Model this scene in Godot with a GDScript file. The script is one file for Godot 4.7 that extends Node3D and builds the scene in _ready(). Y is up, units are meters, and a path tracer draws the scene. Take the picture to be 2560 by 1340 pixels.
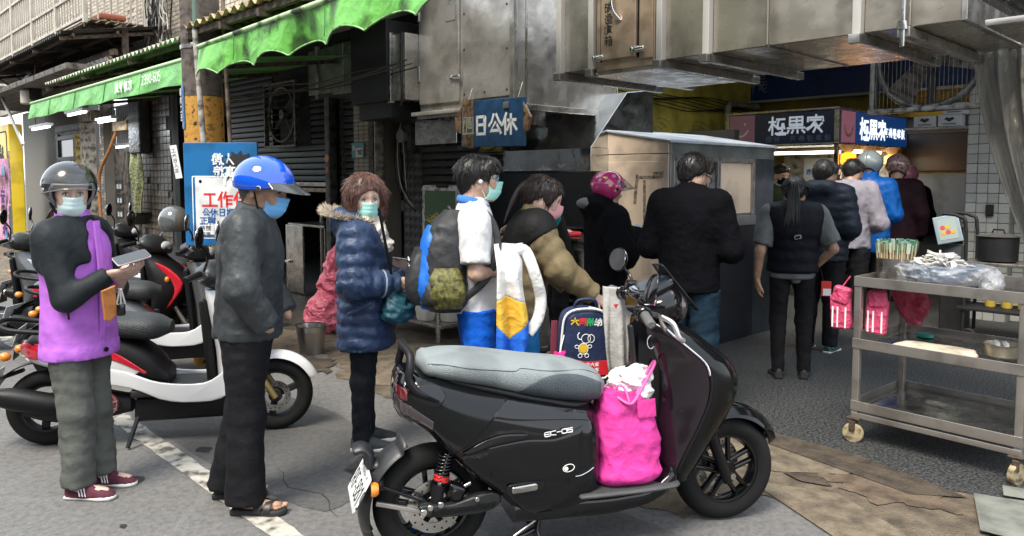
extends Node3D
func _ready()->void:
	var cam:=Camera3D.new()
	cam.name="camera"
	add_child(cam)
	cam.position=Vector3(0,1.5,0)
	cam.rotation_degrees.x=-4.0
	cam.projection=Camera3D.PROJECTION_FRUSTUM
	cam.near=0.05
	cam.far=300.0
	cam.size=1340.0/1900.0*0.05
	cam.frustum_offset=Vector2(0,-94.0/1900.0*0.05)
	cam.current=true
	var sky:=ProceduralSkyMaterial.new()
	sky.sky_top_color=Color(0.86,0.90,0.95)
	sky.sky_horizon_color=Color(0.93,0.94,0.95)
	sky.ground_horizon_color=Color(0.5,0.5,0.5)
	sky.ground_bottom_color=Color(0.3,0.3,0.3)
	var env:=Environment.new()
	env.background_mode=Environment.BG_SKY
	env.sky=Sky.new()
	env.sky.sky_material=sky
	env.background_energy_multiplier=0.95
	env.tonemap_mode=Environment.TONE_MAPPER_LINEAR
	env.tonemap_exposure=2.85
	env.sdfgi_enabled=true
	env.ssao_enabled=true
	env.ssil_enabled=true
	var we:=WorldEnvironment.new()
	we.name="world_environment"
	we.environment=env
	add_child(we)
	var sun:=DirectionalLight3D.new()
	sun.name="sun"
	sun.light_energy=0.65
	sun.light_color=Color(1.0,0.97,0.92)
	sun.light_angular_distance=22.0
	sun.shadow_enabled=true
	add_child(sun)
	sun.look_at_from_position(Vector3.ZERO,-(VX*-0.6+Vector3.UP*1.0+UX*0.15))
	rng.seed=20
	textures()
	ground()
	shop_shell()
	middle_building()
	left_building()
	unseen_across_street()
	awnings()
	ducts()
	kiosk_and_stall()
	street_things()
	counters()
	cart()
	shop_clutter()
	main_scooter()
	parked_scooters()
	scooter_load()
	people()
	cables()
const UX:=Vector3(0.694658,0,0.71934)
const VX:=Vector3(0.71934,0,-0.694658)
const STREET:=-46.0
var used:={}
var MT:={}
var TX:={}
func at(u:float,v:float,h:=0.0)->Vector3:
	return UX*u+VX*v+Vector3(0,h,0)
func numbered(called:String)->String:
	var n:int=used.get(called,0)
	used[called]=n+1
	return called if n==0 else "%s_%03d" % [called,n]
func thing(called:String,label:String,category:String,pos:Vector3,turn:=0.0,group:="")->Node3D:
	var o:=Node3D.new()
	o.name=numbered(called)
	add_child(o)
	o.position=pos
	o.rotation_degrees.y=turn
	o.set_meta("label",label)
	o.set_meta("category",category)
	if group:
		o.set_meta("group",group)
	return o
func sthing(called:String,label:String,category:String,u:float,v:float,h:=0.0,turn:=0.0,group:="")->Node3D:
	return thing(called,label,category,at(u,v,h),STREET+turn,group)
func setting(called:String,mesh:Mesh,mat:Material,pos:=Vector3.ZERO,turn:=0.0)->MeshInstance3D:
	var o:=MeshInstance3D.new()
	o.name=numbered(called)
	o.mesh=mesh
	o.material_override=mat
	add_child(o)
	o.position=pos
	o.rotation_degrees.y=turn
	o.set_meta("kind","structure")
	return o
func part(called:String,mb,mat:Material,parent:Node3D,xf:=Transform3D.IDENTITY,label:="")->MeshInstance3D:
	var o:=MeshInstance3D.new()
	o.name=called
	o.mesh=mb.mesh() if mb is MB else mb
	o.material_override=mat
	o.transform=xf
	parent.add_child(o,true)
	if label:
		o.set_meta("label",label)
	return o
func xf(pos:Vector3,rot:=Vector3.ZERO,sc:=Vector3.ONE)->Transform3D:
	return Transform3D(Basis.from_euler(rot*(PI/180.0)).scaled_local(sc),pos)
func V(x:float,y:float,z:float)->Vector3:
	return Vector3(x,y,z)
class MB:
	var v:=PackedVector3Array()
	var ix:=PackedInt32Array()
	var col:=PackedColorArray()
	var uvs:=PackedVector2Array()
	var C:=Color.WHITE
	var with_c:=false
	func pt(p:Vector3)->int:
		v.append(p)
		if with_c:
			col.append(C)
		return v.size()-1
	func tint(c:Color)->MB:
		if not with_c:
			with_c=true
			while col.size()<v.size():
				col.append(C)
		C=c
		return self
	func tri(a:int,b:int,c:int)->void:
		ix.append(a); ix.append(b); ix.append(c)
	func quad(a:int,b:int,c:int,d:int)->void:
		tri(a,b,c); tri(a,c,d)
	func tri_o(a:int,b:int,c:int,o:Vector3)->void:
		var n:=(v[b]-v[a]).cross(v[c]-v[a])
		if n.dot((v[a]+v[b]+v[c])/3.0-o)>0.0:
			tri(a,c,b)
		else:
			tri(a,b,c)
	func quad_o(a:int,b:int,c:int,d:int,o:Vector3)->void:
		tri_o(a,b,c,o); tri_o(a,c,d,o)
	func fix(i0:int)->void:
		var o:=v[ix[i0]]
		var s:=0.0
		for i in range(i0,ix.size(),3):
			s+=(v[ix[i]]-o).dot((v[ix[i+1]]-o).cross(v[ix[i+2]]-o))
		if s>0.0:
			for i in range(i0,ix.size(),3):
				var t:=ix[i+1]
				ix[i+1]=ix[i+2]
				ix[i+2]=t
	func box(c:Vector3,s:Vector3,bev:=0.004,b:=Basis.IDENTITY)->MB:
		var h:=s*0.5
		bev=minf(bev,minf(h.x,minf(h.y,h.z))*0.9)
		var k:=v.size()
		for sx in [-1.0,1.0]:
			for sy in [-1.0,1.0]:
				for sz in [-1.0,1.0]:
					for a in 3:
						var p:=Vector3(sx*(h.x-(0.0 if a==0 else bev)),sy*(h.y-(0.0 if a==1 else bev)),sz*(h.z-(0.0 if a==2 else bev)))
						pt(c+b*p)
		for a in 3:
			var st:int=[4,2,1][a]
			var o1:int=[2,4,4][a]
			var o2:int=[1,1,2][a]
			for side in 2:
				var q:int=side*st
				quad_o(k+q*3+a,k+(q+o1)*3+a,k+(q+o1+o2)*3+a,k+(q+o2)*3+a,c)
			if bev>0.0:
				var a1:=(a+1) % 3
				var a2:=(a+2) % 3
				for e in [0,o1,o2,o1+o2]:
					quad_o(k+e*3+a1,k+(e+st)*3+a1,k+(e+st)*3+a2,k+e*3+a2,c)
		if bev>0.0:
			for e in 8:
				tri_o(k+e*3,k+e*3+1,k+e*3+2,c)
		return self
	func bar(a:Vector3,b:Vector3,w:float,t:float,bev:=0.002,up:=Vector3.UP)->MB:
		var d:=(b-a).normalized()
		if absf(d.dot(up))>0.98:
			up=Vector3(0,0,1) if absf(d.z)<0.9 else Vector3(1,0,0)
		var s:=d.cross(up).normalized()
		var bb:=Basis(d,s.cross(d).normalized(),s)
		return box((a+b)*0.5,Vector3(a.distance_to(b),t,w),bev,bb)
	func loft(rings:Array,closed:=true,cap0:=true,cap1:=true)->MB:
		var i0:=ix.size()
		var n:int=rings[0].size()
		var at0:=[]
		for r in rings:
			at0.append(v.size())
			for p in r:
				pt(p)
		for k in rings.size()-1:
			if rings[k]==rings[k+1]:
				continue
			var a:int=at0[k]
			var b:int=at0[k+1]
			for i in (n if closed else n-1):
				var j:=(i+1) % n
				quad(a+i,a+j,b+j,b+i)
		for e in 2:
			if (cap0 if e==0 else cap1):
				var r:PackedVector3Array=rings[0] if e==0 else rings[rings.size()-1]
				var m:=Vector3.ZERO
				for p in r:
					m+=p
				var c:=pt(m/n)
				var f:=v.size()
				for p in r:
					pt(p)
				for i in n:
					var j:=(i+1) % n
					if e==0:
						tri(c,f+j,f+i)
					else:
						tri(c,f+i,f+j)
		fix(i0)
		return self
	func tube(pts:Array,r,seg:=8,closed:=false,flat:=1.0,up:=Vector3.ZERO)->MB:
		var rings:=[]
		var n:=pts.size()
		var d:Vector3=(pts[1]-pts[0]).normalized()
		var s:=(up if up!=Vector3.ZERO else (Vector3.UP if absf(d.y)<0.9 else Vector3.RIGHT))
		for i in n:
			var t:Vector3
			if closed:
				t=pts[(i+1) % n]-pts[(i+n-1) % n]
			else:
				t=pts[mini(i+1,n-1)]-pts[maxi(i-1,0)]
			t=t.normalized()
			s=(s-t*s.dot(t)).normalized()
			var w:=t.cross(s)
			var rr:float=r[i] if r is Array else r
			var ring:=PackedVector3Array()
			for k in seg:
				var a:=TAU*k/seg
				ring.append(pts[i]+s*cos(a)*rr+w*sin(a)*rr*flat)
			rings.append(ring)
		if closed:
			rings.append(rings[0].duplicate())
			return loft(rings,true,false,false)
		return loft(rings)
	func cyl(a:Vector3,b:Vector3,r0:float,r1:=-1.0,seg:=16,bev:=0.0)->MB:
		if r1<0.0:
			r1=r0
		var d:=(b-a).normalized()
		if bev>0.0:
			return lathe([Vector2(r0-bev,0),Vector2(r0,bev),Vector2(r1,a.distance_to(b)-bev),Vector2(r1-bev,a.distance_to(b))],seg,frame(a,d))
		return lathe([Vector2(r0,0),Vector2(r1,a.distance_to(b))],seg,frame(a,d))
	static func frame(o:Vector3,d:Vector3)->Transform3D:
		var s:=d.cross(Vector3.UP if absf(d.y)<0.95 else Vector3.RIGHT).normalized()
		return Transform3D(Basis(s,d,s.cross(d)),o)
	func lathe(prof:Array,seg:=24,t:=Transform3D.IDENTITY,caps:=true,crease:=38.0,sx:=1.0,sz:=1.0)->MB:
		var rings:=[]
		for i in prof.size():
			var ring:=PackedVector3Array()
			for k in seg:
				var a:=TAU*k/seg
				ring.append(t*Vector3(cos(a)*prof[i].x*sx,prof[i].y,sin(a)*prof[i].x*sz))
			rings.append(ring)
			if i>0 and i<prof.size()-1:
				var d0:Vector2=prof[i]-prof[i-1]
				var d1:Vector2=prof[i+1]-prof[i]
				if absf(rad_to_deg(d0.angle_to(d1)))>crease:
					rings.append(ring.duplicate())
		return loft(rings,true,caps and prof[0].x>0.0005,caps and prof[prof.size()-1].x>0.0005)
	func ell(c:Vector3,r:Vector3,seg:=14,b:=Basis.IDENTITY,from:=-90.0,to:=90.0)->MB:
		var prof:=[]
		var n:=maxi(4,seg/2)
		for i in n+1:
			var a:=deg_to_rad(lerpf(from,to,float(i)/n))
			prof.append(Vector2(maxf(cos(a),0.0001),sin(a)))
		return lathe(prof,seg,Transform3D(b.scaled_local(r),c),true,60.0)
	func prism(poly:PackedVector2Array,z0:float,z1:float,t:=Transform3D.IDENTITY,bev:=0.003)->MB:
		var i0:=ix.size()
		var n:=poly.size()
		if Geometry2D.is_polygon_clockwise(poly):
			poly=poly.duplicate()
			poly.reverse()
		var inn:=PackedVector2Array()
		var en:=PackedVector2Array()
		for i in n:
			var e:=(poly[(i+1) % n]-poly[i]).normalized()
			en.append(Vector2(e.y,-e.x))
		for i in n:
			var m:=(en[i]+en[(i+n-1) % n])
			m=m/maxf(0.35,m.length_squared()*0.5)
			inn.append(poly[i]-m*bev)
		var tr:=Geometry2D.triangulate_polygon(inn if bev>0.0 else poly)
		if tr.is_empty():
			tr=Geometry2D.triangulate_polygon(poly)
		var zs:=[z0,z0+bev,z1-bev,z1] if bev>0.0 else [z0,z1]
		var ff:=[]
		for e in 2:
			var f:=v.size()
			ff.append(f)
			for i in n:
				pt(t*Vector3(inn[i].x,inn[i].y,z0 if e==0 else z1))
			for k in range(0,tr.size(),3):
				if e==0:
					tri(f+tr[k],f+tr[k+2],f+tr[k+1])
				else:
					tri(f+tr[k],f+tr[k+1],f+tr[k+2])
		var la:=[]
		for zz in zs.size():
			var src:=inn if bev>0.0 and (zz==0 or zz==3) else poly
			var a:=[]
			for i in n:
				var sharp:=en[i].dot(en[(i+n-1) % n])<0.82
				var p:=t*Vector3(src[i].x,src[i].y,zs[zz])
				if bev>0.0 and (zz==0 or zz==3) and not sharp:
					var w:int=ff[0 if zz==0 else 1]+i
					a.append([w,w])
				else:
					var q:=pt(p)
					a.append([q,pt(p) if sharp else q])
			la.append(a)
		for zz in zs.size()-1:
			for i in n:
				var j:=(i+1) % n
				quad(la[zz][i][1],la[zz][j][0],la[zz+1][j][0],la[zz+1][i][1])
		fix(i0)
		return self
	func sheet(nx:int,ny:int,f:Callable,th:=0.0)->MB:
		var k:=v.size()
		var P:=PackedVector3Array()
		for j in ny+1:
			for i in nx+1:
				P.append(f.call(float(i)/nx,float(j)/ny))
		var w:=nx+1
		if th<=0.0:
			for i in P.size():
				pt(P[i])
				if uvs.size()<v.size():
					uvs.append(Vector2(float(i % w)/nx,1.0-float(i/w)/ny))
			for j in ny:
				for i in nx:
					quad(k+j*w+i,k+j*w+i+1,k+(j+1)*w+i+1,k+(j+1)*w+i)
			return self
		var i0:=ix.size()
		var N:=PackedVector3Array()
		for j in ny+1:
			for i in nx+1:
				var dx:=P[j*w+mini(i+1,nx)]-P[j*w+maxi(i-1,0)]
				var dy:=P[mini(j+1,ny)*w+i]-P[maxi(j-1,0)*w+i]
				N.append(dx.cross(dy).normalized())
		for s in 2:
			for i in P.size():
				pt(P[i]+N[i]*(th*0.5 if s==0 else -th*0.5))
		var m:=P.size()
		for j in ny:
			for i in nx:
				var a:=k+j*w+i
				quad(a,a+w,a+w+1,a+1)
				quad(a+m,a+m+1,a+m+w+1,a+m+w)
		for i in nx:
			quad(k+i,k+i+1,k+m+i+1,k+m+i)
			var b:=k+ny*w+i
			quad(b+1,b,b+m,b+m+1)
		for j in ny:
			var a:=k+j*w
			quad(a+w,a,a+m,a+m+w)
			var b:=k+j*w+nx
			quad(b,b+w,b+m+w,b+m)
		fix(i0)
		return self
	func add(o:MB,t:=Transform3D.IDENTITY)->MB:
		var k:=v.size()
		var flip:=t.basis.determinant()<0.0
		for i in o.v.size():
			pt(t*o.v[i])
			if with_c and o.with_c:
				col[col.size()-1]=o.col[i]
		for i in range(0,o.ix.size(),3):
			if flip:
				tri(k+o.ix[i],k+o.ix[i+2],k+o.ix[i+1])
			else:
				tri(k+o.ix[i],k+o.ix[i+1],k+o.ix[i+2])
		return self
	func mesh()->ArrayMesh:
		var m:=ArrayMesh.new()
		if v.is_empty():
			return m
		var n:=PackedVector3Array()
		n.resize(v.size())
		for i in range(0,ix.size(),3):
			var a:=ix[i]
			var b:=ix[i+1]
			var c:=ix[i+2]
			var fn:=(v[c]-v[a]).cross(v[b]-v[a])
			n[a]+=fn; n[b]+=fn; n[c]+=fn
		for i in n.size():
			n[i]=n[i].normalized() if n[i].length_squared()>1e-20 else Vector3.UP
		var arr:=[]
		arr.resize(Mesh.ARRAY_MAX)
		arr[Mesh.ARRAY_VERTEX]=v
		arr[Mesh.ARRAY_NORMAL]=n
		arr[Mesh.ARRAY_INDEX]=ix
		if with_c:
			arr[Mesh.ARRAY_COLOR]=col
		if uvs.size()==v.size():
			arr[Mesh.ARRAY_TEX_UV]=uvs
		m.add_surface_from_arrays(Mesh.PRIMITIVE_TRIANGLES,arr)
		return m
func poly(a:Array)->PackedVector2Array:
	var p:=PackedVector2Array()
	for i in range(0,a.size(),2):
		p.append(Vector2(a[i],a[i+1]))
	return p
func smooth2(p:PackedVector2Array,k:=4,closed:=true)->PackedVector2Array:
	var out:=PackedVector2Array()
	var n:=p.size()
	for i in (n if closed else n-1):
		var a:=p[(i+n-1) % n] if closed or i>0 else p[0]
		var d:=p[(i+2) % n] if closed or i<n-2 else p[n-1]
		for j in k:
			out.append(p[i].cubic_interpolate(p[(i+1) % n],a,d,float(j)/k))
	if not closed:
		out.append(p[n-1])
	return out
func smooth3(p:Array,k:=4,closed:=false)->Array:
	var out:=[]
	var n:=p.size()
	for i in (n if closed else n-1):
		var a:Vector3=p[(i+n-1) % n] if closed or i>0 else p[0]
		var d:Vector3=p[(i+2) % n] if closed or i<n-2 else p[n-1]
		for j in k:
			out.append((p[i] as Vector3).cubic_interpolate(p[(i+1) % n],a,d,float(j)/k))
	if not closed:
		out.append(p[n-1])
	return out
func rrect(w:float,h:float,r:float,k:=4)->PackedVector2Array:
	var p:=PackedVector2Array()
	for c in 4:
		var o:=Vector2((w/2-r)*(1 if c==0 or c==3 else -1),(h/2-r)*(1 if c<2 else -1))
		for i in k+1:
			var a:=PI/2*(c+float(i)/k)
			p.append(o+Vector2(cos(a),sin(a))*r)
	return p
func circ(r:float,n:=20,c:=Vector2.ZERO,sy:=1.0)->PackedVector2Array:
	var p:=PackedVector2Array()
	for i in n:
		p.append(c+Vector2(cos(TAU*i/n)*r,sin(TAU*i/n)*r*sy))
	return p
func noise_tex(key:String,freq:float,oct:int,stops:Array,kind:=FastNoiseLite.TYPE_SIMPLEX_SMOOTH,normal:=0.0,size:=512,sd:=1,fractal:=FastNoiseLite.FRACTAL_FBM,gain:=0.5)->void:
	var f:=FastNoiseLite.new()
	f.seed=sd
	f.noise_type=kind
	f.frequency=freq
	f.fractal_type=fractal
	f.fractal_octaves=oct
	f.fractal_gain=gain
	var t:=NoiseTexture2D.new()
	t.width=size
	t.height=size
	t.seamless=true
	t.noise=f
	if normal>0.0:
		t.as_normal_map=true
		t.bump_strength=normal
	elif stops.size():
		var g:=Gradient.new()
		var off:=PackedFloat32Array()
		var cs:=PackedColorArray()
		for s in stops:
			off.append(s[0])
			var c=s[1]
			cs.append(Color(c,c,c) if c is float else c)
		g.offsets=off
		g.colors=cs
		t.color_ramp=g
	TX[key]=t
func mat(key:String,c:=Color.WHITE,rough:=0.7,metal:=0.0,tex:="",sc:=1.0,nrm:="",nstr:=1.0,opt:={})->StandardMaterial3D:
	if MT.has(key):
		return MT[key]
	var m:=StandardMaterial3D.new()
	m.resource_name=key
	m.albedo_color=Color(c.r,c.g,c.b,1.0).linear_to_srgb()
	m.albedo_color.a=c.a
	m.roughness=rough
	m.metallic=metal
	if tex or nrm or opt.has("rtex"):
		m.uv1_triplanar=not opt.has("uv")
		m.uv1_world_triplanar=opt.get("world",false)
		m.uv1_scale=sc*opt.get("stretch",Vector3.ONE)
	if tex:
		m.albedo_texture=TX[tex]
	if nrm:
		m.normal_enabled=true
		m.normal_texture=TX[nrm]
		m.normal_scale=nstr
	if opt.has("rtex"):
		m.roughness_texture=TX[opt.rtex]
	if c.a<1.0:
		m.transparency=BaseMaterial3D.TRANSPARENCY_ALPHA
	if opt.has("emit"):
		m.emission_enabled=true
		m.emission=opt.emit
		m.emission_energy_multiplier=opt.get("e",1.0)
	if opt.has("vc"):
		m.vertex_color_use_as_albedo=true
	if opt.has("coat"):
		m.clearcoat_enabled=true
		m.clearcoat=opt.coat
		m.clearcoat_roughness=opt.get("coatr",0.05)
	if opt.has("rim"):
		m.rim_enabled=true
		m.rim=opt.rim
		m.rim_tint=0.5
	if opt.has("spec"):
		m.metallic_specular=opt.spec
	if opt.has("sss"):
		m.subsurf_scatter_enabled=true
		m.subsurf_scatter_strength=opt.sss
	if opt.has("back"):
		m.backlight_enabled=true
		m.backlight=opt.back
	MT[key]=m
	return m
func K(r:float,g:=-1.0,b:=-1.0,a:=1.0)->Color:
	return Color(r,r if g<0 else g,r if b<0 else b,a)
func strokes(mb:MB,code:String,o:Vector2,size:float,w:float,z:=0.0,t:=Transform3D.IDENTITY)->void:
	for s in code.split(" ",false):
		var p:=PackedVector2Array()
		for i in range(0,s.length()-1,2):
			p.append(o+Vector2(s[i].hex_to_int(),s[i+1].hex_to_int())/15.0*size)
		var n:=p.size()
		if n<2:
			continue
		var k:=mb.v.size()
		for i in n:
			var d:=(p[mini(i+1,n-1)]-p[maxi(i-1,0)]).normalized()
			var q:=p[i]
			if i==0:
				q-=(p[1]-p[0]).normalized()*w*0.4
			elif i==n-1:
				q+=(p[i]-p[i-1]).normalized()*w*0.4
			var m:=1.0
			if i>0 and i<n-1:
				m=1.0/maxf(0.6,absf(d.dot((p[i]-p[i-1]).normalized())))
			var nn:=Vector2(-d.y,d.x)*w*0.5*m
			mb.pt(t*Vector3(q.x+nn.x,q.y+nn.y,z))
			mb.pt(t*Vector3(q.x-nn.x,q.y-nn.y,z))
		for i in n-1:
			mb.quad(k+i*2,k+i*2+2,k+i*2+3,k+i*2+1)
func brush(text:Array,size:float,w:float,gap:=1.08,down:=false,t:=Transform3D.IDENTITY)->MB:
	var mb:=MB.new()
	for i in text.size():
		var o:=Vector2(0,-i*size*gap) if down else Vector2(i*size*gap,0)
		if GLYPH.has(text[i]):
			strokes(mb,GLYPH[text[i]],o,size,w,0.0,t)
	return mb
func latin(s:String,h:float,parent:Node3D,m:Material,x:Transform3D,depth:=0.002,bold:=true,called:="lettering",squeeze:=1.0)->void:
	var f:=SystemFont.new()
	f.font_names=PackedStringArray(["Droid Sans"])
	f.font_weight=700 if bold else 400
	var t:=TextMesh.new()
	t.font=f
	t.text=s
	t.font_size=32
	t.pixel_size=h/23.0
	t.depth=depth
	var o:=MeshInstance3D.new()
	o.name=called
	o.mesh=t
	o.material_override=m
	o.transform=x*Transform3D(Basis.from_scale(Vector3(squeeze,1,1)),Vector3.ZERO)
	parent.add_child(o,true)
func again(o:Node3D,stem:String,label:String,pos:Vector3,turn:float)->Node3D:
	var c:Node3D=o.duplicate()
	c.name=numbered(stem)
	add_child(c)
	c.position=pos
	c.rotation_degrees.y=turn
	c.set_meta("label",label)
	return c
func piece(called:String,m:Mesh,mt:Material,parent:Node3D,t:Transform3D)->void:
	var o:=MeshInstance3D.new()
	o.name=called
	o.mesh=m
	o.material_override=mt
	o.transform=t
	parent.add_child(o,true)
var rng:=RandomNumberGenerator.new()
func rr(a:float,b:float)->float:
	return rng.randf_range(a,b)
const GLYPH:={
	"週": "0e2c 0b2b03 03240212 020050f0 5e50 5eee0e5e eee1 7cbc 9d97 6aca 7868c8c575 7875",
	"日": "3e31 3ececec1 38c8 31c1",
	"公": "6f4a17 9fcaf7 8933d3 a7e1",
	"休": "4f07 3b30 6a ea 6aea 9e90 9a53 9af3",
	"極": "3f30 0b6b 3a04 3a67 7ded 9d76c6 c9c2a2 8985 85b5 d9e5 6180f0 71f1",
	"黑": "2e28 2ede ded8 28d8 2bdb 8e85 0505 05f5 27d7 1301 5341 9391 d3f1",
	"家": "8f8d 1a1d ed 1dedea 3bcb 8b46 6985 8561 5613 7704 88a4 96d1 d8a5",
	"阿": "1e10 1e5e5b3a5835 17 7ded dded d1b1 dd d1 7a7575 7aaaa5 75a5",
	"義": "5f6d bf9d 2cdc 3ada 18e8 8c88 5706 0555 4741 41 06e6 9792 97c1e1 c7a3 e4b2 07 e3",
	"腿": "1e1805 1e4e41 1a4a 1646 7e7b 7ebebb7b7e 7ebe 7bbb 7e75 99f5 b7e8 6460 50f0 95b3",
	"庫": "8f8d 2ded 2d2803 5bdb 4939 4aca ca c5 4a45 45c5 47c7 3353 23f3 8d80",
	"飯": "4f09 4f79 3a6a 2929 2a61 2a20 6a66 2868 2666 2152 5372 9ded 9d9570 9a da dac6 71 9a97f0 e7",
	"樹": "2f20 0b4b 2b04 2b47 6d6d 6dad 8f8b 6bab 6969 69a9a5 69 65a5 7463 a4 9382 52b2 cbfb ecec e e0 eee0c1 c8d6",
	"林": "4f40 0b7b 4b05 4b77 bfb0 8bfb bb73 bbf4",
	"徵": "4f1b 3a06 2720 6f6b 5d5d 5e5b9b9e 7f7b 69a9 7978 5797 7774 5494 6141 71 cfb9 bcfc dcd7b0 c7f0",
	"人": "8f8a52 0100 8a52 89c4f0",
	"啟": "5f5d 1d9d 1d1907 1a9a9d 1787 2727 2623 7363 2623 7673 cfb9 bcfc dcd7b0 c7f0",
	"事": "0dfd 8f80 80 61 3b3939c9cb3b 26d6d2 04f4 22d2",
	"工": "2ddd 8d81 01f1",
	"作": "4f07 3b30 8f69 8bfb 9b90 97e7 93e3",
	"伙": "4f07 3b30 acac af a9 a961 a6f0 7b69 ecca",
	"期": "1c7c 2f24 6f64 2929 2969 2666 0484 3300 5472 9e95 9e 70 9ede ded0 9adada 96d6",
	"正": "1ded 8d81 88d8 4940 01f1",
	"職": "0e5e 1e14 4e40 1a4a 1646 0345 7e9e 6bab 8b 8b 6969a9a4 69 64a4 66a6 dfd8f0 bbfb e8b2 edfc",
	"時": "1d12 1d5d 5d52 1858 1252 7dfd bfb9 69f9 67f7 d9d1b1 8684",
	"間": "1e10 1e6e6a 1a6a 1c6c 9e9a 9eeee0 9aea 9cec 4848 48 41 48b8b1 41b1 45b5",
	"薪": "0dfd 5f5b af ab 1969 3b 39 2767 4a 40 1575 2646 4602 4672 eb9a 9a9480 97f7 d7d0",
	"資": "1d3c 0a3b 6e5c 6dcdbb 9d5939 9ae9 4848 48 42 48c8c2 46c6 44c4 42c2 5211 a2e1",
	"過": "1d3b 0828 282112 2120f0 5e57 5ecece 5eceb7 8e8a ba 7abe 5ae9 eae2d2 7776b6b373 7673 5a53",
	"濾": "1d2b 0a19 0116 6f6d 6dbd 5c5c 5ceceb 5c5330 7aca 8e88c8 6868 6888 6565 6865c5c8 67c7 9895 6362 8483 83b3b4 94a5 c5e2",
	"箱": "3f1c 2d6d 4d5b af8c 9ded bdcb 4a40 0878 4703 4664 9999 9990 99e9e0 96e6 93e3 90e0",
	"碳": "0d5d 3d08 1810 1858 5851 1151 8f8c bfbc fcfc 6c 6cfcfe 9a9a 6afa 8a60 9756 b9a681 b5f0 e8c5",
	"髮": "1e17 1e7e 1c6c 1a6a 0787 4865 ed9b eb88 e985 3727 05f5 6645 5500 43c0 b2 c550 b7d6",
	"型": "1d7d 0a8a 3d36 2d3a15 6d66 acaa ac a7 df d5 d6c6 2494 8780 01f1 24d4",
	"童": "8f8d 2ded 5c4a bcaa 0afa 3838 3833 38c8c3 36c6 33c3 8880 2282 22d2 00f0",
	"裝": "1e1a 1a5a 5f57 0a5a 3a17 7ded af a9 7ded 9aea 8987 27d7 8640 7433 3080 8571 95f0 d5b3",
	"字": "8f8d 2a2d eded 2dedea 4b bb 4bbb88 8880 8061 07f7",
	"內": "8f8a33 8ab3 2c20 2cecec ece0c1",
	"興": "1d15 4e1d 1b3b 1838 6d65 6dbdb5 7b9b 7898 b dee5 cbe b c8e8 04f4 5301 a3f1 edce",
	"邦": "0d8d 0a8a 0787 5f5521 9e90 9eeeebbade96a6",
	"帆": "4f40 1b1b 1b15 1b7b75 55 9d9570 9dddd1f1f3 b8c6",
	"布": "0cfc 8f6902 3936 3931 39d9d2c2 8c80",
	"大": "0afa 8f8a02 8af0",
	"同": "1e10 1eeee0c0 4bbb 4848 48 44 48b8b4 44b4",
	"附": "1e10 1e5e5b3a5835 7f6a 7a70 8beb dfd1b1 a8b5",
	"幼": "4f18 4f1878 0373 7a84 8cfc fcf1c1 cfc970",
	"E": "ec2c0a0422e2 07c7",
	"C": "ec3c1a1424e2",
	"-": "38c8",
	"0": "3c1a1432d2e4eadc3c",
	"5": "ec1c18d8e6e4d212",
	"街": "4f1b 3a06 2720 6b9b 8f88 57a7 5595 8883 51a2 bdfd b9f9 d9d1b1",
}
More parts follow.
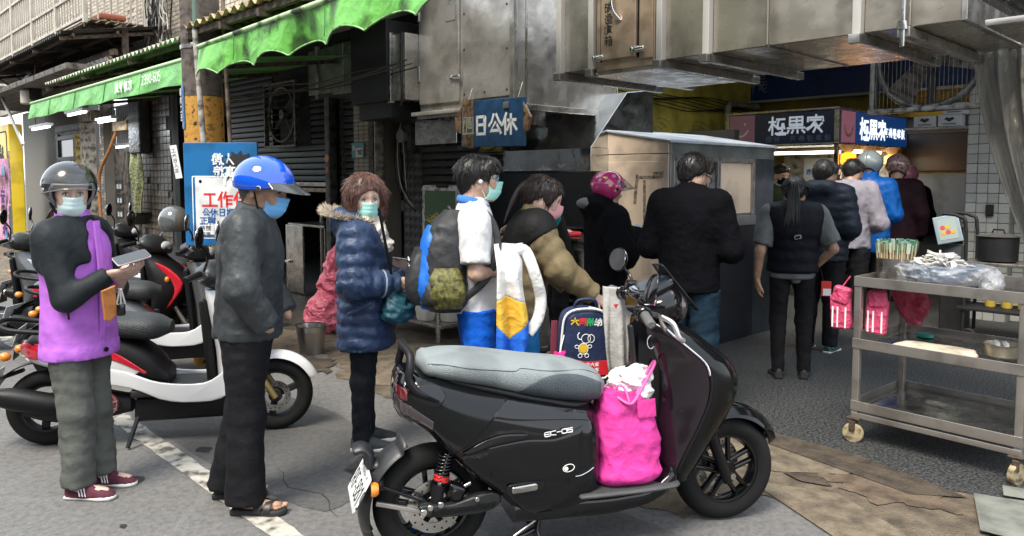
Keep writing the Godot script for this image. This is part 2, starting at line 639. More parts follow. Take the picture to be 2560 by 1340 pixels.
func textures()->void:
	noise_tex("blotch",0.008,5,[[0.15,0.72],[0.5,0.9],[0.85,1.0]],1,0.0,512,3)
	noise_tex("soft",0.006,4,[[0.2,0.84],[0.6,1.0]],1,0.0,512,5)
	noise_tex("grime",0.012,6,[[0.2,0.45],[0.38,0.75],[0.55,0.93],[0.85,1.0]],1,0.0,512,9)
	noise_tex("speck",0.22,3,[[0.2,0.3],[0.42,0.62],[0.6,0.9],[0.8,1.0]],1,0.0,512,11)
	noise_tex("rust",0.01,6,[[0.3,Color(0.42,0.25,0.15)],[0.42,Color(0.7,0.6,0.5)],[0.52,Color(0.95,0.93,0.9)],[0.8,Color.WHITE]],1,0.0,512,14)
	noise_tex("apron",0.011,7,[[0.15,Color(0.62,0.58,0.54)],[0.4,Color(0.78,0.72,0.65)],[0.55,Color(0.86,0.80,0.72)],[0.75,Color(0.95,0.90,0.82)],[0.9,Color(0.84,0.78,0.7)]],1,0.0,1024,17,FastNoiseLite.FRACTAL_FBM,0.6)
	noise_tex("road",0.02,6,[[0.15,0.8],[0.45,0.92],[0.75,1.0]],1,0.0,1024,21,FastNoiseLite.FRACTAL_FBM,0.72)
	noise_tex("yellow_wear",0.014,6,[[0.22,Color(0.2,0.17,0.13)],[0.29,Color(0.5,0.4,0.28)],[0.33,Color(0.93,0.76,0.42)],[0.55,Color(1.0,0.86,0.5)],[0.78,Color(0.92,0.74,0.4)]],1,0.0,512,25)
	noise_tex("mould",0.008,6,[[0.28,Color(0.25,0.24,0.18)],[0.4,Color(0.62,0.66,0.5)],[0.52,Color(0.95,1.0,0.93)],[0.8,Color.WHITE]],1,0.0,512,29)
	noise_tex("brush",0.006,4,[[0.25,0.55],[0.5,0.85],[0.75,1.0]],1,0.0,512,31)
	noise_tex("rough",0.01,5,[[0.2,0.55],[0.8,1.0]],1,0.0,512,33)
	noise_tex("n_grain",0.3,2,[],1,5.0,512,41)
	noise_tex("n_asphalt",0.16,4,[],1,9.0,1024,43,FastNoiseLite.FRACTAL_FBM,0.6)
	noise_tex("n_dent",0.006,4,[],1,5.0,512,45)
	noise_tex("n_fold",0.009,4,[],1,14.0,512,47,FastNoiseLite.FRACTAL_RIDGED,0.45)
	noise_tex("n_cloth",0.02,4,[],1,7.0,512,49)
	noise_tex("n_film",0.012,4,[],1,22.0,512,51,FastNoiseLite.FRACTAL_RIDGED,0.5)
	mat("steel",K(0.52,0.50,0.47),0.34,1.0,"soft",1.3,"n_dent",0.35,{"rtex": "rough"})
	mat("steel_dull",K(0.40,0.38,0.35),0.42,0.8,"soft",1.0,"n_dent",0.25,{"rtex": "rough"})
	mat("galvanised",K(0.42,0.395,0.36),0.36,0.65,"soft",0.9,"n_dent",0.2,{"rtex": "rough"})
	mat("chrome",K(0.75),0.12,1.0)
	mat("dark_iron",K(0.014,0.014,0.016),0.6,0.2,"blotch",2.0,"n_grain",0.3)
	mat("iron_rust",K(0.10,0.07,0.05),0.75,0.2,"grime",2.0,"n_grain",0.5)
	mat("black",K(0.006,0.006,0.007),0.6,0.0,"",1.0,"",1.0,{"spec":0.3})
	mat("black_gloss",K(0.004,0.004,0.005),0.12)
	mat("white",K(0.75,0.75,0.73),0.5)
	mat("print_white",K(0.8,0.8,0.79),0.6)
	mat("print_black",K(0.015),0.6)
	mat("print_red",K(0.6,0.03,0.03),0.6)
	mat("cable",K(0.006),0.6)
	mat("tile_backing",K(0.42,0.38,0.32),0.8,0.0,"blotch",0.4)
func irregular(a:Array,amp:float,sd:int,step:=0.05)->PackedVector2Array:
	var n:=FastNoiseLite.new()
	n.seed=sd
	n.frequency=2.5
	n.fractal_octaves=4
	var p:=poly(a)
	var out:=PackedVector2Array()
	for i in p.size():
		var q:=p[(i+1) % p.size()]
		var k:=maxi(1,int(p[i].distance_to(q)/step))
		var d:=(q-p[i]).normalized().orthogonal()
		for j in k:
			var s:=p[i].lerp(q,float(j)/k)
			out.append(s+d*n.get_noise_2d(s.x*2.0,s.y*2.0)*amp+Vector2(n.get_noise_2d(s.x*9.0,s.y*9.0),n.get_noise_2d(s.y*9.0,s.x*9.0))*amp*0.3)
	return out
func ground_patch(called:String,p:PackedVector2Array,h:float,m:Material)->MeshInstance3D:
	var mb:=MB.new()
	var tr:=Geometry2D.triangulate_polygon(p)
	if tr.is_empty():
		p=Geometry2D.convex_hull(p)
		p.resize(p.size()-1)
		tr=Geometry2D.triangulate_polygon(p)
	for q in p:
		mb.pt(at(q.x,q.y,0))
	for k in range(0,tr.size(),3):
		if (mb.v[tr[k+1]]-mb.v[tr[k]]).cross(mb.v[tr[k+2]]-mb.v[tr[k]]).y>0.0:
			mb.tri(tr[k],tr[k+2],tr[k+1])
		else:
			mb.tri(tr[k],tr[k+1],tr[k+2])
	return setting(called,mb.mesh(),m,Vector3(0,h,0))
func ground()->void:
	var asphalt:=mat("asphalt",K(0.205,0.201,0.196),0.92,0.0,"road",1.0,"n_asphalt",1.0,{"world":true})
	var dark:=mat("asphalt_dark",K(0.10,0.105,0.107),0.6,0.0,"speck",0.42,"n_asphalt",1.4,{"world":true})
	var apron:=mat("apron",K(0.185,0.17,0.148),0.85,0.0,"apron",0.42,"n_asphalt",0.7,{"world":true})
	var pl:=MB.new()
	pl.sheet(2,2,func(s,t):return Vector3(lerpf(-120,120,s),0,lerpf(60,-140,t)))
	setting("road",pl.mesh(),asphalt)
	var band:=irregular([-26,4.9,-26,2.1,-9,2.2,-6.6,2.35,-6.1,2.45,-6.03,3.05,-5.8,3.27,-5.36,3.23,-4.99,2.98,-4.62,2.96,-4.07,2.9,-3.45,2.75,-2.69,2.66,-2.22,2.72,-1.84,2.81,-1.72,3.2,-1.55,3.3,-1.41,3.2,-1.2,3.1,-0.9,2.7,0.5,2.5,5,2.5,5,4.2,-0.8,4.15,-1.24,4.01,-1.6,4.19,-2.01,4.14,-2.32,4.24,-3,4.5,-4.1,4.9],0.10,4)
	ground_patch("pavement",band,0.004,apron)
	var shop:=irregular([5,4.1,-0.8,4.05,-1.24,3.93,-1.6,4.1,-2.01,4.05,-2.32,4.16,-3,4.4,-4.1,4.8,-4.4,4.9,-12.6,4.9,-12.6,12,5,12],0.04,8)
	ground_patch("floor",shop,0.008,dark)
	var pale:=mat("apron_pale",K(0.23,0.215,0.19),0.85,0.0,"apron",0.5,"n_asphalt",0.6,{"world":true})
	var wet:=mat("apron_dark",K(0.12,0.108,0.095),0.55,0.0,"apron",0.5,"n_asphalt",1.0,{"world":true})
	var warm:=mat("apron_warm",K(0.19,0.16,0.135),0.8,0.0,"apron",0.55,"n_asphalt",0.8,{"world":true})
	ground_patch("pavement_patch",irregular([-5.2,3.5,-5.44,3.88,-4.88,4.23,-4.5,3.7,-4.23,3.1,-4.97,3.12],0.16,15,0.03),0.008,pale)
	ground_patch("pavement_patch",irregular([-1.75,3.35,-1.5,3.5,-1.2,3.42,-0.95,3.2,-1.0,3.0,-1.3,3.15,-1.5,3.3],0.12,16,0.03),0.008,pale)
	ground_patch("pavement_patch",irregular([-1.62,3.72,-1.2,3.95,-0.98,3.75,-1.25,3.55],0.12,18,0.03),0.009,warm)
	ground_patch("pavement_patch",irregular([-2.3,3.75,-1.9,4.0,-1.5,3.9,-1.75,3.65,-2.1,3.55],0.16,19,0.03),0.0085,pale)
	ground_patch("pavement_patch",irregular([-1.75,3.6,-1.6,3.66,-1.5,3.6,-1.62,3.54],0.05,20,0.02),0.0125,wet)
	ground_patch("pavement_patch",irregular([-8.6,4.75,-8.6,3.6,-7.2,3.5,-6.2,4.0,-5.2,4.35,-4.8,4.75],0.2,21),0.008,wet)
	ground_patch("pavement_patch",irregular([-6.0,2.95,-5.75,3.2,-5.4,3.18,-5.1,2.97,-5.3,2.75,-5.8,2.7],0.12,23,0.03),0.0082,wet)
	ground_patch("pavement_patch",irregular([-2.2,4.1,-1.9,4.04,-1.6,4.1,-1.3,3.9,-1.0,3.92,-1.2,3.8,-1.7,3.95,-2.1,3.95],0.06,27,0.03),0.0125,wet)
	for s in [[-3.95,1.22,0.055,0.035],[-3.45,1.0,0.03,0.018],[-3.28,0.86,0.03,0.02],[-3.2,1.02,0.025,0.02],[-4.12,1.62,0.06,0.045],[-3.0,1.15,0.02,0.016],[-2.6,1.05,0.03,0.02]]:
		ground_patch("road_stain",irregular([s[0]-s[2],s[1],s[0],s[1]+s[3],s[0]+s[2],s[1],s[0],s[1]-s[3]],0.02,int(s[0]*100),0.012),0.004,mat("stain",K(0.035),0.7,0.0,"speck",1.0,"",1.0,{"world":true}))
	for k in 7:
		var q:Array=[[-4.6,0.6],[-3.6,1.75],[-3.0,2.2],[-4.4,1.9],[-2.2,1.7],[-1.5,2.0],[-5.6,1.1]][k]
		var w:=[]
		for i in 9:
			w.append(Vector2(q[0]+i*0.09,q[1]+sin(i*1.3+k)*0.04+i*0.02*(k % 3-1)))
		var o:=[]
		for i in 9:
			o.append_array([w[i].x,w[i].y+0.005*(1.0-absf(i-4)/5.0)])
		for i in range(8,-1,-1):
			o.append_array([w[i].x,w[i].y-0.005*(1.0-absf(i-4)/5.0)])
		ground_patch("road_crack",poly(o),0.003,MT["stain"])
	ground_patch("road_stain",irregular([-5.3,1.6,-4.0,1.75,-3.0,1.7,-3.2,2.3,-4.6,2.4,-5.4,2.1],0.25,61,0.05),0.0028,mat("damp",K(0.13,0.128,0.125),0.6,0.0,"road",1.0,"n_asphalt",1.0,{"world":true}))
	ground_patch("road_stain",irregular([-3.3,2.0,-2.0,2.35,-1.4,2.2,-1.2,2.55,-2.4,2.6,-3.3,2.45],0.2,62,0.05),0.0028,MT["damp"])
	var line:=mat("line_paint",K(0.60,0.57,0.50),0.8,0.0,"grime",1.4,"n_asphalt",0.9,{"world":true})
	ground_patch("road_marking",irregular([-24,1.41,4,1.41,4,1.52,-24,1.52],0.012,31,0.04),0.004,line)
	ground_patch("road_marking",irregular([-7.9,1.52,-7.8,1.52,-7.8,2.2,-7.9,2.2],0.012,33,0.04),0.004,line)
func tiles(called:String,parent:Node3D,o:Vector3,dx:Vector3,dy:Vector3,nx:int,ny:int,th:float,gap:float,mats:Array,most:=300,stagger:=0.0,skip:=0.0)->void:
	var out:=dx.cross(dy).normalized()
	var bb:=Basis(dx.normalized(),dy.normalized(),out)
	var sz:=Vector3(dx.length()-gap,dy.length()-gap,th)
	var ms:=MB.new().box(Vector3.ZERO,sz,minf(0.003,th*0.4)).mesh()
	var rest:=[]
	for m in mats:
		rest.append(MB.new())
	var k:=0
	for j in ny:
		for i in nx:
			if skip>0.0 and rng.randf()<skip:
				continue
			var c:=o+dx*(i+0.5+(stagger if j % 2 else 0.0))+dy*(j+0.5)+out*(th*0.5+rr(-0.0008,0.0008))
			var q:=bb*Basis.from_euler(Vector3(rr(-0.006,0.006),rr(-0.006,0.006),0))
			var w:=rng.randi() % mats.size()
			if k<most:
				piece(called,ms,mats[w],parent,Transform3D(q,c))
			else:
				rest[w].box(c,sz,0.0,q)
			k+=1
	for w in mats.size():
		if rest[w].v.size():
			part(called+"_field",rest[w],mats[w],parent).set_meta("kind","stuff")
func shop_shell()->void:
	var b:=sthing("food_shop","dark open shopfront with yellow inside walls, behind the queue of customers","building",-6.2,4.7)
	var L:=func(u:float,v:float,h:float)->Vector3:return Vector3(u+6.2,h,4.7-v)
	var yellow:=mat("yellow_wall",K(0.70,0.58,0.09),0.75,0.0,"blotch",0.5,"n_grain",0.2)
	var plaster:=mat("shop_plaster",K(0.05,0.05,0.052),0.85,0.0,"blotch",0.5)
	var ceil_m:=mat("unseen_shop_ceiling",K(0.06,0.06,0.06),0.9,0.0,"blotch",0.5)
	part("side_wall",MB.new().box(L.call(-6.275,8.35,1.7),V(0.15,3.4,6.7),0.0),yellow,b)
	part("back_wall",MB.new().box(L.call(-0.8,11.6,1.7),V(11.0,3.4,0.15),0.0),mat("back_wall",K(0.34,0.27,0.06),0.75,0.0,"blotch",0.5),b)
	part("unseen_right_wall",MB.new().box(L.call(2.6,10.2,1.7),V(0.15,3.4,2.9),0.0),plaster,b)  # out of view, kept short so daylight enters from the right
	part("unseen_ceiling",MB.new().box(L.call(-2.0,9.5,3.4),V(9.6,0.12,4.4),0.0),ceil_m,b)  # out of view behind the ducts, its depth sets how dark the shop is
	part("recess_back_wall",MB.new().box(L.call(-5.2,7.3,1.0),V(2.1,2.0,0.1),0.0),mat("recess_shade",K(0.008,0.008,0.009),0.7,0.0,"blotch",1.0),b)  # shade of the recess put into a near-black wall colour
	part("added_recess_wall",MB.new().box(L.call(-6.12,6.15,1.0),V(0.1,2.0,2.3),0.0),MT["recess_shade"],b)  # added wall, its near-black colour keeps the recess dark
	part("serving_opening",MB.new().box(L.call(-3.5,11.48,1.92),V(0.86,0.66,0.06),0.0),mat("opening_dark",K(0.012,0.014,0.016),0.3),b)
	part("roller_shade",MB.new().box(L.call(-3.5,11.44,2.2),V(0.86,0.2,0.06),0.01),mat("shade_grey",K(0.09,0.1,0.105),0.5),b)
	part("splashback",MB.new().box(L.call(-3.3,11.35,0.9),V(1.5,1.3,0.04),0.004),mat("splash_steel",K(0.15,0.19,0.24),0.6,0.1,"soft",0.8),b)
	part("wall_panel",MB.new().box(L.call(-3.35,11.5,2.42),V(1.3,0.16,0.04),0.0),mat("yellow_panel",K(0.62,0.49,0.05),0.6),b)
	part("wall_panel",MB.new().box(L.call(-2.78,11.47,1.85),V(0.52,0.9,0.04),0.0),MT["yellow_panel"],b)
	var white_tile:=[mat("white_tile",K(0.37,0.375,0.35),0.25,0.0,"soft",2.0),mat("white_tile_b",K(0.32,0.325,0.30),0.3,0.0,"soft",2.0),mat("white_tile_c",K(0.40,0.40,0.375),0.22,0.0,"soft",2.0)]
	part("pier",MB.new().box(L.call(-2.25,9.25,1.25),V(0.42,2.5,0.42),0.0),mat("grout",K(0.17,0.165,0.15),0.9),b)
	tiles("pier_tile",b,L.call(-2.455,9.035,0.0),V(0.1025,0,0),V(0,0.1025,0),4,24,0.008,0.006,white_tile)
	part("tiled_wall",MB.new().box(L.call(-1.0,9.3,1.25),V(2.1,2.5,0.2),0.0),MT["grout"],b)
	tiles("wall_tile",b,L.call(-2.04,9.195,0.0),V(0.1025,0,0),V(0,0.1025,0),12,20,0.008,0.006,white_tile)
	var g:=part("vent_window",MB.new().box(L.call(-1.68,9.165,1.5),V(0.5,0.95,0.04),0.004),mat("vent_dark",K(0.05,0.055,0.06),0.5),b)
	for k in 3:
		part("frame_bar",MB.new().box(L.call(-1.68,9.135,1.03+k*0.46),V(0.54,0.03,0.03),0.003),MT["steel_dull"],g)
	for k in 12:
		part("grille_bar",MB.new().box(L.call(-1.68,9.135,1.10+k*0.032),V(0.48,0.006,0.008),0.0),MT["dark_iron"],g)
	part("wall_socket",MB.new().box(L.call(-2.22,9.01,1.16),V(0.07,0.12,0.03),0.006),MT["dark_iron"],b)
	part("wall_shelf",MB.new().box(L.call(-2.75,9.1,2.02),V(0.6,0.03,0.35),0.003),MT["steel_dull"],b)
	var s:=sthing("blue_signboard","plain blue signboard high on the back wall above the stall sign","signboard",-5.3,11.35,2.72)
	part("board",MB.new().box(V(0.75,0.26,0),V(3.6,0.52,0.08),0.006),mat("board_blue",K(0.012,0.05,0.24),0.4,0.0,"soft",1.0),s)
	part("lower_edge",MB.new().box(V(0.75,-0.02,0.02),V(3.6,0.035,0.1),0.004),mat("edge_white",K(0.45,0.5,0.55),0.5),s)
	part("flourish",brush(["義"],0.35,0.012,1.0,false,xf(V(-0.95,0.1,0.045))),mat("flourish",K(0.35,0.42,0.5),0.6),s)
	for k in 2:
		var dish:=sthing("wall_fan_cage",["round wire fan cage on the yellow wall, the left one above the steel kiosk","round wire fan cage on the yellow wall, the right one nearer the pipe bend"][k],"fan",-6.15,8.75+k*0.95,2.06,-90+180,"wall fans on the yellow wall")
		var mb:=MB.new()
		for q in 4:
			var p:=[]
			for i in 24:
				var a:=TAU*i/24
				p.append(V(0,sin(a),cos(a))*(0.07+q*0.06)+V(0.1-q*q*0.008,0,0))
			mb.tube(p,0.004,4,true)
		for i in 16:
			var a:=TAU*i/16
			mb.tube([V(0.1,0,0),V(0.06,sin(a)*0.2,cos(a)*0.2),V(0.0,sin(a)*0.25,cos(a)*0.25)],0.002,4)
		part("cage",mb,MT["steel_dull"],dish,Transform3D(Basis(Vector3.UP,PI),Vector3.ZERO))
		part("motor",MB.new().cyl(V(0,0,0),V(-0.1,0,0),0.06),mat("fan_grey",K(0.3,0.32,0.3),0.5),dish)
	var pm:=mat("pvc_grey",K(0.33,0.33,0.28),0.45,0.0,"soft",2.0)
	var pipe:=sthing("wall_pipe","grey plastic pipe with two bends running along the yellow wall","pipe",-6.12,8.0,2.2)
	var wp:=func(v:float,h:float)->Vector3:return Vector3(0.05,h-2.2,8.0-v)
	part("pipe_run",MB.new().tube([wp.call(11.3,2.62),wp.call(10.45,2.62),wp.call(10.42,2.6),wp.call(10.4,2.56),wp.call(10.4,2.22),wp.call(10.42,2.18),wp.call(10.46,2.17),wp.call(11.25,2.17)],0.045,10),pm,pipe)
	part("pipe_joint",MB.new().cyl(wp.call(10.4,2.5),wp.call(10.4,2.58),0.055),pm,pipe)
	part("pipe_joint",MB.new().cyl(wp.call(10.4,2.2),wp.call(10.4,2.28),0.055),pm,pipe)
	for k in 7:
		var v0:float=7.6+k*0.03
		var p:=[]
		for i in 8:
			p.append(Vector3(0.08,2.66-k*0.03+sin(i*1.7+k)*0.03-i*0.004,4.7-v0-i*0.53))
		part("wall_wire",MB.new().tube(smooth3(p,3),0.007,5),MT["cable"],b)
	var lampf:=sthing("ceiling_light_fitting","unlit white strip lamp housing under the duct, in front of the yellow wall","lamp",-5.4,7.7,2.66,25)
	part("housing",MB.new().prism(poly([-0.09,0,0.09,0,0.06,0.09,-0.06,0.09]),-0.6,0.6,Transform3D(Basis(Vector3.UP,PI/2),Vector3.ZERO),0.004),mat("lamp_white",K(0.5,0.52,0.5),0.4),lampf)
	part("hanger",MB.new().cyl(V(-0.4,0.09,0),V(-0.4,0.5,0),0.006),MT["dark_iron"],lampf)
	var camera:=sthing("security_camera","small white camera on a bracket beside the strip lamp housing","camera",-5.75,7.25,2.68,10)
	part("body",MB.new().box(V(0,0,0.05),V(0.07,0.065,0.17),0.015),mat("camera_white",K(0.6),0.4),camera)
	part("bracket",MB.new().tube([V(0,0.03,0),V(0,0.14,-0.03),V(0,0.3,-0.03)],0.014,8),MT["camera_white"],camera)
	part("lens",MB.new().cyl(V(0,0,0.13),V(0,0,0.142),0.022),MT["black_gloss"],camera)
func roller(parent:Node3D,called:String,u0:float,u1:float,h0:float,h1:float,m:Material,z:=0.0)->void:
	var sh:=MB.new().prism(poly([0,0,0.012,0.008,0.016,0.035,0.012,0.062,0,0.07]),0,u1-u0,Transform3D(Basis(V(0,0,1),V(0,1,0),V(-1,0,0)),V(u1,0,z)),0.002).mesh()
	var n:=int((h1-h0)/0.075)
	for k in n:
		piece(called,sh,m,parent,Transform3D(Basis.IDENTITY,V(0,h0+k*0.075,rr(-0.002,0.002))))
func middle_building()->void:
	var b:=sthing("shuttered_shophouse","old shophouse with half open dark green roller shutters and a tiled pillar","building",-9.0,4.7)
	var L:=func(u:float,v:float,h:float)->Vector3:return Vector3(u+9.0,h,4.7-v)
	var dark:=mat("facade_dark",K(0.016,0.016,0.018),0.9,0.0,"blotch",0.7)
	var slat:=mat("shutter_green",K(0.022,0.042,0.042),0.5,0.2,"blotch",1.2)
	var slat2:=mat("shutter_black",K(0.010,0.011,0.012),0.5,0.2,"blotch",1.2)
	part("upper_wall",MB.new().box(L.call(-9.6,4.8,5.6),V(8.0,4.9,0.2),0.0),MT["tile_backing"],b)
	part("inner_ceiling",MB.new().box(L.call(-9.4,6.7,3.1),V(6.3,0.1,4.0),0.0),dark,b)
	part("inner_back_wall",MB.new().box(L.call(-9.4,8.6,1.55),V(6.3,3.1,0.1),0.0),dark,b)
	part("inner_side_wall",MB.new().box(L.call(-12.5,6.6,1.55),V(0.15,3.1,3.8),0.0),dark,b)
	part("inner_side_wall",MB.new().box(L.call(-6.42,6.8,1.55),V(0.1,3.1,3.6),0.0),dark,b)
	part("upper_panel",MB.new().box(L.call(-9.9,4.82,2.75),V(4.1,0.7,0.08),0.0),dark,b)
	roller(b,"shutter_slat",L.call(-10.9,0,0).x,L.call(-9.5,0,0).x,1.9,2.9,slat2,-0.08)
	roller(b,"shutter_slat",L.call(-8.5,0,0).x,L.call(-7.92,0,0).x,1.9,2.9,slat2,-0.08)
	roller(b,"shutter_slat",L.call(-10.9,0,0).x,L.call(-7.92,0,0).x,1.45,1.9,slat,-0.02)
	var bar:=part("shutter_bottom_bar",MB.new().box(L.call(-9.4,4.7,1.415),V(3.0,0.05,0.05),0.004),MT["steel_dull"],b)
	part("lower_bar",MB.new().box(L.call(-9.4,4.71,1.345),V(3.0,0.05,0.04),0.004),mat("bar_tan",K(0.36,0.29,0.2),0.5,0.4,"blotch",2.0),bar)
	var post:=part("steel_post",MB.new().box(L.call(-7.86,4.66,1.5),V(0.11,3.0,0.1),0.006),mat("post_paint",K(0.075,0.075,0.065),0.6,0.2,"grime",1.5),b)
	part("arrow_sticker",MB.new().prism(circ(0.05,6),0,0.003,xf(L.call(-7.86,4.605,1.72)),0.0),mat("sticker_orange",K(0.7,0.24,0.03),0.5),post)
	part("red_sticker",MB.new().box(L.call(-7.86,4.605,1.59),V(0.06,0.07,0.004),0.0),mat("sticker_red",K(0.5,0.05,0.07),0.5),post)
	roller(b,"shutter_slat",L.call(-7.78,0,0).x,L.call(-7.44,0,0).x,0.1,2.9,slat,-0.03)
	part("pillar",MB.new().box(L.call(-7.12,4.8,1.5),V(0.6,3.0,0.2),0.0),mat("grout_tan",K(0.16,0.14,0.115),0.9),b)
	tiles("pillar_tile",b,L.call(-7.42,4.695,0.9),V(0.1,0,0),V(0,0.045,0),3,46,0.007,0.005,[mat("tile_tan",K(0.42,0.36,0.28),0.45,0.0,"grime",1.5),mat("tile_tan_b",K(0.36,0.30,0.23),0.5,0.0,"grime",1.5)])
	var pl:=part("number_plate",MB.new().box(L.call(-7.31,4.675,1.8),V(0.25,0.17,0.008),0.002),mat("plate_teal",K(0.02,0.28,0.26),0.4),b)
	part("plate_face",MB.new().box(L.call(-7.28,4.669,1.775),V(0.14,0.10,0.004),0.0),MT["print_white"],pl)
	part("plate_lettering",brush(["街"],0.055,0.008,1.0,false,xf(L.call(-7.41,4.666,1.8))),MT["print_white"],pl)
	latin("10",0.06,pl,MT["print_black"],xf(L.call(-7.27,4.664,1.775)))
	part("bare_post",MB.new().box(L.call(-6.92,4.62,1.5),V(0.09,3.0,0.07),0.004),mat("post_brown",K(0.12,0.10,0.075),0.7,0.0,"grime",2.0),b)
	part("down_pipe",MB.new().tube([L.call(-6.78,4.6,0.05),L.call(-6.78,4.6,2.6)],0.055,12),mat("pipe_beige",K(0.25,0.215,0.16),0.5,0.0,"grime",1.5),b)
	part("recess_wall",MB.new().box(L.call(-6.52,4.95,1.5),V(0.5,3.0,0.1),0.0),MT["grout"],b)
	tiles("recess_tile",b,L.call(-6.74,4.895,0.72),V(0.088,0,0),V(0,0.088,0),5,20,0.006,0.008,[mat("tile_grey",K(0.22,0.225,0.22),0.3,0.0,"grime",2.0),mat("tile_grey_b",K(0.30,0.30,0.29),0.3,0.0,"grime",2.0)])
	part("meter_box",MB.new().box(L.call(-6.55,4.82,1.9),V(0.22,0.3,0.14),0.01),mat("meter_grey",K(0.11,0.115,0.11),0.5,0.2,"grime",2.0),b)
	part("meter_dial",MB.new().cyl(L.call(-6.55,4.75,1.93),L.call(-6.55,4.70,1.93),0.07),mat("dial_glass",K(0.25,0.27,0.27),0.15),b)
	for k in 5:
		var p:=[L.call(-6.72+k*0.06,4.8,2.9),L.call(-6.68+k*0.05,4.76,2.3),L.call(-6.5-k*0.05,4.74,1.85),L.call(-6.45-k*0.04,4.72,1.6-k*0.06),L.call(-6.6+k*0.05,4.78,1.35-k*0.05)]
		part("meter_wire",MB.new().tube(smooth3(p,4),0.006,6),[MT["cable"],mat("cable_white",K(0.45),0.5)][k % 2],b)
	part("shutter_box",MB.new().box(L.call(-5.9,4.85,2.45),V(1.0,0.6,0.3),0.01),dark,b)
	roller(b,"shutter_slat",L.call(-6.28,0,0).x,L.call(-5.42,0,0).x,0.1,2.2,slat2,-0.08)
	part("steel_cover_panel",MB.new().box(L.call(-5.85,4.62,1.95),V(0.64,0.26,0.02),0.004),MT["steel"],b)
	var f:=sthing("exhaust_fan","square exhaust fan with a black round opening, above the half open green shutter","fan",-8.98,4.62,1.88)
	for q in [[-0.4,0.4,0.03,0.8],[0.4,0.4,0.03,0.8],[0,0.01,0.83,0.03],[0,0.8,0.83,0.03]]:
		part("frame_bar",MB.new().box(V(q[0],q[1],0),V(q[2],q[3],0.06),0.004),mat("fan_frame",K(0.16,0.15,0.13),0.55,0.4,"grime",2.0),f)
	var ringp:=[]
	for i in 32:
		ringp.append(V(cos(TAU*i/32)*0.34,0.41+sin(TAU*i/32)*0.34,-0.01))
	part("ring",MB.new().tube(ringp,0.02,8,true),MT["fan_frame"],f)
	part("louvre_panel",MB.new().box(V(0,0.4,-0.2),V(0.8,0.8,0.02),0.0),mat("fan_back",K(0.008),0.8),f)
	for k in 4:
		var a:=TAU*k/4+0.5
		part("blade",MB.new().box(V(0.19,0,0),V(0.26,0.15,0.008),0.003,Basis(Vector3.RIGHT,0.5)),MT["dark_iron"],f,Transform3D(Basis(V(0,0,1),a),V(0,0.41,-0.06)))
	part("hub",MB.new().cyl(V(0,0.41,-0.12),V(0,0.41,0.0),0.06),MT["fan_frame"],f)
	for k in 9:
		part("guard_bar",MB.new().box(V(0,0.07+k*0.085,0.02),V(0.8,0.005,0.005),0.0),MT["dark_iron"],f)
	var cab:=sthing("steel_cabinet","open stainless steel cabinet with its door ajar, beside the red rubbish bags","cabinet",-8.7,5.0)
	part("carcass",MB.new().box(V(0.15,0.45,-0.3),V(0.7,0.9,0.02),0.004),MT["steel_dull"],cab)
	part("top",MB.new().box(V(0.1,0.9,-0.02),V(0.9,0.03,0.6),0.004),MT["steel_dull"],cab)
	part("side",MB.new().box(V(0.54,0.45,-0.02),V(0.02,0.9,0.58),0.004),MT["steel_dull"],cab)
	part("door",MB.new().box(V(-0.17,0.46,0.28),V(0.44,0.86,0.03),0.006),MT["steel"],cab)
	part("handle",MB.new().bar(V(-0.36,0.42,0.315),V(-0.26,0.42,0.315),0.03,0.03),MT["chrome"],cab)
	var st:=sthing("dark_shelf","black wire shelf with pans in the unlit room under the shutter","shelf",-8.9,6.6)
	for k in 3:
		part("shelf_board",MB.new().box(V(0,0.5+k*0.5,0),V(2.0,0.03,0.4),0.004),MT["dark_iron"],st)
	for k in [-0.95,0.95]:
		part("upright",MB.new().box(V(k,0.8,0),V(0.04,1.6,0.04),0.003),MT["dark_iron"],st)
	for k in 3:
		part("pan",MB.new().lathe([Vector2(0.001,0),Vector2(0.14,0.0),Vector2(0.18,0.14),Vector2(0.175,0.14),Vector2(0.13,0.01)],18,xf(V(-0.6+k*0.5,1.02,0))),MT["steel_dull"],st)
	var tap:=sthing("tap_pipe","steel standpipe with a hose tap in the dark room","pipe",-8.9,5.3)
	part("pipe_run",MB.new().tube([V(-0.3,0.2,0),V(-0.3,1.05,0)],0.03,10),MT["steel_dull"],tap)
	part("tap_head",MB.new().tube([V(-0.3,1.05,0),V(-0.25,1.12,0.05),V(-0.15,1.1,0.1)],0.02,8),MT["steel_dull"],tap)
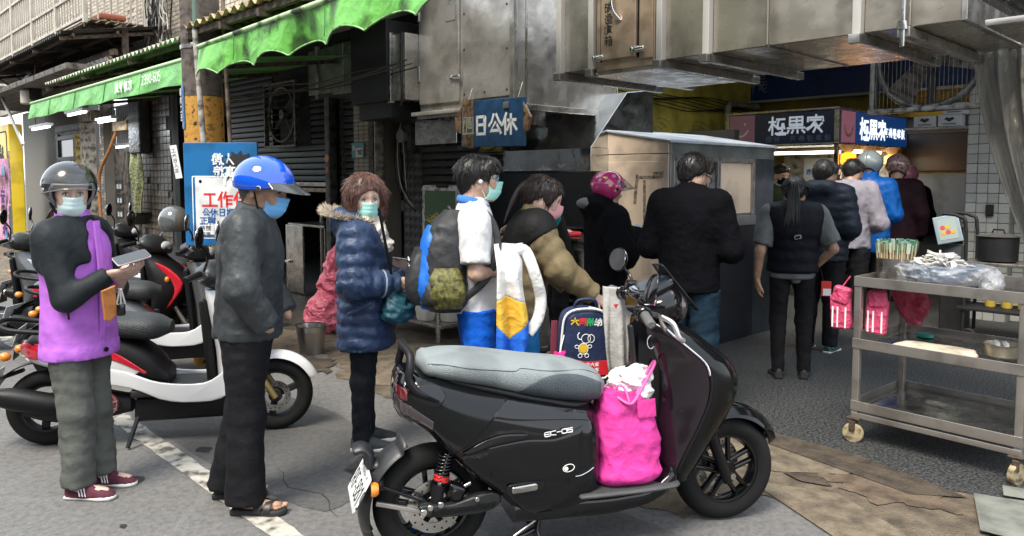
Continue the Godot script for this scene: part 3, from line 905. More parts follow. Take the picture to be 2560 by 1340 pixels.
func left_building()->void:
	var b:=sthing("tiled_shophouse","far left shophouse with beige tiled upper wall and a caged balcony","building",-16.0,4.7)
	var L:=func(u:float,v:float,h:float)->Vector3:return Vector3(u+16.0,h,4.7-v)
	var grime:=mat("wall_grime",K(0.15,0.14,0.125),0.85,0.0,"grime",0.8,"n_grain",0.3)
	var dark:Material=MT["facade_dark"]
	part("upper_wall",MB.new().box(L.call(-20.1,4.8,5.7),V(13.0,4.9,0.2),0.0),MT["tile_backing"],b)
	var tt:=[mat("facade_tile",K(0.62,0.54,0.44),0.5,0.0,"blotch",1.1),mat("facade_tile_b",K(0.57,0.49,0.39),0.5,0.0,"blotch",1.3),mat("facade_tile_c",K(0.66,0.58,0.48),0.5,0.0,"blotch",1.2)]
	tiles("facade_tile",b,L.call(-14.6,4.7,3.25),V(0.24,0,0),V(0,0.068,0),36,38,0.012,0.012,tt,300,0.5)
	tiles("facade_tile",b,L.call(-22.0,4.7,3.6),V(0.24,0,0),V(0,0.068,0),30,40,0.012,0.012,tt,0,0.5)
	part("ground_wall",MB.new().box(L.call(-21.0,4.95,1.6),V(6.0,3.2,0.2),0.0),MT["grout"],b)
	tiles("stone_tile",b,L.call(-20.7,4.845,0.3),V(0.16,0,0),V(0,0.16,0),14,15,0.012,0.014,[mat("stone_grey",K(0.24,0.235,0.22),0.6,0.0,"grime",1.6),mat("stone_grey_b",K(0.17,0.165,0.155),0.6,0.0,"grime",1.6)])
	part("porch_ceiling",MB.new().box(L.call(-17.0,3.9,3.12),V(9.0,0.08,1.6),0.0),grime,b)
	part("side_reveal",MB.new().box(L.call(-12.45,4.8,1.55),V(0.2,3.1,0.4),0.0),dark,b)
	var w:=part("shop_window",MB.new().box(L.call(-19.3,4.86,1.3),V(2.2,2.3,0.04),0.0),mat("window_dark",K(0.035,0.045,0.05),0.15),b)
	for q in [[-20.35,1.3,0.09,2.4],[-18.25,1.3,0.09,2.4],[-19.0,1.95,0.06,0.9]]:
		part("frame_bar",MB.new().box(L.call(q[0],4.82,q[1]),V(q[2],q[3],0.07),0.004),mat("frame_slate",K(0.09,0.115,0.125),0.5),w)
	for h in [2.4,1.92,0.2]:
		part("frame_bar",MB.new().box(L.call(-19.3,4.815,h),V(2.2,0.09,0.06),0.004),MT["frame_slate"],w)
	part("pane",MB.new().box(L.call(-19.65,4.835,1.15),V(1.2,1.4,0.01),0.0),mat("pane_haze",K(0.3,0.31,0.29),0.25,0.0,"soft",1.0),w)
	part("pane",MB.new().box(L.call(-19.65,4.835,2.16),V(1.2,0.38,0.01),0.0),mat("pane_blue",K(0.09,0.12,0.14),0.15),w)
	part("yellow_post",MB.new().box(L.call(-17.75,4.55,1.2),V(0.13,2.4,0.1),0.006),mat("post_ochre",K(0.34,0.24,0.06),0.6,0.0,"grime",1.4),b)
	part("concrete_post",MB.new().box(L.call(-17.2,4.6,1.3),V(0.36,2.6,0.2),0.01),mat("post_beige",K(0.33,0.29,0.23),0.8,0.0,"grime",1.0),b)
	for k in 5:
		part("panel_board",MB.new().box(L.call(-16.85+k*0.1,4.72,1.1),V(0.09,2.2,0.03),0.004),[mat("board_a",K(0.27,0.23,0.18),0.7,0.0,"grime",1.2),mat("board_b",K(0.2,0.17,0.135),0.7,0.0,"grime",1.2)][k % 2],b)
	part("lamp_box",MB.new().box(L.call(-17.0,4.6,2.72),V(0.9,0.2,0.2),0.01),MT["post_beige"],b)
	part("pier",MB.new().box(L.call(-16.42,4.75,1.55),V(0.24,3.1,0.2),0.0),MT["grout_tan"],b)
	tiles("pier_tile",b,L.call(-16.53,4.645,0.05),V(0.115,0,0),V(0,0.055,0),2,56,0.008,0.006,[MT["tile_tan_b"],MT["stone_grey_b"]])
	var tr:=part("transom",MB.new().box(L.call(-15.35,4.9,2.5),V(1.95,0.75,0.03),0.0),mat("transom_dark",K(0.02,0.022,0.025),0.3),b)
	for k in 19:
		part("grille_bar",MB.new().box(L.call(-16.24+k*0.1,4.78,2.48),V(0.022,0.66,0.022),0.003),mat("grille_grey",K(0.2,0.2,0.195),0.5,0.4),tr)
	for h in [2.13,2.48,2.85]:
		part("grille_rail",MB.new().box(L.call(-15.35,4.79,h),V(1.95,0.04,0.03),0.003),MT["grille_grey"],tr)
	var dm:=mat("door_bronze",K(0.17,0.145,0.12),0.45,0.5,"grime",0.9)
	var d:=part("door",MB.new().box(L.call(-15.95,4.84,1.03),V(0.72,2.06,0.05),0.006),dm,b)
	for j in 4:
		for i in 2:
			var lb:=part("letterbox",MB.new().box(L.call(-16.03+i*0.16,4.8,1.36-j*0.27),V(0.13,0.2,0.03),0.004),mat("letterbox",K(0.07,0.062,0.055),0.5,0.4),d)
			part("label_slip",MB.new().box(L.call(-16.03+i*0.16,4.783,1.32-j*0.27),V(0.1,0.09,0.004),0.0),mat("slip",K(0.42,0.46,0.46),0.6),lb)
			part("slot",MB.new().box(L.call(-16.03+i*0.16,4.783,1.42-j*0.27),V(0.09,0.02,0.004),0.0),MT["black"],lb)
	var gd:=part("glass_door",MB.new().box(L.call(-14.95,4.86,1.03),V(1.2,2.06,0.02),0.0),mat("door_glass",K(0.19,0.2,0.19),0.12,0.0,"blotch",0.8),b)
	for q in [[-15.53,0.08,2.06],[-14.95,0.05,2.06],[-14.37,0.08,2.06]]:
		part("stile",MB.new().box(L.call(q[0],4.83,1.03),V(q[1],q[2],0.05),0.005),dm,gd)
	for h in [2.03,0.08]:
		part("rail",MB.new().box(L.call(-14.95,4.825,h),V(1.2,0.1,0.05),0.005),dm,gd)
	part("door_handle",MB.new().tube([L.call(-15.1,4.8,0.75),L.call(-15.1,4.75,0.75),L.call(-15.1,4.75,0.42),L.call(-15.1,4.8,0.42)],0.014,6),MT["steel"],gd)
	part("notice",MB.new().box(L.call(-14.7,4.79,0.95),V(0.34,0.5,0.004),0.0),mat("notice_pink",K(0.55,0.25,0.33),0.6,0.0,"soft",3.0),gd)
	part("notice",MB.new().box(L.call(-14.72,4.786,1.22),V(0.28,0.14,0.004),0.0),mat("notice_yellow",K(0.6,0.5,0.06),0.6),gd)
	part("red_ribbon",MB.new().box(L.call(-14.42,4.77,1.15),V(0.07,0.75,0.006),0.0,Basis(V(0,0,1),0.08)),MT["print_red"],gd)
	part("tiled_stretch",MB.new().box(L.call(-13.35,4.72,1.55),V(1.7,3.1,0.2),0.0),mat("grout_dark",K(0.045),0.9),b)
	tiles("wall_tile",b,L.call(-14.15,4.615,0.4),V(0.16,0,0),V(0,0.11,0),9,24,0.01,0.012,[mat("tile_brown",K(0.13,0.105,0.08),0.45,0.0,"grime",1.4),mat("tile_brown_b",K(0.09,0.075,0.06),0.45,0.0,"grime",1.4)],300,0.0,0.05)
	part("black_sheath",MB.new().box(L.call(-13.75,4.48,2.4),V(0.55,1.0,0.2),0.03),mat("sheath_black",K(0.025),0.7,0.0,"soft",1.0,"n_fold",0.6),b)
	var net:=MB.new()
	net.sheet(8,20,func(s,t):return L.call(-14.1+s*0.5+sin(t*14)*0.015,4.44-sin(s*9+t*5)*0.03,1.95-t*1.05),0.01)
	part("green_netting",net,mat("netting",K(0.20,0.20,0.075),0.85,0.0,"grime",2.0,"n_fold",1.0),b)
	part("bracket_shelf",MB.new().prism(poly([0,0,0.5,0,0.5,-0.05,0.2,-0.22,0.15,-0.22,0.15,-0.05,0,-0.05]),0,0.25,xf(L.call(-14.15,4.6,0.9))),MT["dark_iron"],b)
	var od:=sthing("orange_conduit","orange corrugated conduit bending down beside the door into a box","conduit",-15.0,4.55)
	var om:=mat("conduit_orange",K(0.42,0.16,0.035),0.55,0.0,"blotch",3.0)
	part("conduit_upper",MB.new().tube(smooth3([V(0.95,2.95,0),V(0.9,2.75,0.04),V(0.6,2.52,0.05),V(0.1,2.43,0.05)],5),0.022,8),om,od)
	part("conduit_lower",MB.new().tube(smooth3([V(0.05,2.4,0.05),V(-0.5,2.0,0.05),V(-1.05,1.65,0.05),V(-1.2,1.3,0.05),V(-1.15,0.6,0.05),V(-1.15,-0.0,0.05)],5),0.03,8),om,od)
	part("conduit_lower",MB.new().tube(smooth3([V(-1.15,0.4,0.06),V(-1.4,0.5,0.07),V(-1.6,0.35,0.07),V(-1.65,-0.0,0.07)],5),0.02,8),om,od)
	part("junction_box",MB.new().box(V(0.33,2.41,0.06),V(0.75,0.17,0.12),0.015),mat("box_tan",K(0.33,0.23,0.12),0.6,0.0,"grime",2.0),od)
	var cm:=mat("cage_paint",K(0.50,0.46,0.39),0.6,0.0,"soft",1.2)
	var cg:=part("balcony_cage",MB.new().box(L.call(-19.0,4.2,4.03),V(10.6,0.06,0.9),0.0),grime,b)
	for k in 54:
		part("cage_bar",MB.new().box(L.call(-22.9+k*0.17,3.7,5.0),V(0.02,1.9,0.02),0.0),cm,cg)
	for h in [4.08,4.5,5.05,5.6]:
		part("cage_rail",MB.new().box(L.call(-18.35,3.69,h),V(9.4,0.05,0.05),0.004),cm,cg)
	for k in 6:
		part("cage_post",MB.new().box(L.call(-13.68-k*1.7,3.69,4.95),V(0.07,1.95,0.07),0.004),cm,cg)
	for k in 9:
		part("cage_bar",MB.new().box(L.call(-13.68,3.78+k*0.1,5.0),V(0.025,1.9,0.025),0.0),cm,cg)
	for k in 7:
		part("floor_joist",MB.new().box(L.call(-13.8-k*1.3,4.2,3.97),V(0.07,0.07,1.0),0.003),MT["iron_rust"],cg)
		part("bracket",MB.new().bar(L.call(-13.8-k*1.3,4.62,3.35),L.call(-13.8-k*1.3,3.75,3.95),0.04,0.04),MT["iron_rust"],cg)
	for k in 7:
		part("floor_slat",MB.new().box(L.call(-17.9,3.75+k*0.14,4.0),V(9.0,0.02,0.09),0.0),mat("slat_wood",K(0.34,0.26,0.17),0.8,0.0,"grime",1.0),cg)
	part("flower_tray",MB.new().box(L.call(-13.9,4.1,4.12),V(0.5,0.1,0.4),0.02),mat("tray_red",K(0.3,0.09,0.05),0.7),cg)
	var ys:=sthing("yellow_sign","tall yellow lightbox sign with black characters and a frame line, far left","sign",-19.3,3.6)
	part("box",MB.new().box(V(-0.9,1.35,0),V(3.4,2.5,0.25),0.02),mat("sign_yellow",K(0.78,0.55,0.02),0.35,0.0,"soft",0.5),ys)
	var fr:=MB.new()
	fr.tube([V(0.55,2.45,0),V(-2.4,2.45,0)],0.02,4).tube([V(0.62,2.38,0),V(0.62,0.95,0)],0.02,4).tube([V(0.55,2.45,0),V(0.62,2.38,0)],0.02,4)
	part("frame_line",fr,MT["print_black"],ys,xf(V(0,0,0.12)))
	part("lettering",brush(["髮","型"],0.42,0.05,1.1,true,xf(V(-0.15,1.78,0.128))),MT["print_black"],ys)
	part("dark_panel",MB.new().prism(rrect(0.52,0.5,0.05),0,0.004,xf(V(0.42,0.66,0.126)),0.0),mat("sign_green",K(0.01,0.05,0.04),0.4),ys)
	latin("30",0.17,ys,MT["print_white"],xf(V(0.42,0.77,0.134)))
	latin("94",0.17,ys,MT["print_white"],xf(V(0.42,0.54,0.134)))
	part("lettering",brush(["大"],0.25,0.035,1.1,true,xf(V(0.25,0.98,0.128))),MT["print_black"],ys)
	part("foot",MB.new().box(V(-0.9,0.06,0),V(3.2,0.12,0.3),0.01),MT["dark_iron"],ys)
	var pb:=sthing("pink_banner","narrow pink cloth banner with purple characters and blue splashes, in front of the yellow sign","banner",-17.2,3.2)
	var ban:=MB.new()
	ban.sheet(8,24,func(s,t):return V(-1.0+s*1.0,1.86-t*1.6,sin(t*7+s*3)*0.03),0.006)
	part("cloth",ban,mat("banner_pink",K(0.62,0.30,0.47),0.7,0.0,"soft",1.0,"n_cloth",0.4),pb)
	part("lettering",brush(["童","裝"],0.42,0.055,1.05,true,xf(V(-0.52,0.86,0.05))),mat("banner_purple",K(0.07,0.01,0.12),0.6),pb)
	part("lettering",brush(["字","內"],0.3,0.03,1.1,false,xf(V(-0.72,1.28,0.05))),mat("banner_brown",K(0.12,0.04,0.03),0.6),pb)
	for q in [[-0.25,1.6,0.14],[-0.2,0.42,0.13],[-0.32,0.5,0.07],[-0.12,1.72,0.06]]:
		part("splash_print",MB.new().prism(irregular([q[0]-q[2],q[1],q[0],q[1]+q[2],q[0]+q[2],q[1],q[0],q[1]-q[2]],0.06,5,0.03),0,0.002,xf(V(0,0,0.045)),0.0),mat("splash_blue",K(0.04,0.28,0.42),0.6),pb)
	part("pole",MB.new().cyl(V(0.02,0,-0.02),V(0.02,2.0,-0.02),0.015),MT["steel_dull"],pb)
	part("base",MB.new().cyl(V(0.02,0,-0.02),V(0.02,0.06,-0.02),0.16),MT["dark_iron"],pb)
	var nt:=sthing("wall_notice","small yellow warning notice with a red ring, on the grey stone tiles","notice",-20.1,4.8,1.25)
	part("plate",MB.new().box(V(0,0.2,0),V(0.42,0.42,0.012),0.003),MT["notice_yellow"],nt)
	part("red_ring",MB.new().lathe([Vector2(0.07,0),Vector2(0.12,0),Vector2(0.12,0.004),Vector2(0.07,0.004)],20,xf(V(0,0.24,0.008),Vector3(90,0,0)),false),MT["print_red"],nt)
	part("black_strip",MB.new().box(V(0,0.04,0.008),V(0.36,0.07,0.004),0.0),MT["print_black"],nt)
	for k in 3:
		var q:Array=[[-16.4,3.6,2.40,1.3],[-14.6,3.75,2.57,1.1],[-14.2,4.1,2.44,0.9]][k]
		var t:=sthing("strip_lamp",["lit strip lamp low at the far left end, below the awning tip","lit strip lamp hung just under the green awning edge","lit strip lamp behind the others, nearest the tiled pier"][k],"lamp",q[0],q[1],q[2],0.0,"strip lamps under the green awning")
		part("housing",MB.new().box(V(0,0.06,0),V(q[3],0.05,0.12),0.006),MT["lamp_white"],t)
		part("tube",MB.new().cyl(V(-q[3]*0.48,0.015,0),V(q[3]*0.48,0.015,0),0.018,-1.0,10),mat("tube_glow",K(0.9),0.4,0.0,"",1.0,"",1.0,{"emit":Color(0.95,0.98,1.0),"e":3.0}),t)
		part("hanger",MB.new().cyl(V(-q[3]*0.3,0.08,0),V(-q[3]*0.3,0.6,0),0.006),MT["dark_iron"],t)
		part("hanger",MB.new().cyl(V(q[3]*0.3,0.08,0),V(q[3]*0.3,0.6,0),0.006),MT["dark_iron"],t)
		var al:=AreaLight3D.new()
		al.area_size=Vector2(q[3]*0.9,0.04)
		al.light_energy=1.2
		al.light_color=Color(0.95,0.98,1.0)
		al.shadow_enabled=true
		al.rotation_degrees.x=-90
		al.position=V(0,-0.008,0)
		t.add_child(al)
func awnings()->void:
	var green:=mat("awning_green",K(0.16,0.47,0.085),0.5,0.0,"mould",0.55,"n_fold",0.35,{"back":Color(0.25,0.5,0.15)})
	var green2:=mat("awning_green_clean",K(0.15,0.46,0.11),0.45,0.0,"soft",0.8,"n_fold",0.35,{"back":Color(0.25,0.5,0.15)})
	var hem:=mat("awning_hem",K(0.32,0.58,0.24),0.5,0.0,"mould",1.5)
	var a:=sthing("near_awning","near green awning with a mouldy scalloped valance, right of the yellow pole","awning",-5.72,2.3,2.24)
	var hemy:=func(x:float)->float:return 0.02+0.06*pow(absf(sin((x+0.06)*PI/0.46)),0.7)-0.045
	var val:=MB.new()
	val.sheet(150,10,func(s:float,t:float):
		var x:float=s*3.2
		var lo:float=hemy.call(x)
		var bil:float=(0.035*sin(x*7.0)+0.03*sin(x*2.7+1.0))*t
		return V(x,lerpf(0.215+x*0.025,lo+x*0.025,t),bil),0.004)
	part("valance",val,green,a)
	var roof:=MB.new()
	roof.sheet(40,8,func(s,t):return V(s*3.2,0.22+s*0.08+t*0.45-0.04*sin(t*PI),-t*1.3+0.01*sin(s*30)),0.004)
	part("roof_cloth",roof,green,a)
	var hp:=[]
	for i in 160:
		var x:=i/159.0*3.2
		hp.append(V(x,hemy.call(x)+x*0.025,(0.035*sin(x*7.0)+0.03*sin(x*2.7+1.0))))
	part("hem",MB.new().tube(hp,0.006,5),hem,a)
	part("front_bar",MB.new().tube([V(-0.02,0.225,0.0),V(3.2,0.297,0.0)],0.018,8),mat("awning_edge",K(0.45,0.58,0.35),0.5,0.0,"mould",1.2),a)
	for k in 3:
		part("rafter",MB.new().bar(V(0.1+k*1.45,0.2,-0.05),V(0.1+k*1.45,0.62,-1.3),0.03,0.04),MT["iron_rust"],a)
	for k in 3:
		part("cloth_seam",MB.new().tube([V(0.62+k*1.2,0.225,0.012),V(0.62+k*1.2,0.12,0.014),V(0.62+k*1.2,0.06,0.02)],0.004,4),mat("seam_green",K(0.05,0.2,0.05),0.7),a)
	var f:=sthing("far_awning","far green awning with clean straight valance and white lettering, left of the pole","awning",-12.1,2.55,2.29)
	var v2:=MB.new()
	v2.sheet(90,8,func(s,t):return V(s*5.55,lerpf(0.21,0.0+0.008*sin(s*30),t),t*0.03+0.012*sin(s*40+t*2)*t),0.004)
	part("valance",v2,green2,f)
	var r2:=MB.new()
	r2.sheet(20,6,func(s,t):return V(s*5.55,0.21+t*0.2,-t*1.6),0.004)
	part("roof_cloth",r2,green2,f)
	part("front_bar",MB.new().tube([V(0,0.215,0.0),V(5.55,0.215,0.0)],0.018,8),mat("awning_edge2",K(0.36,0.56,0.28),0.5),f)
	part("lettering",brush(["興","邦","帆","布"],0.1,0.016,1.35,false,xf(V(3.72,0.055,0.042))),MT["print_white"],f)
	latin("2390-605",0.085,f,MT["print_white"],xf(V(4.75,0.11,0.044)),0.002,false)
	for k in 4:
		part("cloth_seam",MB.new().tube([V(1.05+k*1.12,0.21,0.006),V(1.05+k*1.12,0.0,0.038)],0.005,4),MT["seam_green"],f)
	for k in 5:
		part("rafter",MB.new().bar(V(0.1+k*1.3,0.15,-0.05),V(0.1+k*1.3,0.38,-1.6),0.03,0.04),MT["iron_rust"],f)
	corrugated("corrugated_roof","corrugated iron canopy above the far green awning, its white edge jagged",-12.9,2.9,2.86,7.4,1.75,0.55,mat("sheet_white",K(0.42,0.43,0.38),0.55,0.3,"rust",0.9))
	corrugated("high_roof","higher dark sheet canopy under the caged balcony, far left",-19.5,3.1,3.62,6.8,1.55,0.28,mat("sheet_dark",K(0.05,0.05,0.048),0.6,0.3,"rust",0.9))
	corrugated("small_roof","short yellowed corrugated sheet resting over the top of the yellow pole",-6.1,2.32,2.66,2.6,0.62,0.04,mat("sheet_yellow",K(0.45,0.36,0.2),0.6,0.1,"rust",1.5))
	var fr:=sthing("roof_frame","rusty steel frame of beams holding up the dark sheet canopy","frame",-15.0,4.0,2.8)
	for q in [[-1.4,1.05,0,2.2,1.02,0],[-1.2,0.55,0.4,2.4,0.6,0.2],[-1.3,0.05,0.5,2.3,0.42,0.3],[-1.35,-0.2,0.5,-1.35,0.98,0.4],[2.2,0.4,0,2.2,1.0,0],[-4.5,0.6,0.8,-1.3,0.3,0.6]]:
		part("beam",MB.new().bar(V(q[0],q[1],q[2]),V(q[3],q[4],q[5]),0.07,0.09),MT["iron_rust"],fr)
	part("pale_beam",MB.new().bar(V(-1.2,0.42,0.45),V(2.3,0.5,0.25),0.07,0.08),mat("beam_white",K(0.42,0.42,0.42),0.5,0.4,"rust",1.0),fr)
	part("wooden_beam",MB.new().bar(V(-4.9,0.6,0.9),V(-3.2,0.75,0.8),0.1,0.14),mat("beam_wood",K(0.3,0.17,0.08),0.8),fr)
func corrugated(called:String,label:String,u:float,v:float,h:float,len:float,depth:float,rise:float,m:Material)->void:
	var a:=sthing(called,label,"roof",u,v,h)
	var sh:=MB.new()
	var n:=int(len/0.02)
	sh.sheet(n,3,func(s,t):return V(s*len,t*rise+0.022*sin(s*len*TAU/0.13),-t*depth),0.004)
	part("sheet",sh,m,a)
	for k in 3:
		part("purlin",MB.new().box(V(len/2,rise*(0.1+k*0.4)-0.05,-depth*(0.1+k*0.4)),V(len,0.05,0.04),0.003),MT["iron_rust"],a)
	for k in 5:
		part("rafter",MB.new().bar(V(0.1+k*(len-0.2)/4,-0.08,0.0),V(0.1+k*(len-0.2)/4,rise-0.08,-depth),0.04,0.05),MT["iron_rust"],a)
func rivets(parent:Node3D,pts:Array,z:float,m:Material)->void:
	var r:=MB.new().ell(Vector3.ZERO,V(0.011,0.011,0.005),8).mesh()
	for p in pts:
		piece("rivet",r,m,parent,Transform3D(Basis.IDENTITY,V(p[0],p[1],z)))
func latch(parent:Node3D,x:float,y:float,z:float,s:=1.0)->void:
	var l:=part("latch",MB.new().box(V(0,0,0),V(0.1*s,0.05*s,0.012),0.004),MT["steel"],parent,xf(V(x,y,z)))
	part("catch",MB.new().box(V(0.02*s,0,0.014),V(0.09*s,0.03*s,0.018),0.006),MT["chrome"],l)
	part("keeper",MB.new().box(V(-0.06*s,0,0.006),V(0.025*s,0.045*s,0.02),0.004),MT["chrome"],l)
func ducts()->void:
	var gal:Material=MT["galvanised"]
	var warmsteel:=mat("steel_warm",K(0.38,0.345,0.29),0.36,0.65,"soft",0.8,"n_dent",0.2,{"rtex": "rough"})
	var bronze:=mat("steel_tan",K(0.44,0.33,0.24),0.4,0.5,"soft",1.5,"n_dent",0.5)
	var d:=sthing("long_duct","long galvanised air duct hanging over the shopfront, with flanges and cross rails","duct",-3.66,4.0,2.23)
	var du:=func(u:float)->float:return u+3.66
	var sec:=[[-3.66,-3.34,0.0,gal,"duct_section"],[-2.82,-2.49,0.0,warmsteel,"duct_section"],[-2.45,-1.62,0.0,warmsteel,"duct_section"],[-1.58,-1.13,0.0,warmsteel,"duct_section"]]
	for q in sec:
		part(q[4],MB.new().box(V((du.call(q[0])+du.call(q[1]))/2,0.55,-0.56),V(q[1]-q[0],1.1,1.1),0.006),q[3],d)
	for u in [-3.64,-3.35,-2.80,-2.47,-1.60]:
		var fl:=part("flange",MB.new().box(V(du.call(u),0.55,0.012),V(0.045,1.14,0.05),0.004),mat("flange_zinc",K(0.45,0.43,0.4),0.55,0.3),d)
		part("flange_foot",MB.new().box(V(du.call(u)-0.005,-0.03,0.02),V(0.06,0.05,0.07),0.004),MT["steel_dull"],fl)
		part("cross_rail",MB.new().bar(V(du.call(u),-0.025,0.03),V(du.call(u),-0.025,-1.2),0.05,0.05,0.004),MT["steel_dull"],d)
	for u in [-2.1,-1.36]:
		part("standing_seam",MB.new().box(V(du.call(u),0.55,0.0),V(0.012,1.09,0.014),0.003),warmsteel,d)
		part("bottom_seam",MB.new().box(V(du.call(u),-0.002,-0.55),V(0.01,0.01,1.08),0.002),MT["steel_dull"],d)
	part("hanger_rod",MB.new().cyl(V(du.call(-1.37),-0.1,0.06),V(du.call(-1.37),1.1,0.06),0.012),MT["steel"],d)
	part("hanger_nut",MB.new().cyl(V(du.call(-1.37),-0.02,0.06),V(du.call(-1.37),0.02,0.06),0.025,-1.0,6),MT["steel"],d)
	part("cross_rail",MB.new().bar(V(du.call(-1.37),-0.03,0.05),V(du.call(-1.37),-0.03,-1.2),0.06,0.05,0.004),MT["steel_dull"],d)
	var mouth:=part("mouth_frame",MB.new().box(V(du.call(-1.128),0.06,-0.56),V(0.03,0.12,1.1),0.003),MT["steel_dull"],d)
	for k in 46:
		part("screen_wire",MB.new().box(V(du.call(-1.12),0.4,-0.03-k*0.0235),V(0.004,0.6,0.004),0.0),MT["steel"],mouth)
	for k in 5:
		part("screen_wire",MB.new().box(V(du.call(-1.116),0.15+k*0.05,-0.56),V(0.004,0.004,1.06),0.0),MT["steel"],mouth)
	part("dark_inside",MB.new().box(V(du.call(-1.127),0.5,-0.56),V(0.006,0.75,1.06),0.0),MT["black"],mouth)
	part("hood_apron",MB.new().box(V(du.call(-0.1),-0.02,-0.62),V(1.9,0.03,1.15),0.004),MT["steel_dull"],d)
	var fb:=sthing("filter_box","brownish steel filter box with black characters and two latches, let into the long duct","filter box",-3.31,3.98,2.2)
	part("casing",MB.new().box(V(0.235,0.6,-0.55),V(0.47,1.2,1.1),0.006),bronze,fb)
	part("door",MB.new().box(V(0.19,0.63,0.008),V(0.28,1.12,0.02),0.004),bronze,fb)
	part("side_strip",MB.new().box(V(0.41,0.62,0.006),V(0.1,1.14,0.012),0.003),bronze,fb)
	part("door_gap",MB.new().box(V(0.345,0.63,0.006),V(0.008,1.14,0.008),0.0),MT["black"],fb)
	part("door_gap",MB.new().box(V(0.045,0.63,0.006),V(0.006,1.14,0.008),0.0),MT["black"],fb)
	latch(fb,0.36,0.11,0.022,0.8)
	latch(fb,0.04,0.09,0.022,0.7)
	part("lettering",brush(["碳","過","濾","箱"],0.062,0.007,1.16,true,xf(V(0.085,0.375,0.0195))),MT["print_black"],fb)
	part("grab_handle",MB.new().tube(smooth3([V(0.19,0.55,0.02),V(0.17,0.5,0.06),V(0.18,0.38,0.06),V(0.215,0.31,0.02)],5),0.008,8),MT["chrome"],fb)
	part("underside_frame",MB.new().box(V(0.24,-0.012,-0.5),V(0.5,0.02,1.0),0.003),MT["steel_dull"],fb)
	var b:=sthing("exhaust_box","large riveted galvanised exhaust box with a latched door, above the closing day notice","duct box",-5.67,4.3,2.09)
	part("casing",MB.new().box(V(0.63,0.6,-0.65),V(1.26,1.2,1.3),0.006),gal,b)
	part("door",MB.new().box(V(0.30,0.62,0.012),V(0.56,1.1,0.03),0.006),gal,b)
	part("hinge",MB.new().cyl(V(0.03,0.28,0.03),V(0.03,0.42,0.03),0.012),MT["steel_dull"],b)
	part("hinge",MB.new().cyl(V(0.03,0.82,0.03),V(0.03,0.96,0.03),0.012),MT["steel_dull"],b)
	latch(b,0.55,0.27,0.03)
	latch(b,0.53,0.98,0.03)
	part("rating_label",MB.new().box(V(0.48,0.83,0.03),V(0.13,0.13,0.003),0.0),mat("label_grey",K(0.3,0.28,0.26),0.6,0.0,"speck",3.0),b)
	part("panel",MB.new().box(V(0.93,0.62,0.006),V(0.62,1.1,0.012),0.003),gal,b)
	part("corner_post",MB.new().box(V(1.25,0.6,0.015),V(0.05,1.24,0.05),0.005),MT["steel_dull"],b)
	part("bottom_lip",MB.new().box(V(0.3,-0.02,0.04),V(0.62,0.035,0.12),0.004),mat("lip",K(0.5,0.47,0.42),0.5,0.6,"soft",1.0),b)
	part("bottom_angle",MB.new().box(V(1.27,-0.02,-0.6),V(0.06,0.05,1.45),0.004),MT["steel_dull"],b)
	part("bottom_angle",MB.new().box(V(0.64,-0.03,0.0),V(1.32,0.05,0.05),0.004),MT["steel_dull"],b)
	part("vertical_rod",MB.new().cyl(V(1.33,-0.05,-0.05),V(1.33,1.2,-0.05),0.009),MT["steel"],b)
	part("vertical_rod",MB.new().cyl(V(1.3,-0.05,-1.25),V(1.3,1.2,-1.25),0.009),MT["steel"],b)
	rivets(b,[[0.64,0.12],[0.64,0.5],[0.64,0.8],[0.9,0.12],[1.17,0.12],[1.17,0.45],[1.17,0.8]],0.013,MT["dark_iron"])
	var s:=sthing("small_duct","pair of small steel duct ends left of the black duct, under the near awning","duct",-7.36,4.1,2.34)
	part("duct_section",MB.new().box(V(0.26,0.25,-0.4),V(0.5,0.46,0.8),0.008),mat("steel_olive",K(0.30,0.30,0.26),0.45,0.9,"blotch",1.0,"n_dent",0.4),s,Transform3D.IDENTITY)
	part("duct_section",MB.new().box(V(0.7,0.24,-0.38),V(0.4,0.5,0.78),0.008),MT["steel_olive"],s)
	part("flange",MB.new().box(V(0.2,0.24,0.0),V(0.035,0.54,0.05),0.004),MT["steel_dull"],s)
	part("sheet_seam",MB.new().box(V(0.72,0.24,0.012),V(0.008,0.48,0.01),0.002),MT["steel_dull"],s)
	var k:=sthing("black_duct","black sheet duct with a collar below, between the small duct and the exhaust box","duct",-6.46,4.06,2.05)
	part("upper_box",MB.new().box(V(0.3,0.52,-0.4),V(0.6,0.74,0.8),0.008),mat("duct_black",K(0.015,0.014,0.017),0.5,0.2,"soft",1.0),k)
	part("collar",MB.new().box(V(0.33,0.09,-0.4),V(0.54,0.18,0.7),0.006),MT["duct_black"],k)
	var c:=sthing("flanged_duct","narrow steel duct stub with a bright flange, touching the exhaust box","duct",-5.86,4.12,2.2)
	part("duct_section",MB.new().box(V(0.11,0.3,-0.4),V(0.2,0.6,0.8),0.006),MT["steel_dull"],c)
	part("flange",MB.new().box(V(0.0,0.3,0.01),V(0.05,0.64,0.05),0.004),MT["steel"],c)
	part("cable_run",MB.new().tube(smooth3([V(0.2,0.6,0.03),V(0.19,0.3,0.03),V(0.2,0.08,0.03),V(0.17,-0.05,0.02)],4),0.012,6),MT["cable"],c)
	var n:=sthing("closed_notice","blue hanging notice with white characters and brown tape, under the exhaust box","notice board",-4.98,4.2,1.745)
	part("board",MB.new().box(V(0.40,0.2,0),V(0.76,0.38,0.02),0.003),mat("notice_blue",K(0.012,0.07,0.17),0.45,0.0,"blotch",2.0),n,xf(Vector3.ZERO,Vector3(0,0,-1.0)))
	part("tape_strip",MB.new().box(V(0.07,0.21,0.012),V(0.06,0.4,0.004),0.0),mat("tape_brown",K(0.20,0.13,0.075),0.4,0.0,"grime",3.0),n)
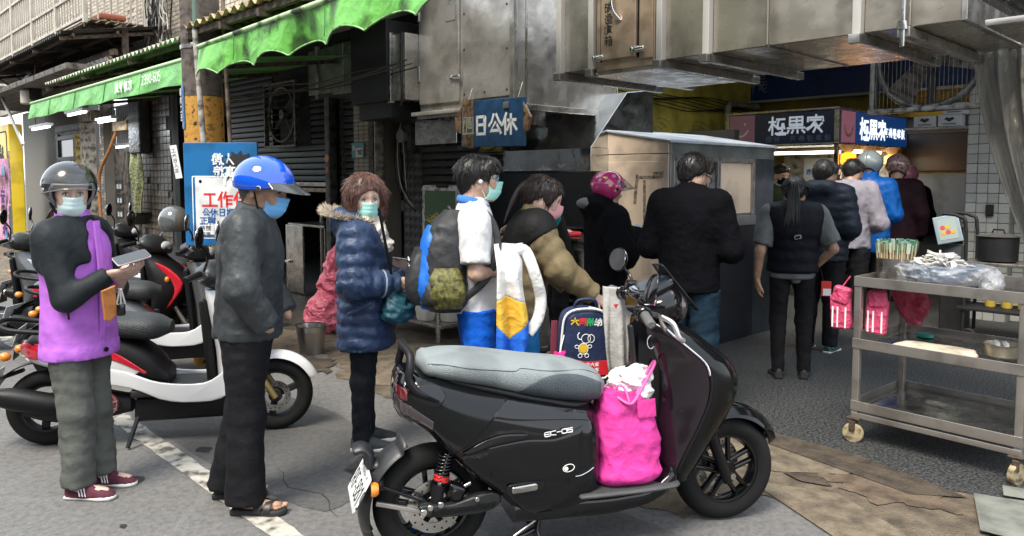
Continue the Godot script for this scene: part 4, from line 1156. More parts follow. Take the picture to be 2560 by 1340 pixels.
	part("tape_strip",MB.new().box(V(0.145,0.2,0.0125),V(0.085,0.4,0.004),0.0),mat("tape_brown_b",K(0.16,0.10,0.06),0.4,0.0,"grime",3.0),n)
	part("faded_lettering",brush(["週"],0.14,0.014,1.0,false,xf(V(0.05,0.12,0.0165))),mat("faded_print",K(0.30,0.32,0.24),0.7),n)
	part("lettering",brush(["日","公","休"],0.16,0.024,1.06,false,xf(V(0.195,0.1,0.0125))),MT["print_white"],n)
	for q in [-0.01,0.80]:
		var cl:=part("clip",MB.new().prism(poly([-0.05,0.02,0.03,0.1,0.03,-0.12,-0.03,-0.1]) if q<0.5 else poly([0.05,-0.02,-0.03,0.1,-0.03,-0.14,0.02,-0.12]),-0.01,0.016,xf(V(q,0.24,0)),0.004),mat("clip_copper",K(0.36,0.22,0.12),0.4,0.4,"grime",3.0),n)
		part("clip_eye",MB.new().cyl(V(0.0 if q<0.5 else 0.03,0.0,0.016),V(0.0 if q<0.5 else 0.03,0.0,0.02),0.018),MT["dark_iron"],cl)
	for q in [0.1,0.7]:
		part("hanging_wire",MB.new().cyl(V(q,0.38,0),V(q,0.5,-0.05),0.004),MT["steel_dull"],n)
func kiosk_and_stall()->void:
	var h:=sthing("range_hood","wide polished steel range hood with a sloping top, left of the steel kiosk","hood",-5.63,5.0,1.55)
	var ss:=mat("hood_steel",K(0.60,0.63,0.64),0.16,1.0,"soft",0.8,"n_dent",0.6)
	part("rim",MB.new().box(V(0.73,0.1,-0.4),V(1.46,0.2,0.9),0.006),ss,h)
	part("sloping_top",MB.new().prism(poly([0.04,0.2,-0.85,0.2,-0.85,0.75,-0.45,0.7]),0.01,1.45,Transform3D(Basis(V(0,0,1),V(0,1,0),V(1,0,0)),Vector3.ZERO),0.004),ss,h)
	part("round_duct",MB.new().cyl(V(0.5,0.4,-0.2),V(0.5,1.1,-0.35),0.26,-1.0,28),ss,h)
	part("lip",MB.new().box(V(0.73,-0.004,0.06),V(1.46,0.02,0.03),0.003),MT["dark_iron"],h)
	var k:=sthing("steel_kiosk","free standing steel kiosk with a cream front, sloping roof and sliding window","kiosk",-4.31,5.2)
	var cream:=mat("kiosk_cream",K(0.66,0.53,0.41),0.45,0.0,"soft",0.9)
	var side:=mat("kiosk_steel",K(0.34,0.37,0.36),0.3,0.8,"soft",0.8,"n_dent",0.4)
	var front:=poly([0,0.0,0.755,0.0,0.755,1.785,0,1.91])
	part("body",MB.new().prism(poly([0,0.0,0.74,0.0,0.74,1.765,0,1.89]),-1.735,-0.01,Transform3D.IDENTITY,0.004),mat("kiosk_inner",K(0.03,0.034,0.038),0.4,0.5),k)
	part("front_panel",MB.new().prism(poly([0,0.0,0.755,0.0,0.755,1.69,0,1.69]),-0.01,0.01,Transform3D.IDENTITY,0.003),cream,k)
	part("gable_panel",MB.new().prism(poly([0,1.696,0.755,1.696,0.755,1.785,0,1.91]),-0.01,0.011,Transform3D.IDENTITY,0.003),cream,k)
	part("front_door_leaf",MB.new().box(V(0.39,0.93,0.011),V(0.64,1.4,0.008),0.003),cream,k)
	part("roof",MB.new().prism(poly([-0.03,1.915,0.79,1.78,0.79,1.80,-0.03,1.935]),-1.76,0.03,Transform3D.IDENTITY,0.004),mat("kiosk_roof",K(0.55,0.60,0.66),0.35,0.3,"soft",0.8),k)
	var tape:=mat("tape_grey",K(0.33,0.27,0.20),0.6,0.0,"grime",4.0)
	for q in [[0.44,1.40,0.03,0.25,-6],[0.55,1.5,0.22,0.025,0],[0.53,1.2,0.025,0.55,1],[0.62,0.92,0.2,0.025,0],[0.66,1.52,0.1,0.05,3],[0.58,1.07,0.06,0.05,0],[0.66,1.38,0.06,0.025,12]]:
		part("tape_mark",MB.new().box(Vector3.ZERO,V(q[2],q[3],0.002),0.0),tape,k,xf(V(q[0],q[1],0.0165),Vector3(0,0,q[4])))
	var sx:=func(v0:float,v1:float,h0:float,h1:float,th:float,x:=0.755)->MB:return MB.new().box(V(x,(h0+h1)/2,-(v0+v1)/2),V(th,h1-h0,v1-v0),0.004)
	part("side_cap",sx.call(0.0,1.74,1.67,1.785,0.03),side,k)
	part("side_post",sx.call(0.0,0.05,0.0,1.67,0.03),side,k)
	part("side_post",sx.call(1.38,1.74,0.0,1.67,0.028),mat("kiosk_blue",K(0.10,0.125,0.14),0.28,0.8,"soft",1.0),k)
	part("sill",sx.call(0.05,1.38,1.06,1.15,0.06),side,k)
	part("lower_panel",sx.call(0.05,1.74,0.0,1.06,0.024),mat("kiosk_lower",K(0.02,0.024,0.032),0.35,0.4,"soft",1.0),k)
	var w:=part("window",sx.call(0.05,1.38,1.15,1.65,0.004,0.74),mat("pane_grey",K(0.19,0.205,0.22),0.2,0.0,"soft",1.0),k)
	for v0 in [0.05,0.72,1.33]:
		part("frame_bar",sx.call(v0,v0+0.05,1.15,1.67,0.034),MT["steel_dull"],w)
	part("frame_bar",sx.call(0.05,1.38,1.63,1.67,0.034),MT["steel_dull"],w)
	part("bright_pane",sx.call(0.77,1.33,1.17,1.63,0.008,0.748),mat("pane_glow_tone",K(0.70,0.56,0.42),0.3,0.0,"soft",0.8),w)  # beige glow in the pane painted into its colour
	var s:=sthing("food_stall","steel food stall at the back with shelves, tubes and a counter, below the corner sign","stall",-3.9,9.2)
	var blk:=mat("stall_steel",K(0.16,0.17,0.17),0.35,0.8,"blotch",1.0)
	part("counter_front",MB.new().box(V(0.0,0.5,-1.15),V(0.05,1.0,2.3),0.004),blk,s)
	part("counter_top",MB.new().box(V(-0.2,1.01,-1.15),V(0.5,0.03,2.4),0.004),MT["steel"],s)
	part("counter_front",MB.new().box(V(-0.75,0.5,0.0),V(1.45,1.0,0.05),0.004),blk,s)
	part("corner_post",MB.new().box(V(0.0,1.0,0.0),V(0.05,1.9,0.05),0.004),MT["steel"],s)
	part("corner_post",MB.new().box(V(-0.0,1.0,-2.3),V(0.05,1.9,0.05),0.004),MT["steel"],s)
	part("corner_post",MB.new().box(V(-1.46,1.0,0.0),V(0.05,1.9,0.05),0.004),MT["steel"],s)
	part("back_panel",MB.new().box(V(-0.75,1.3,-1.7),V(1.5,1.2,0.04),0.004),mat("stall_back",K(0.30,0.31,0.31),0.5,0.3,"grime",0.9),s)
	part("white_board",MB.new().box(V(-0.95,1.55,-1.66),V(0.45,0.45,0.02),0.004),mat("wb",K(0.42,0.47,0.52),0.4),s)
	part("scribble",brush(["布","帆","大"],0.08,0.014,1.1,false,xf(V(-1.13,1.54,-1.645))),mat("scribble_blue",K(0.02,0.12,0.4),0.6),s)
	for q in 3:
		part("shelf_board",MB.new().box(V(-1.2+q*0.5,1.25+(q % 2)*0.22,-1.5),V(0.48,0.02,0.25),0.003),MT["steel_dull"],s)
		for w2 in 3:
			part("jar",MB.new().lathe([Vector2(0.04,0),Vector2(0.045,0.09),Vector2(0.03,0.11),Vector2(0.03,0.13)],10,xf(V(-1.36+q*0.5+w2*0.13,1.26+(q % 2)*0.22,-1.5))),[MT["white"],MT["dark_iron"],mat("jar_red",K(0.35,0.06,0.03),0.4)][(q+w2) % 3],s)
	var sg:=sthing("corner_sign","corner lightbox sign with white characters on dark blue and pink squares, over the stall","sign",-3.9,9.2,1.9)
	var navy:=mat("sign_navy",K(0.012,0.022,0.06),0.3)
	part("front_face",MB.new().box(V(-0.73,0.215,0.0),V(1.42,0.39,0.05),0.004),navy,sg)
	part("side_face",MB.new().box(V(0.0,0.215,-1.14),V(0.05,0.39,2.2),0.004),mat("sign_blue_lit",K(0.01,0.06,0.16),0.3,0.0,"",1.0,"",1.0,{"emit":Color(0.02,0.17,0.36),"e":0.35}),sg)
	part("roof_plate",MB.new().box(V(-0.72,0.43,-1.13),V(1.52,0.03,2.34),0.004),MT["steel_dull"],sg)
	part("floor_plate",MB.new().box(V(-0.72,0.005,-1.13),V(1.52,0.03,2.34),0.004),MT["steel_dull"],sg)
	for q in [[0.005,0.005],[-1.46,0.0],[0.0,-2.27]]:
		part("frame_post",MB.new().box(V(q[0],0.215,q[1]),V(0.06,0.44,0.06),0.004),MT["steel_dull"],sg)
	part("pink_square",MB.new().box(V(-1.24,0.215,0.027),V(0.36,0.38,0.004),0.0),mat("sign_pink",K(0.36,0.17,0.22),0.5),sg)
	part("smile_print",MB.new().tube(smooth3([V(-1.36,0.2,0.03),V(-1.31,0.14,0.03),V(-1.22,0.14,0.03),V(-1.15,0.21,0.03)],5),0.014,5,false,0.2),mat("sign_pale",K(0.62,0.56,0.56),0.5),sg)
	part("smile_print",MB.new().cyl(V(-1.2,0.29,0.028),V(-1.2,0.29,0.033),0.015),MT["sign_pale"],sg)
	part("lettering",brush(["極","黑","家"],0.22,0.026,1.12,false,xf(V(-0.86,0.14,0.0275))),mat("sign_white",K(0.55,0.57,0.6),0.5,0.0,"",1.0,"",1.0,{"emit":Color(0.8,0.85,0.9),"e":0.12}),sg)
	part("small_lettering",brush(["樹","林","","阿","義","腿","庫","飯"],0.075,0.008,1.45,false,xf(V(-0.9,0.045,0.0275))),mat("sign_dim",K(0.10,0.13,0.2),0.6),sg)
	var sxf:=Transform3D(Basis(Vector3.UP,PI/2),V(0.0275,0,0))
	part("pink_square",MB.new().box(V(0.26,0.215,0.0),V(0.4,0.38,0.004),0.0),mat("sign_pink_lit",K(0.42,0.2,0.26),0.5,0.0,"",1.0,"",1.0,{"emit":Color(0.55,0.34,0.4),"e":0.2}),sg,sxf)
	part("smile_print",MB.new().tube(smooth3([V(0.12,0.24,0.004),V(0.2,0.12,0.004),V(0.32,0.12,0.004),V(0.4,0.24,0.004)],5),0.018,5,false,0.2),MT["sign_pale"],sg,sxf)
	part("lettering",brush(["極","黑","家"],0.26,0.036,1.12,false,sxf*xf(V(0.62,0.08,0.001))),mat("sign_glow",K(0.7),0.5,0.0,"",1.0,"",1.0,{"emit":Color(0.9,0.95,1.0),"e":0.5}),sg)
	part("lettering",brush(["阿","義","腿","庫","飯"],0.125,0.017,1.22,false,sxf*xf(V(1.42,0.13,0.001))),MT["sign_glow"],sg)
	for q in 2:
		var t:=sthing("stall_tube_lamp",["bright tube lamp under the stall sign, the long one left of the corner post","bright tube lamp under the stall sign, behind the warming lamps"][q],"lamp",[-4.65,-3.95][q],[9.9,10.2][q],1.82,[0,90][q],"tube lamps of the stall")
		part("housing",MB.new().box(V(0,0.045,0),V(1.1,0.04,0.1),0.006),MT["lamp_white"],t)
		part("tube",MB.new().cyl(V(-0.5,0.005,0),V(0.5,0.005,0),0.02,-1.0,10),mat("stall_tube",K(0.9),0.4,0.0,"",1.0,"",1.0,{"emit":Color(1.0,0.97,0.9),"e":2.0}),t)
		var al:=AreaLight3D.new()
		al.area_size=Vector2(1.0,0.05)
		al.light_energy=0.4
		al.light_color=Color(1.0,0.96,0.88)
		al.shadow_enabled=true
		al.rotation_degrees.x=-90
		al.position=V(0,-0.02,0)
		t.add_child(al)
	for q in 3:
		var t:=sthing("warming_lamp",["orange warming lamp hanging left, beside the stall corner post","orange warming lamp hanging in the middle, mostly behind the grey helmet","orange warming lamp hanging right of the grey helmet"][q],"lamp",-3.86+q*0.02,[9.45,9.98,10.75][q],1.66,0.0,"warming lamps over the counter")
		part("shade",MB.new().lathe([Vector2(0.02,0.17),Vector2(0.035,0.15),Vector2(0.1,0.235),Vector2(0.105,0.235),Vector2(0.045,0.145),Vector2(0.025,0.14)],18),mat("shade_cream",K(0.5,0.42,0.3),0.4),t)
		part("bulb",MB.new().lathe([Vector2(0.035,0.145),Vector2(0.085,0.12),Vector2(0.09,0.03),Vector2(0.08,0.0)],16),mat("bulb_amber",K(0.9,0.5,0.1),0.4,0.0,"",1.0,"",1.0,{"emit":Color(1.0,0.62,0.12),"e":1.0}),t)
		part("cord",MB.new().cyl(V(0,0.17,0),V(0,0.26,0),0.008),MT["cable"],t)
		var om:=OmniLight3D.new()
		om.light_energy=0.02
		om.light_size=0.08
		om.light_color=Color(1.0,0.8,0.55)
		om.omni_range=6.0
		om.omni_attenuation=2.0
		om.shadow_enabled=true
		om.position=V(0,0.06,0)
		t.add_child(om)
	var f:=sthing("hanging_extractor","huge square extractor fan with a wire guard, hung before the blue signboard","fan",-3.17,8.3,2.16)
	var fm:=mat("extractor_frame",K(0.20,0.20,0.185),0.5,0.5,"grime",1.2)
	for q in [[0.52,0.02,1.08,0.05],[0.52,1.03,1.08,0.05]]:
		part("frame_bar",MB.new().box(V(q[0],q[1],0),V(q[2],q[3],0.1),0.006),fm,f)
	for q in [0.02,1.05]:
		part("frame_bar",MB.new().box(V(q,0.52,0),V(0.05,1.0,0.1),0.006),fm,f)
	for k2 in 25:
		part("guard_wire",MB.new().cyl(V(0.06+k2*0.04,0.05,0.05),V(0.06+k2*0.04,1.0,0.05),0.0025,-1.0,5),fm,f)
	for r in [0.1,0.2,0.3,0.4,0.47]:
		var p:=[]
		for i in 36:
			p.append(V(0.53+cos(TAU*i/36)*r,0.53+sin(TAU*i/36)*r,0.03))
		part("guard_ring",MB.new().tube(p,0.003,5,true),MT["dark_iron"],f)
	var shroud:=[]
	for i in 40:
		shroud.append(V(0.53+cos(TAU*i/40)*0.49,0.53+sin(TAU*i/40)*0.49,-0.05))
	part("shroud_ring",MB.new().tube(shroud,0.035,8,true),fm,f)
	for k2 in 3:
		var bl:=MB.new().sheet(6,4,func(s2,t2):return V((s2*0.4+0.05),(t2-0.5)*(0.12+s2*0.12),(t2-0.5)*-0.12+s2*0.02),0.008)
		part("blade",bl,mat("blade_grime",K(0.12,0.10,0.085),0.6,0.3,"grime",1.5),f,Transform3D(Basis(V(0,0,1),TAU*k2/3-2.2),V(0.53,0.53,-0.06)))
	part("hub",MB.new().cyl(V(0.53,0.53,-0.12),V(0.53,0.53,-0.02),0.08),fm,f)
	part("motor_strut",MB.new().box(V(0.53,0.5,-0.15),V(0.07,1.0,0.06),0.006),MT["dark_iron"],f)
	for q in [0.1,0.95]:
		part("hanger",MB.new().cyl(V(q,1.03,0),V(q,1.2,0),0.01),MT["dark_iron"],f)
	var c:=sthing("plastic_curtain","clear plastic sheet curtain gathered in long folds at the right edge","curtain",-1.42,5.2,0.9)
	var cm:=mat("curtain_plastic",K(0.27,0.26,0.23,0.84),0.3,0.0,"",1.0,"n_film",0.5,{"stretch":Vector3(1.0,0.25,1.0)})
	var mb:=MB.new()
	mb.sheet(90,30,func(s2:float,t2:float):
		var left:float=0.02+0.36*pow(t2,1.5)
		var x:float=lerpf(left,0.85-0.1*t2,s2)
		return V(x,1.36-t2*1.25,0.045*sin(s2*44.0+t2*2.0)+0.02*sin(s2*91.0)))
	part("sheet",mb,cm,c)
	part("rail",MB.new().cyl(V(-0.05,1.36,0),V(0.9,1.36,0),0.02),MT["steel_dull"],c)
func street_things()->void:
	var p:=thing("utility_pole","round concrete pole painted peeling yellow and banded, between the two green awnings","pole",V(-2.43,0,-6.1))
	var conc:=mat("pole_concrete",K(0.13,0.105,0.09),0.85,0.0,"grime",1.6,"n_grain",0.4)
	var lean:=Transform3D(Basis(V(0,0,1),0.012),Vector3.ZERO)
	part("lower_shaft",MB.new().cyl(V(0,0,0),V(0,2.13,0),0.15,0.15,40),mat("pole_yellow",K(0.50,0.37,0.19),0.7,0.0,"yellow_wear",1.6,"n_grain",0.4),p,lean)
	part("upper_shaft",MB.new().cyl(V(0,2.13,0),V(0,6.5,0),0.15,0.135,40),conc,p,lean)
	for h in [1.62,2.5]:
		var bd:=part("steel_band",MB.new().lathe([Vector2(0.15,h),Vector2(0.156,h),Vector2(0.156,h+0.03),Vector2(0.15,h+0.03)],40,Transform3D.IDENTITY,false),MT["steel_dull"],p,lean)
		part("band_bolt",MB.new().box(V(0.02,h+0.015,0.18),V(0.05,0.035,0.03),0.004),MT["steel_dull"],bd)
	var pp:=part("blue_plate",MB.new().sheet(8,1,func(s,t):return V(sin(-1.25+s*0.55)*0.156,1.88+t*0.34,cos(-1.25+s*0.55)*0.156),0.003),mat("plate_blue",K(0.03,0.13,0.28),0.4,0.0,"soft",1.0),p,lean)
	part("plate_lettering",brush(["街","內","工","日"],0.055,0.007,1.2,true,Transform3D(Basis(Vector3.UP,-0.98),V(-0.154,2.14,0.07))),MT["print_white"],pp)
	var c:=thing("pole_conduit","thin grey conduit clipped to the front of the yellow pole, passing the blue board","conduit",V(-2.36,0,-5.88))
	part("conduit_run",MB.new().tube([V(0.0,0.95,0.0),V(-0.01,1.7,0.0),V(-0.04,2.3,0.0),V(-0.055,2.62,0.0)],0.022,10),mat("conduit_grey",K(0.46,0.43,0.38),0.5,0.0,"grime",2.0),c)
	part("upper_run",MB.new().tube([V(-0.055,2.6,0.0),V(-0.06,4.5,0.0)],0.017,8),mat("conduit_green",K(0.10,0.16,0.13),0.5),c)
	var c2:=thing("pole_conduit","second thin conduit on the right side of the yellow pole, bent at its foot","conduit",V(-2.2,0,-6.0))
	part("conduit_run",MB.new().tube([V(0.03,1.2,0.0),V(0.0,1.25,0.02),V(-0.01,1.7,0.0),V(-0.04,2.6,0.0),V(-0.05,4.0,0.0)],0.016,8),mat("conduit_brown",K(0.2,0.15,0.11),0.6,0.0,"grime",2.0),c2)
	part("loop",MB.new().tube(smooth3([V(-0.15,1.58,0.15),V(0.05,1.45,0.1),V(0.08,1.3,0.05),V(0.03,1.22,0)],4),0.014,6),MT["cable"],c2)
	var tg:=thing("paper_tag","narrow white paper tag with printed characters, hanging left of the yellow pole","tag",V(-2.62,1.5,-5.95),10)
	part("paper",MB.new().box(V(0,0.12,0),V(0.05,0.26,0.002),0.0,Basis(V(0,0,1),0.15)),MT["print_white"],tg)
	part("print",brush(["工","大","日","人","正"],0.03,0.004,1.3,true,xf(V(-0.03,0.19,0.002),Vector3(0,0,8))),mat("print_grey",K(0.1),0.6),tg)
	var b:=thing("recruiting_board","blue board with a white job notice, black splash and red characters, beside the old man","notice board",V(-2.4,1.0,-5.6),-3)
	part("panel",MB.new().box(V(0.27,0.375,0),V(0.55,0.755,0.03),0.004),mat("board_cyan",K(0.012,0.13,0.33),0.4,0.0,"soft",1.0),b)
	part("white_line",MB.new().prism(rrect(0.47,0.46,0.01),0,0.002,xf(V(0.29,0.28,0.015)),0.0),MT["print_white"],b)
	part("blue_inset",MB.new().prism(rrect(0.455,0.445,0.01),0,0.002,xf(V(0.29,0.28,0.0165)),0.0),MT["board_cyan"],b)
	part("white_sheet",MB.new().prism(rrect(0.43,0.42,0.005),0,0.002,xf(V(0.295,0.29,0.018)),0.0),mat("sheet_white_paper",K(0.72,0.73,0.73),0.5,0.0,"soft",1.0),b)
	var sp:=[]
	for i in 22:
		var a:=TAU*i/22
		var r:=0.115 if i % 2 else 0.075
		if i==15 or i==17 or i==19:
			r=0.2
		sp.append(0.41+cos(a)*r*1.1)
		sp.append(0.61+sin(a)*r*0.75)
	part("black_splash",MB.new().prism(smooth2(poly(sp),3),0,0.002,xf(V(0,0,0.0205)),0.0),mat("splash_black",K(0.02,0.022,0.024),0.5),b)
	part("white_drip",MB.new().prism(smooth2(poly([0.3,0.49,0.33,0.52,0.5,0.53,0.54,0.5,0.53,0.47,0.5,0.5,0.47,0.44,0.45,0.5,0.4,0.5,0.375,0.43,0.36,0.5,0.32,0.5,0.31,0.44,0.295,0.45]),3),0,0.001,xf(V(0,0,0.0235)),0.0),MT["print_white"],b)
	part("white_lettering",brush(["徵","人"],0.075,0.011,1.1,false,xf(V(0.215,0.595,0.025))),MT["print_white"],b)
	part("white_lettering",brush(["啟","事"],0.075,0.011,1.1,false,xf(V(0.225,0.505,0.025))),MT["print_white"],b)
	part("red_lettering",brush(["工","作","伙"],0.105,0.016,1.12,false,xf(V(0.135,0.285,0.0215))),MT["print_red"],b)
	part("blue_lettering",brush(["公","休","日","期"],0.055,0.008,1.1,false,xf(V(0.13,0.215,0.0215))),mat("print_blue",K(0.02,0.1,0.3),0.6),b)
	part("blue_lettering",brush(["正","職"],0.055,0.008,1.1,false,xf(V(0.11,0.155,0.0215))),MT["print_blue"],b)
	part("small_lettering",brush(["時","間"],0.035,0.004,1.25,false,xf(V(0.11,0.11,0.0215))),MT["print_grey"],b)
	part("small_lettering",brush(["薪","資"],0.035,0.004,1.25,false,xf(V(0.11,0.065,0.0215))),MT["print_grey"],b)
	part("pin_hole",MB.new().cyl(V(0.12,0.47,0.019),V(0.12,0.47,0.022),0.012),MT["black"],b)
	for q in [0.5,0.05]:
		part("back_tie",MB.new().tube([V(0.2,0.2+q,-0.015),V(0.1,0.2+q,-0.4),V(-0.1,0.2+q,-0.4)],0.005,5),MT["dark_iron"],b)
func cables()->void:
	var w:=sthing("wire_bundle","tangled bundle of black and grey wires running down the tiled upper wall","wires",-12.6,4.55,2.9)
	var m:Array=[MT["cable"],mat("wire_grey",K(0.33,0.33,0.3),0.6),mat("wire_brown",K(0.07,0.05,0.04),0.6)]
	for k in 16:
		var x0:=rr(-0.5,0.5)
		var p:=[]
		for i in 7:
			p.append(V(x0*(1.0-i*0.08)+rr(-0.22,0.22),3.2-i*0.52+rr(-0.1,0.1),rr(0.0,0.12)))
		part("wire",MB.new().tube(smooth3(p,4),rr(0.008,0.016),5),m[k % 3],w)
	for k in 7:
		var p:=[]
		var c0:=V(rr(-0.5,0.3),rr(0.9,2.4),0.08)
		for i in 12:
			p.append(c0+V(cos(i*0.9+k)*rr(0.06,0.22),sin(i*0.9)*rr(0.08,0.35),rr(0.0,0.08)))
		part("wire_coil",MB.new().tube(smooth3(p,3),0.01,5),m[k % 2],w)
	part("grey_pipe",MB.new().tube(smooth3([V(-0.75,3.5,0.08),V(-0.62,1.8,0.08),V(-0.45,0.7,0.1),V(0.0,0.1,0.25)],6),0.03,8),m[1],w)
	part("grey_pipe",MB.new().tube(smooth3([V(-0.9,3.5,0.05),V(-0.72,1.6,0.06),V(-0.62,0.2,0.1)],6),0.028,8),mat("pipe_tan",K(0.33,0.29,0.23),0.6),w)
	var h:=sthing("hanging_wires","loose black wires drooping below the green awnings near the pole","wires",-7.2,3.6,2.0)
	for k in 5:
		var p:=[]
		for i in 6:
			p.append(V(-1.6+i*0.75,0.42-0.16*sin(PI*i/5.0)*rr(0.2,1.4)+rr(-0.03,0.03),-k*0.05))
		part("wire",MB.new().tube(smooth3(p,4),rr(0.004,0.008),5),m[(k % 2)*2],h)
	var ch:=sthing("chain","long dark hanging chain of oval links in front of the tiled pillar","chain",-7.25,4.45,1.45)
	var lk:=MB.new()
	var lp:=[]
	for i in 14:
		lp.append(V(cos(TAU*i/14)*0.018,sin(TAU*i/14)*0.033,0))
	lk.tube(lp,0.006,6,true)
	var lm:=lk.mesh()
	for k in 20:
		piece("link",lm,MT["iron_rust"],ch,Transform3D(Basis(Vector3.UP,PI/2*(k % 2)+0.3),V(sin(k*0.4)*0.01,k*0.05,0)))
	var pl:=sthing("support_rod","thin grey steel rod slanting across the far left canopy","rod",-18.0,3.3,2.0)
	part("rod",MB.new().tube([V(-1.6,2.1,0),V(1.6,0.1,0)],0.03,6),mat("rod_grey",K(0.3,0.3,0.29),0.5,0.3),pl)
	var lb:=sthing("canopy_lamp","cream cylinder lamp on a black box under the far dark canopy","lamp",-15.9,3.4,2.95)
	part("housing",MB.new().box(V(0,0.15,0),V(0.34,0.45,0.2),0.02),MT["dark_iron"],lb)
	part("cylinder",MB.new().cyl(V(0.05,-0.15,0.12),V(0.05,0.1,0.12),0.1,-1.0,16,0.02),mat("lamp_cream",K(0.42,0.39,0.32),0.5),lb)
func unseen_across_street()->void:
	var wall:=MB.new().box(Vector3(0,3.1,0),Vector3(60,6.2,0.4),0.0)
	setting("unseen_houses_across",wall.mesh(),mat("unseen_house_wall",K(0.09,0.085,0.08),0.8,0.0,"blotch",0.3),at(-8,-8.5),STREET)  # out of view behind the camera, darkens reflections and blocks low sky
	var win:=MB.new()
	for k in 22:
		for j in 2:
			win.box(Vector3(-28+k*2.6,1.3+j*2.9,-0.22),Vector3(1.7,2.3 if j==0 else 1.4,0.08),0.01)
	setting("unseen_windows_across",win.mesh(),mat("unseen_house_window",K(0.03,0.035,0.04),0.15),at(-8,-8.5),STREET)  # out of view, dark panes on the unseen house row
func sack(rows:Array,n:=2.6,amp:=0.01,fr:=9.0,seg:=40,ny:=28,sd:=1)->MB:
	var f:=FastNoiseLite.new()
	f.seed=sd
	f.frequency=fr
	f.fractal_type=FastNoiseLite.FRACTAL_RIDGED
	f.fractal_octaves=3
	var rings:=[]
	for j in ny+1:
		var y:=lerpf(rows[0][0],rows[rows.size()-1][0],j/float(ny))
		var ring:=PackedVector3Array()
		for k in seg:
			var a:=TAU*k/seg
			var p:=V(lut(rows,y,1)+signf(cos(a))*pow(absf(cos(a)),2.0/n)*lut(rows,y,3),y,lut(rows,y,2)+signf(sin(a))*pow(absf(sin(a)),2.0/n)*lut(rows,y,4))
			var o:=V(cos(a),0,sin(a))
			ring.append(p+o*f.get_noise_3dv(p)*amp)
		rings.append(ring)
	return MB.new().loft(rings)
func counters()->void:
	var c:=sthing("sink_counter","stainless sink counter on tube legs behind the woman in the navy coat","counter",-6.14,4.2)
	part("basin_front",MB.new().box(V(0.47,0.63,-0.01),V(0.94,0.2,0.02),0.004),MT["steel_dull"],c)
	part("basin_back",MB.new().box(V(0.47,0.78,-0.5),V(0.94,0.4,0.02),0.004),MT["steel_dull"],c)
	part("basin_floor",MB.new().box(V(0.47,0.6,-0.26),V(0.92,0.02,0.48),0.003),mat("basin_dark",K(0.06,0.065,0.06),0.3,0.5),c)
	part("rim",MB.new().tube([V(0,0.735,0),V(0.94,0.735,0)],0.012,8),MT["steel"],c)
	for x in [0.03,0.8]:
		for z in [-0.03,-0.48]:
			part("leg",MB.new().cyl(V(x,0,z),V(x,0.6,z),0.022,-1.0,12),MT["steel_dull"],c)
	part("lower_shelf",MB.new().box(V(0.43,0.15,-0.26),V(0.84,0.03,0.48),0.004),MT["steel_dull"],c)
	var tp:=part("tap",MB.new().tube(smooth3([V(0.25,0.8,-0.45),V(0.25,1.02,-0.44),V(0.28,1.05,-0.38),V(0.45,1.04,-0.25)],4),0.013,8),MT["chrome"],c)
	part("tap_lever",MB.new().bar(V(0.22,1.1,-0.44),V(0.34,1.12,-0.4),0.015,0.02),MT["chrome"],tp)
	part("yellow_brush",MB.new().box(V(0.16,1.08,-0.45),V(0.035,0.13,0.03),0.006),mat("brush_yellow",K(0.5,0.4,0.02),0.5),c)
	for k in 2:
		var j:=sthing("jerrycan",["white plastic jerrycan with an orange label on the sink counter's lower shelf","plain white jerrycan right of the labelled one on the lower shelf"][k],"jerrycan",-5.64+k*0.2,4.32+k*0.12,0.17,0.0,"jerrycans on the shelf")
		part("can",sack([[0.0,0,0,0.075,0.06],[0.02,0,0,0.082,0.065],[0.22,0,0,0.082,0.065],[0.27,0,0,0.06,0.05],[0.3,0.0,0,0.022,0.022],[0.33,0.0,0,0.022,0.022]],4.0,0.0,5.0,24,24),mat("can_white",K(0.55,0.54,0.46,1.0),0.4,0.0,"",1.0,"",1.0,{"back":Color(0.3,0.3,0.25)}),j)
		if k==0:
			part("label",MB.new().box(V(0,0.12,0.0675),V(0.1,0.13,0.002),0.0),mat("label_orange",K(0.6,0.25,0.08),0.6,0.0,"speck",4.0),j)
	var po:=sthing("plant_poster","framed photograph of a spiky plant held by a black clip, behind the boy's head","poster",-5.13,4.1,0.98)
	part("board",MB.new().prism(rrect(0.5,0.46,0.03),-0.01,0.008,xf(V(0,0.22,0)),0.003),mat("poster_edge",K(0.45,0.44,0.4),0.6,0.0,"grime",2.0),po)
	part("print",MB.new().box(V(0.0,0.24,0.009),V(0.42,0.33,0.003),0.0),mat("poster_green",K(0.04,0.12,0.025),0.4,0.0,"speck",1.5),po)
	var fl:=MB.new()
	var q:=RandomNumberGenerator.new()
	q.seed=3
	for i in 40:
		var a:=q.randf_range(0.3,PI-0.3)
		var o:=V(q.randf_range(-0.15,0.1),0.1+q.randf_range(0,0.08),0.0115)
		fl.tube([o,o+V(cos(a)*0.05,sin(a)*0.05,0),o+V(cos(a)*0.09,sin(a)*0.06,0)],[0.004,0.003,0.0005],4,false,0.2)
	part("plant_print",fl,mat("poster_yellow",K(0.42,0.27,0.03),0.5),po)
	part("clip",MB.new().box(V(0.04,0.45,0.01),V(0.16,0.035,0.03),0.006),MT["black"],po)
	part("prop",MB.new().bar(V(0.0,-0.95,-0.25),V(0.0,0.35,-0.02),0.03,0.02),MT["dark_iron"],po)
	var b:=sthing("steel_bucket","dented round steel bucket with dark water on the ground behind the red fairing","bucket",-5.80,3.22)
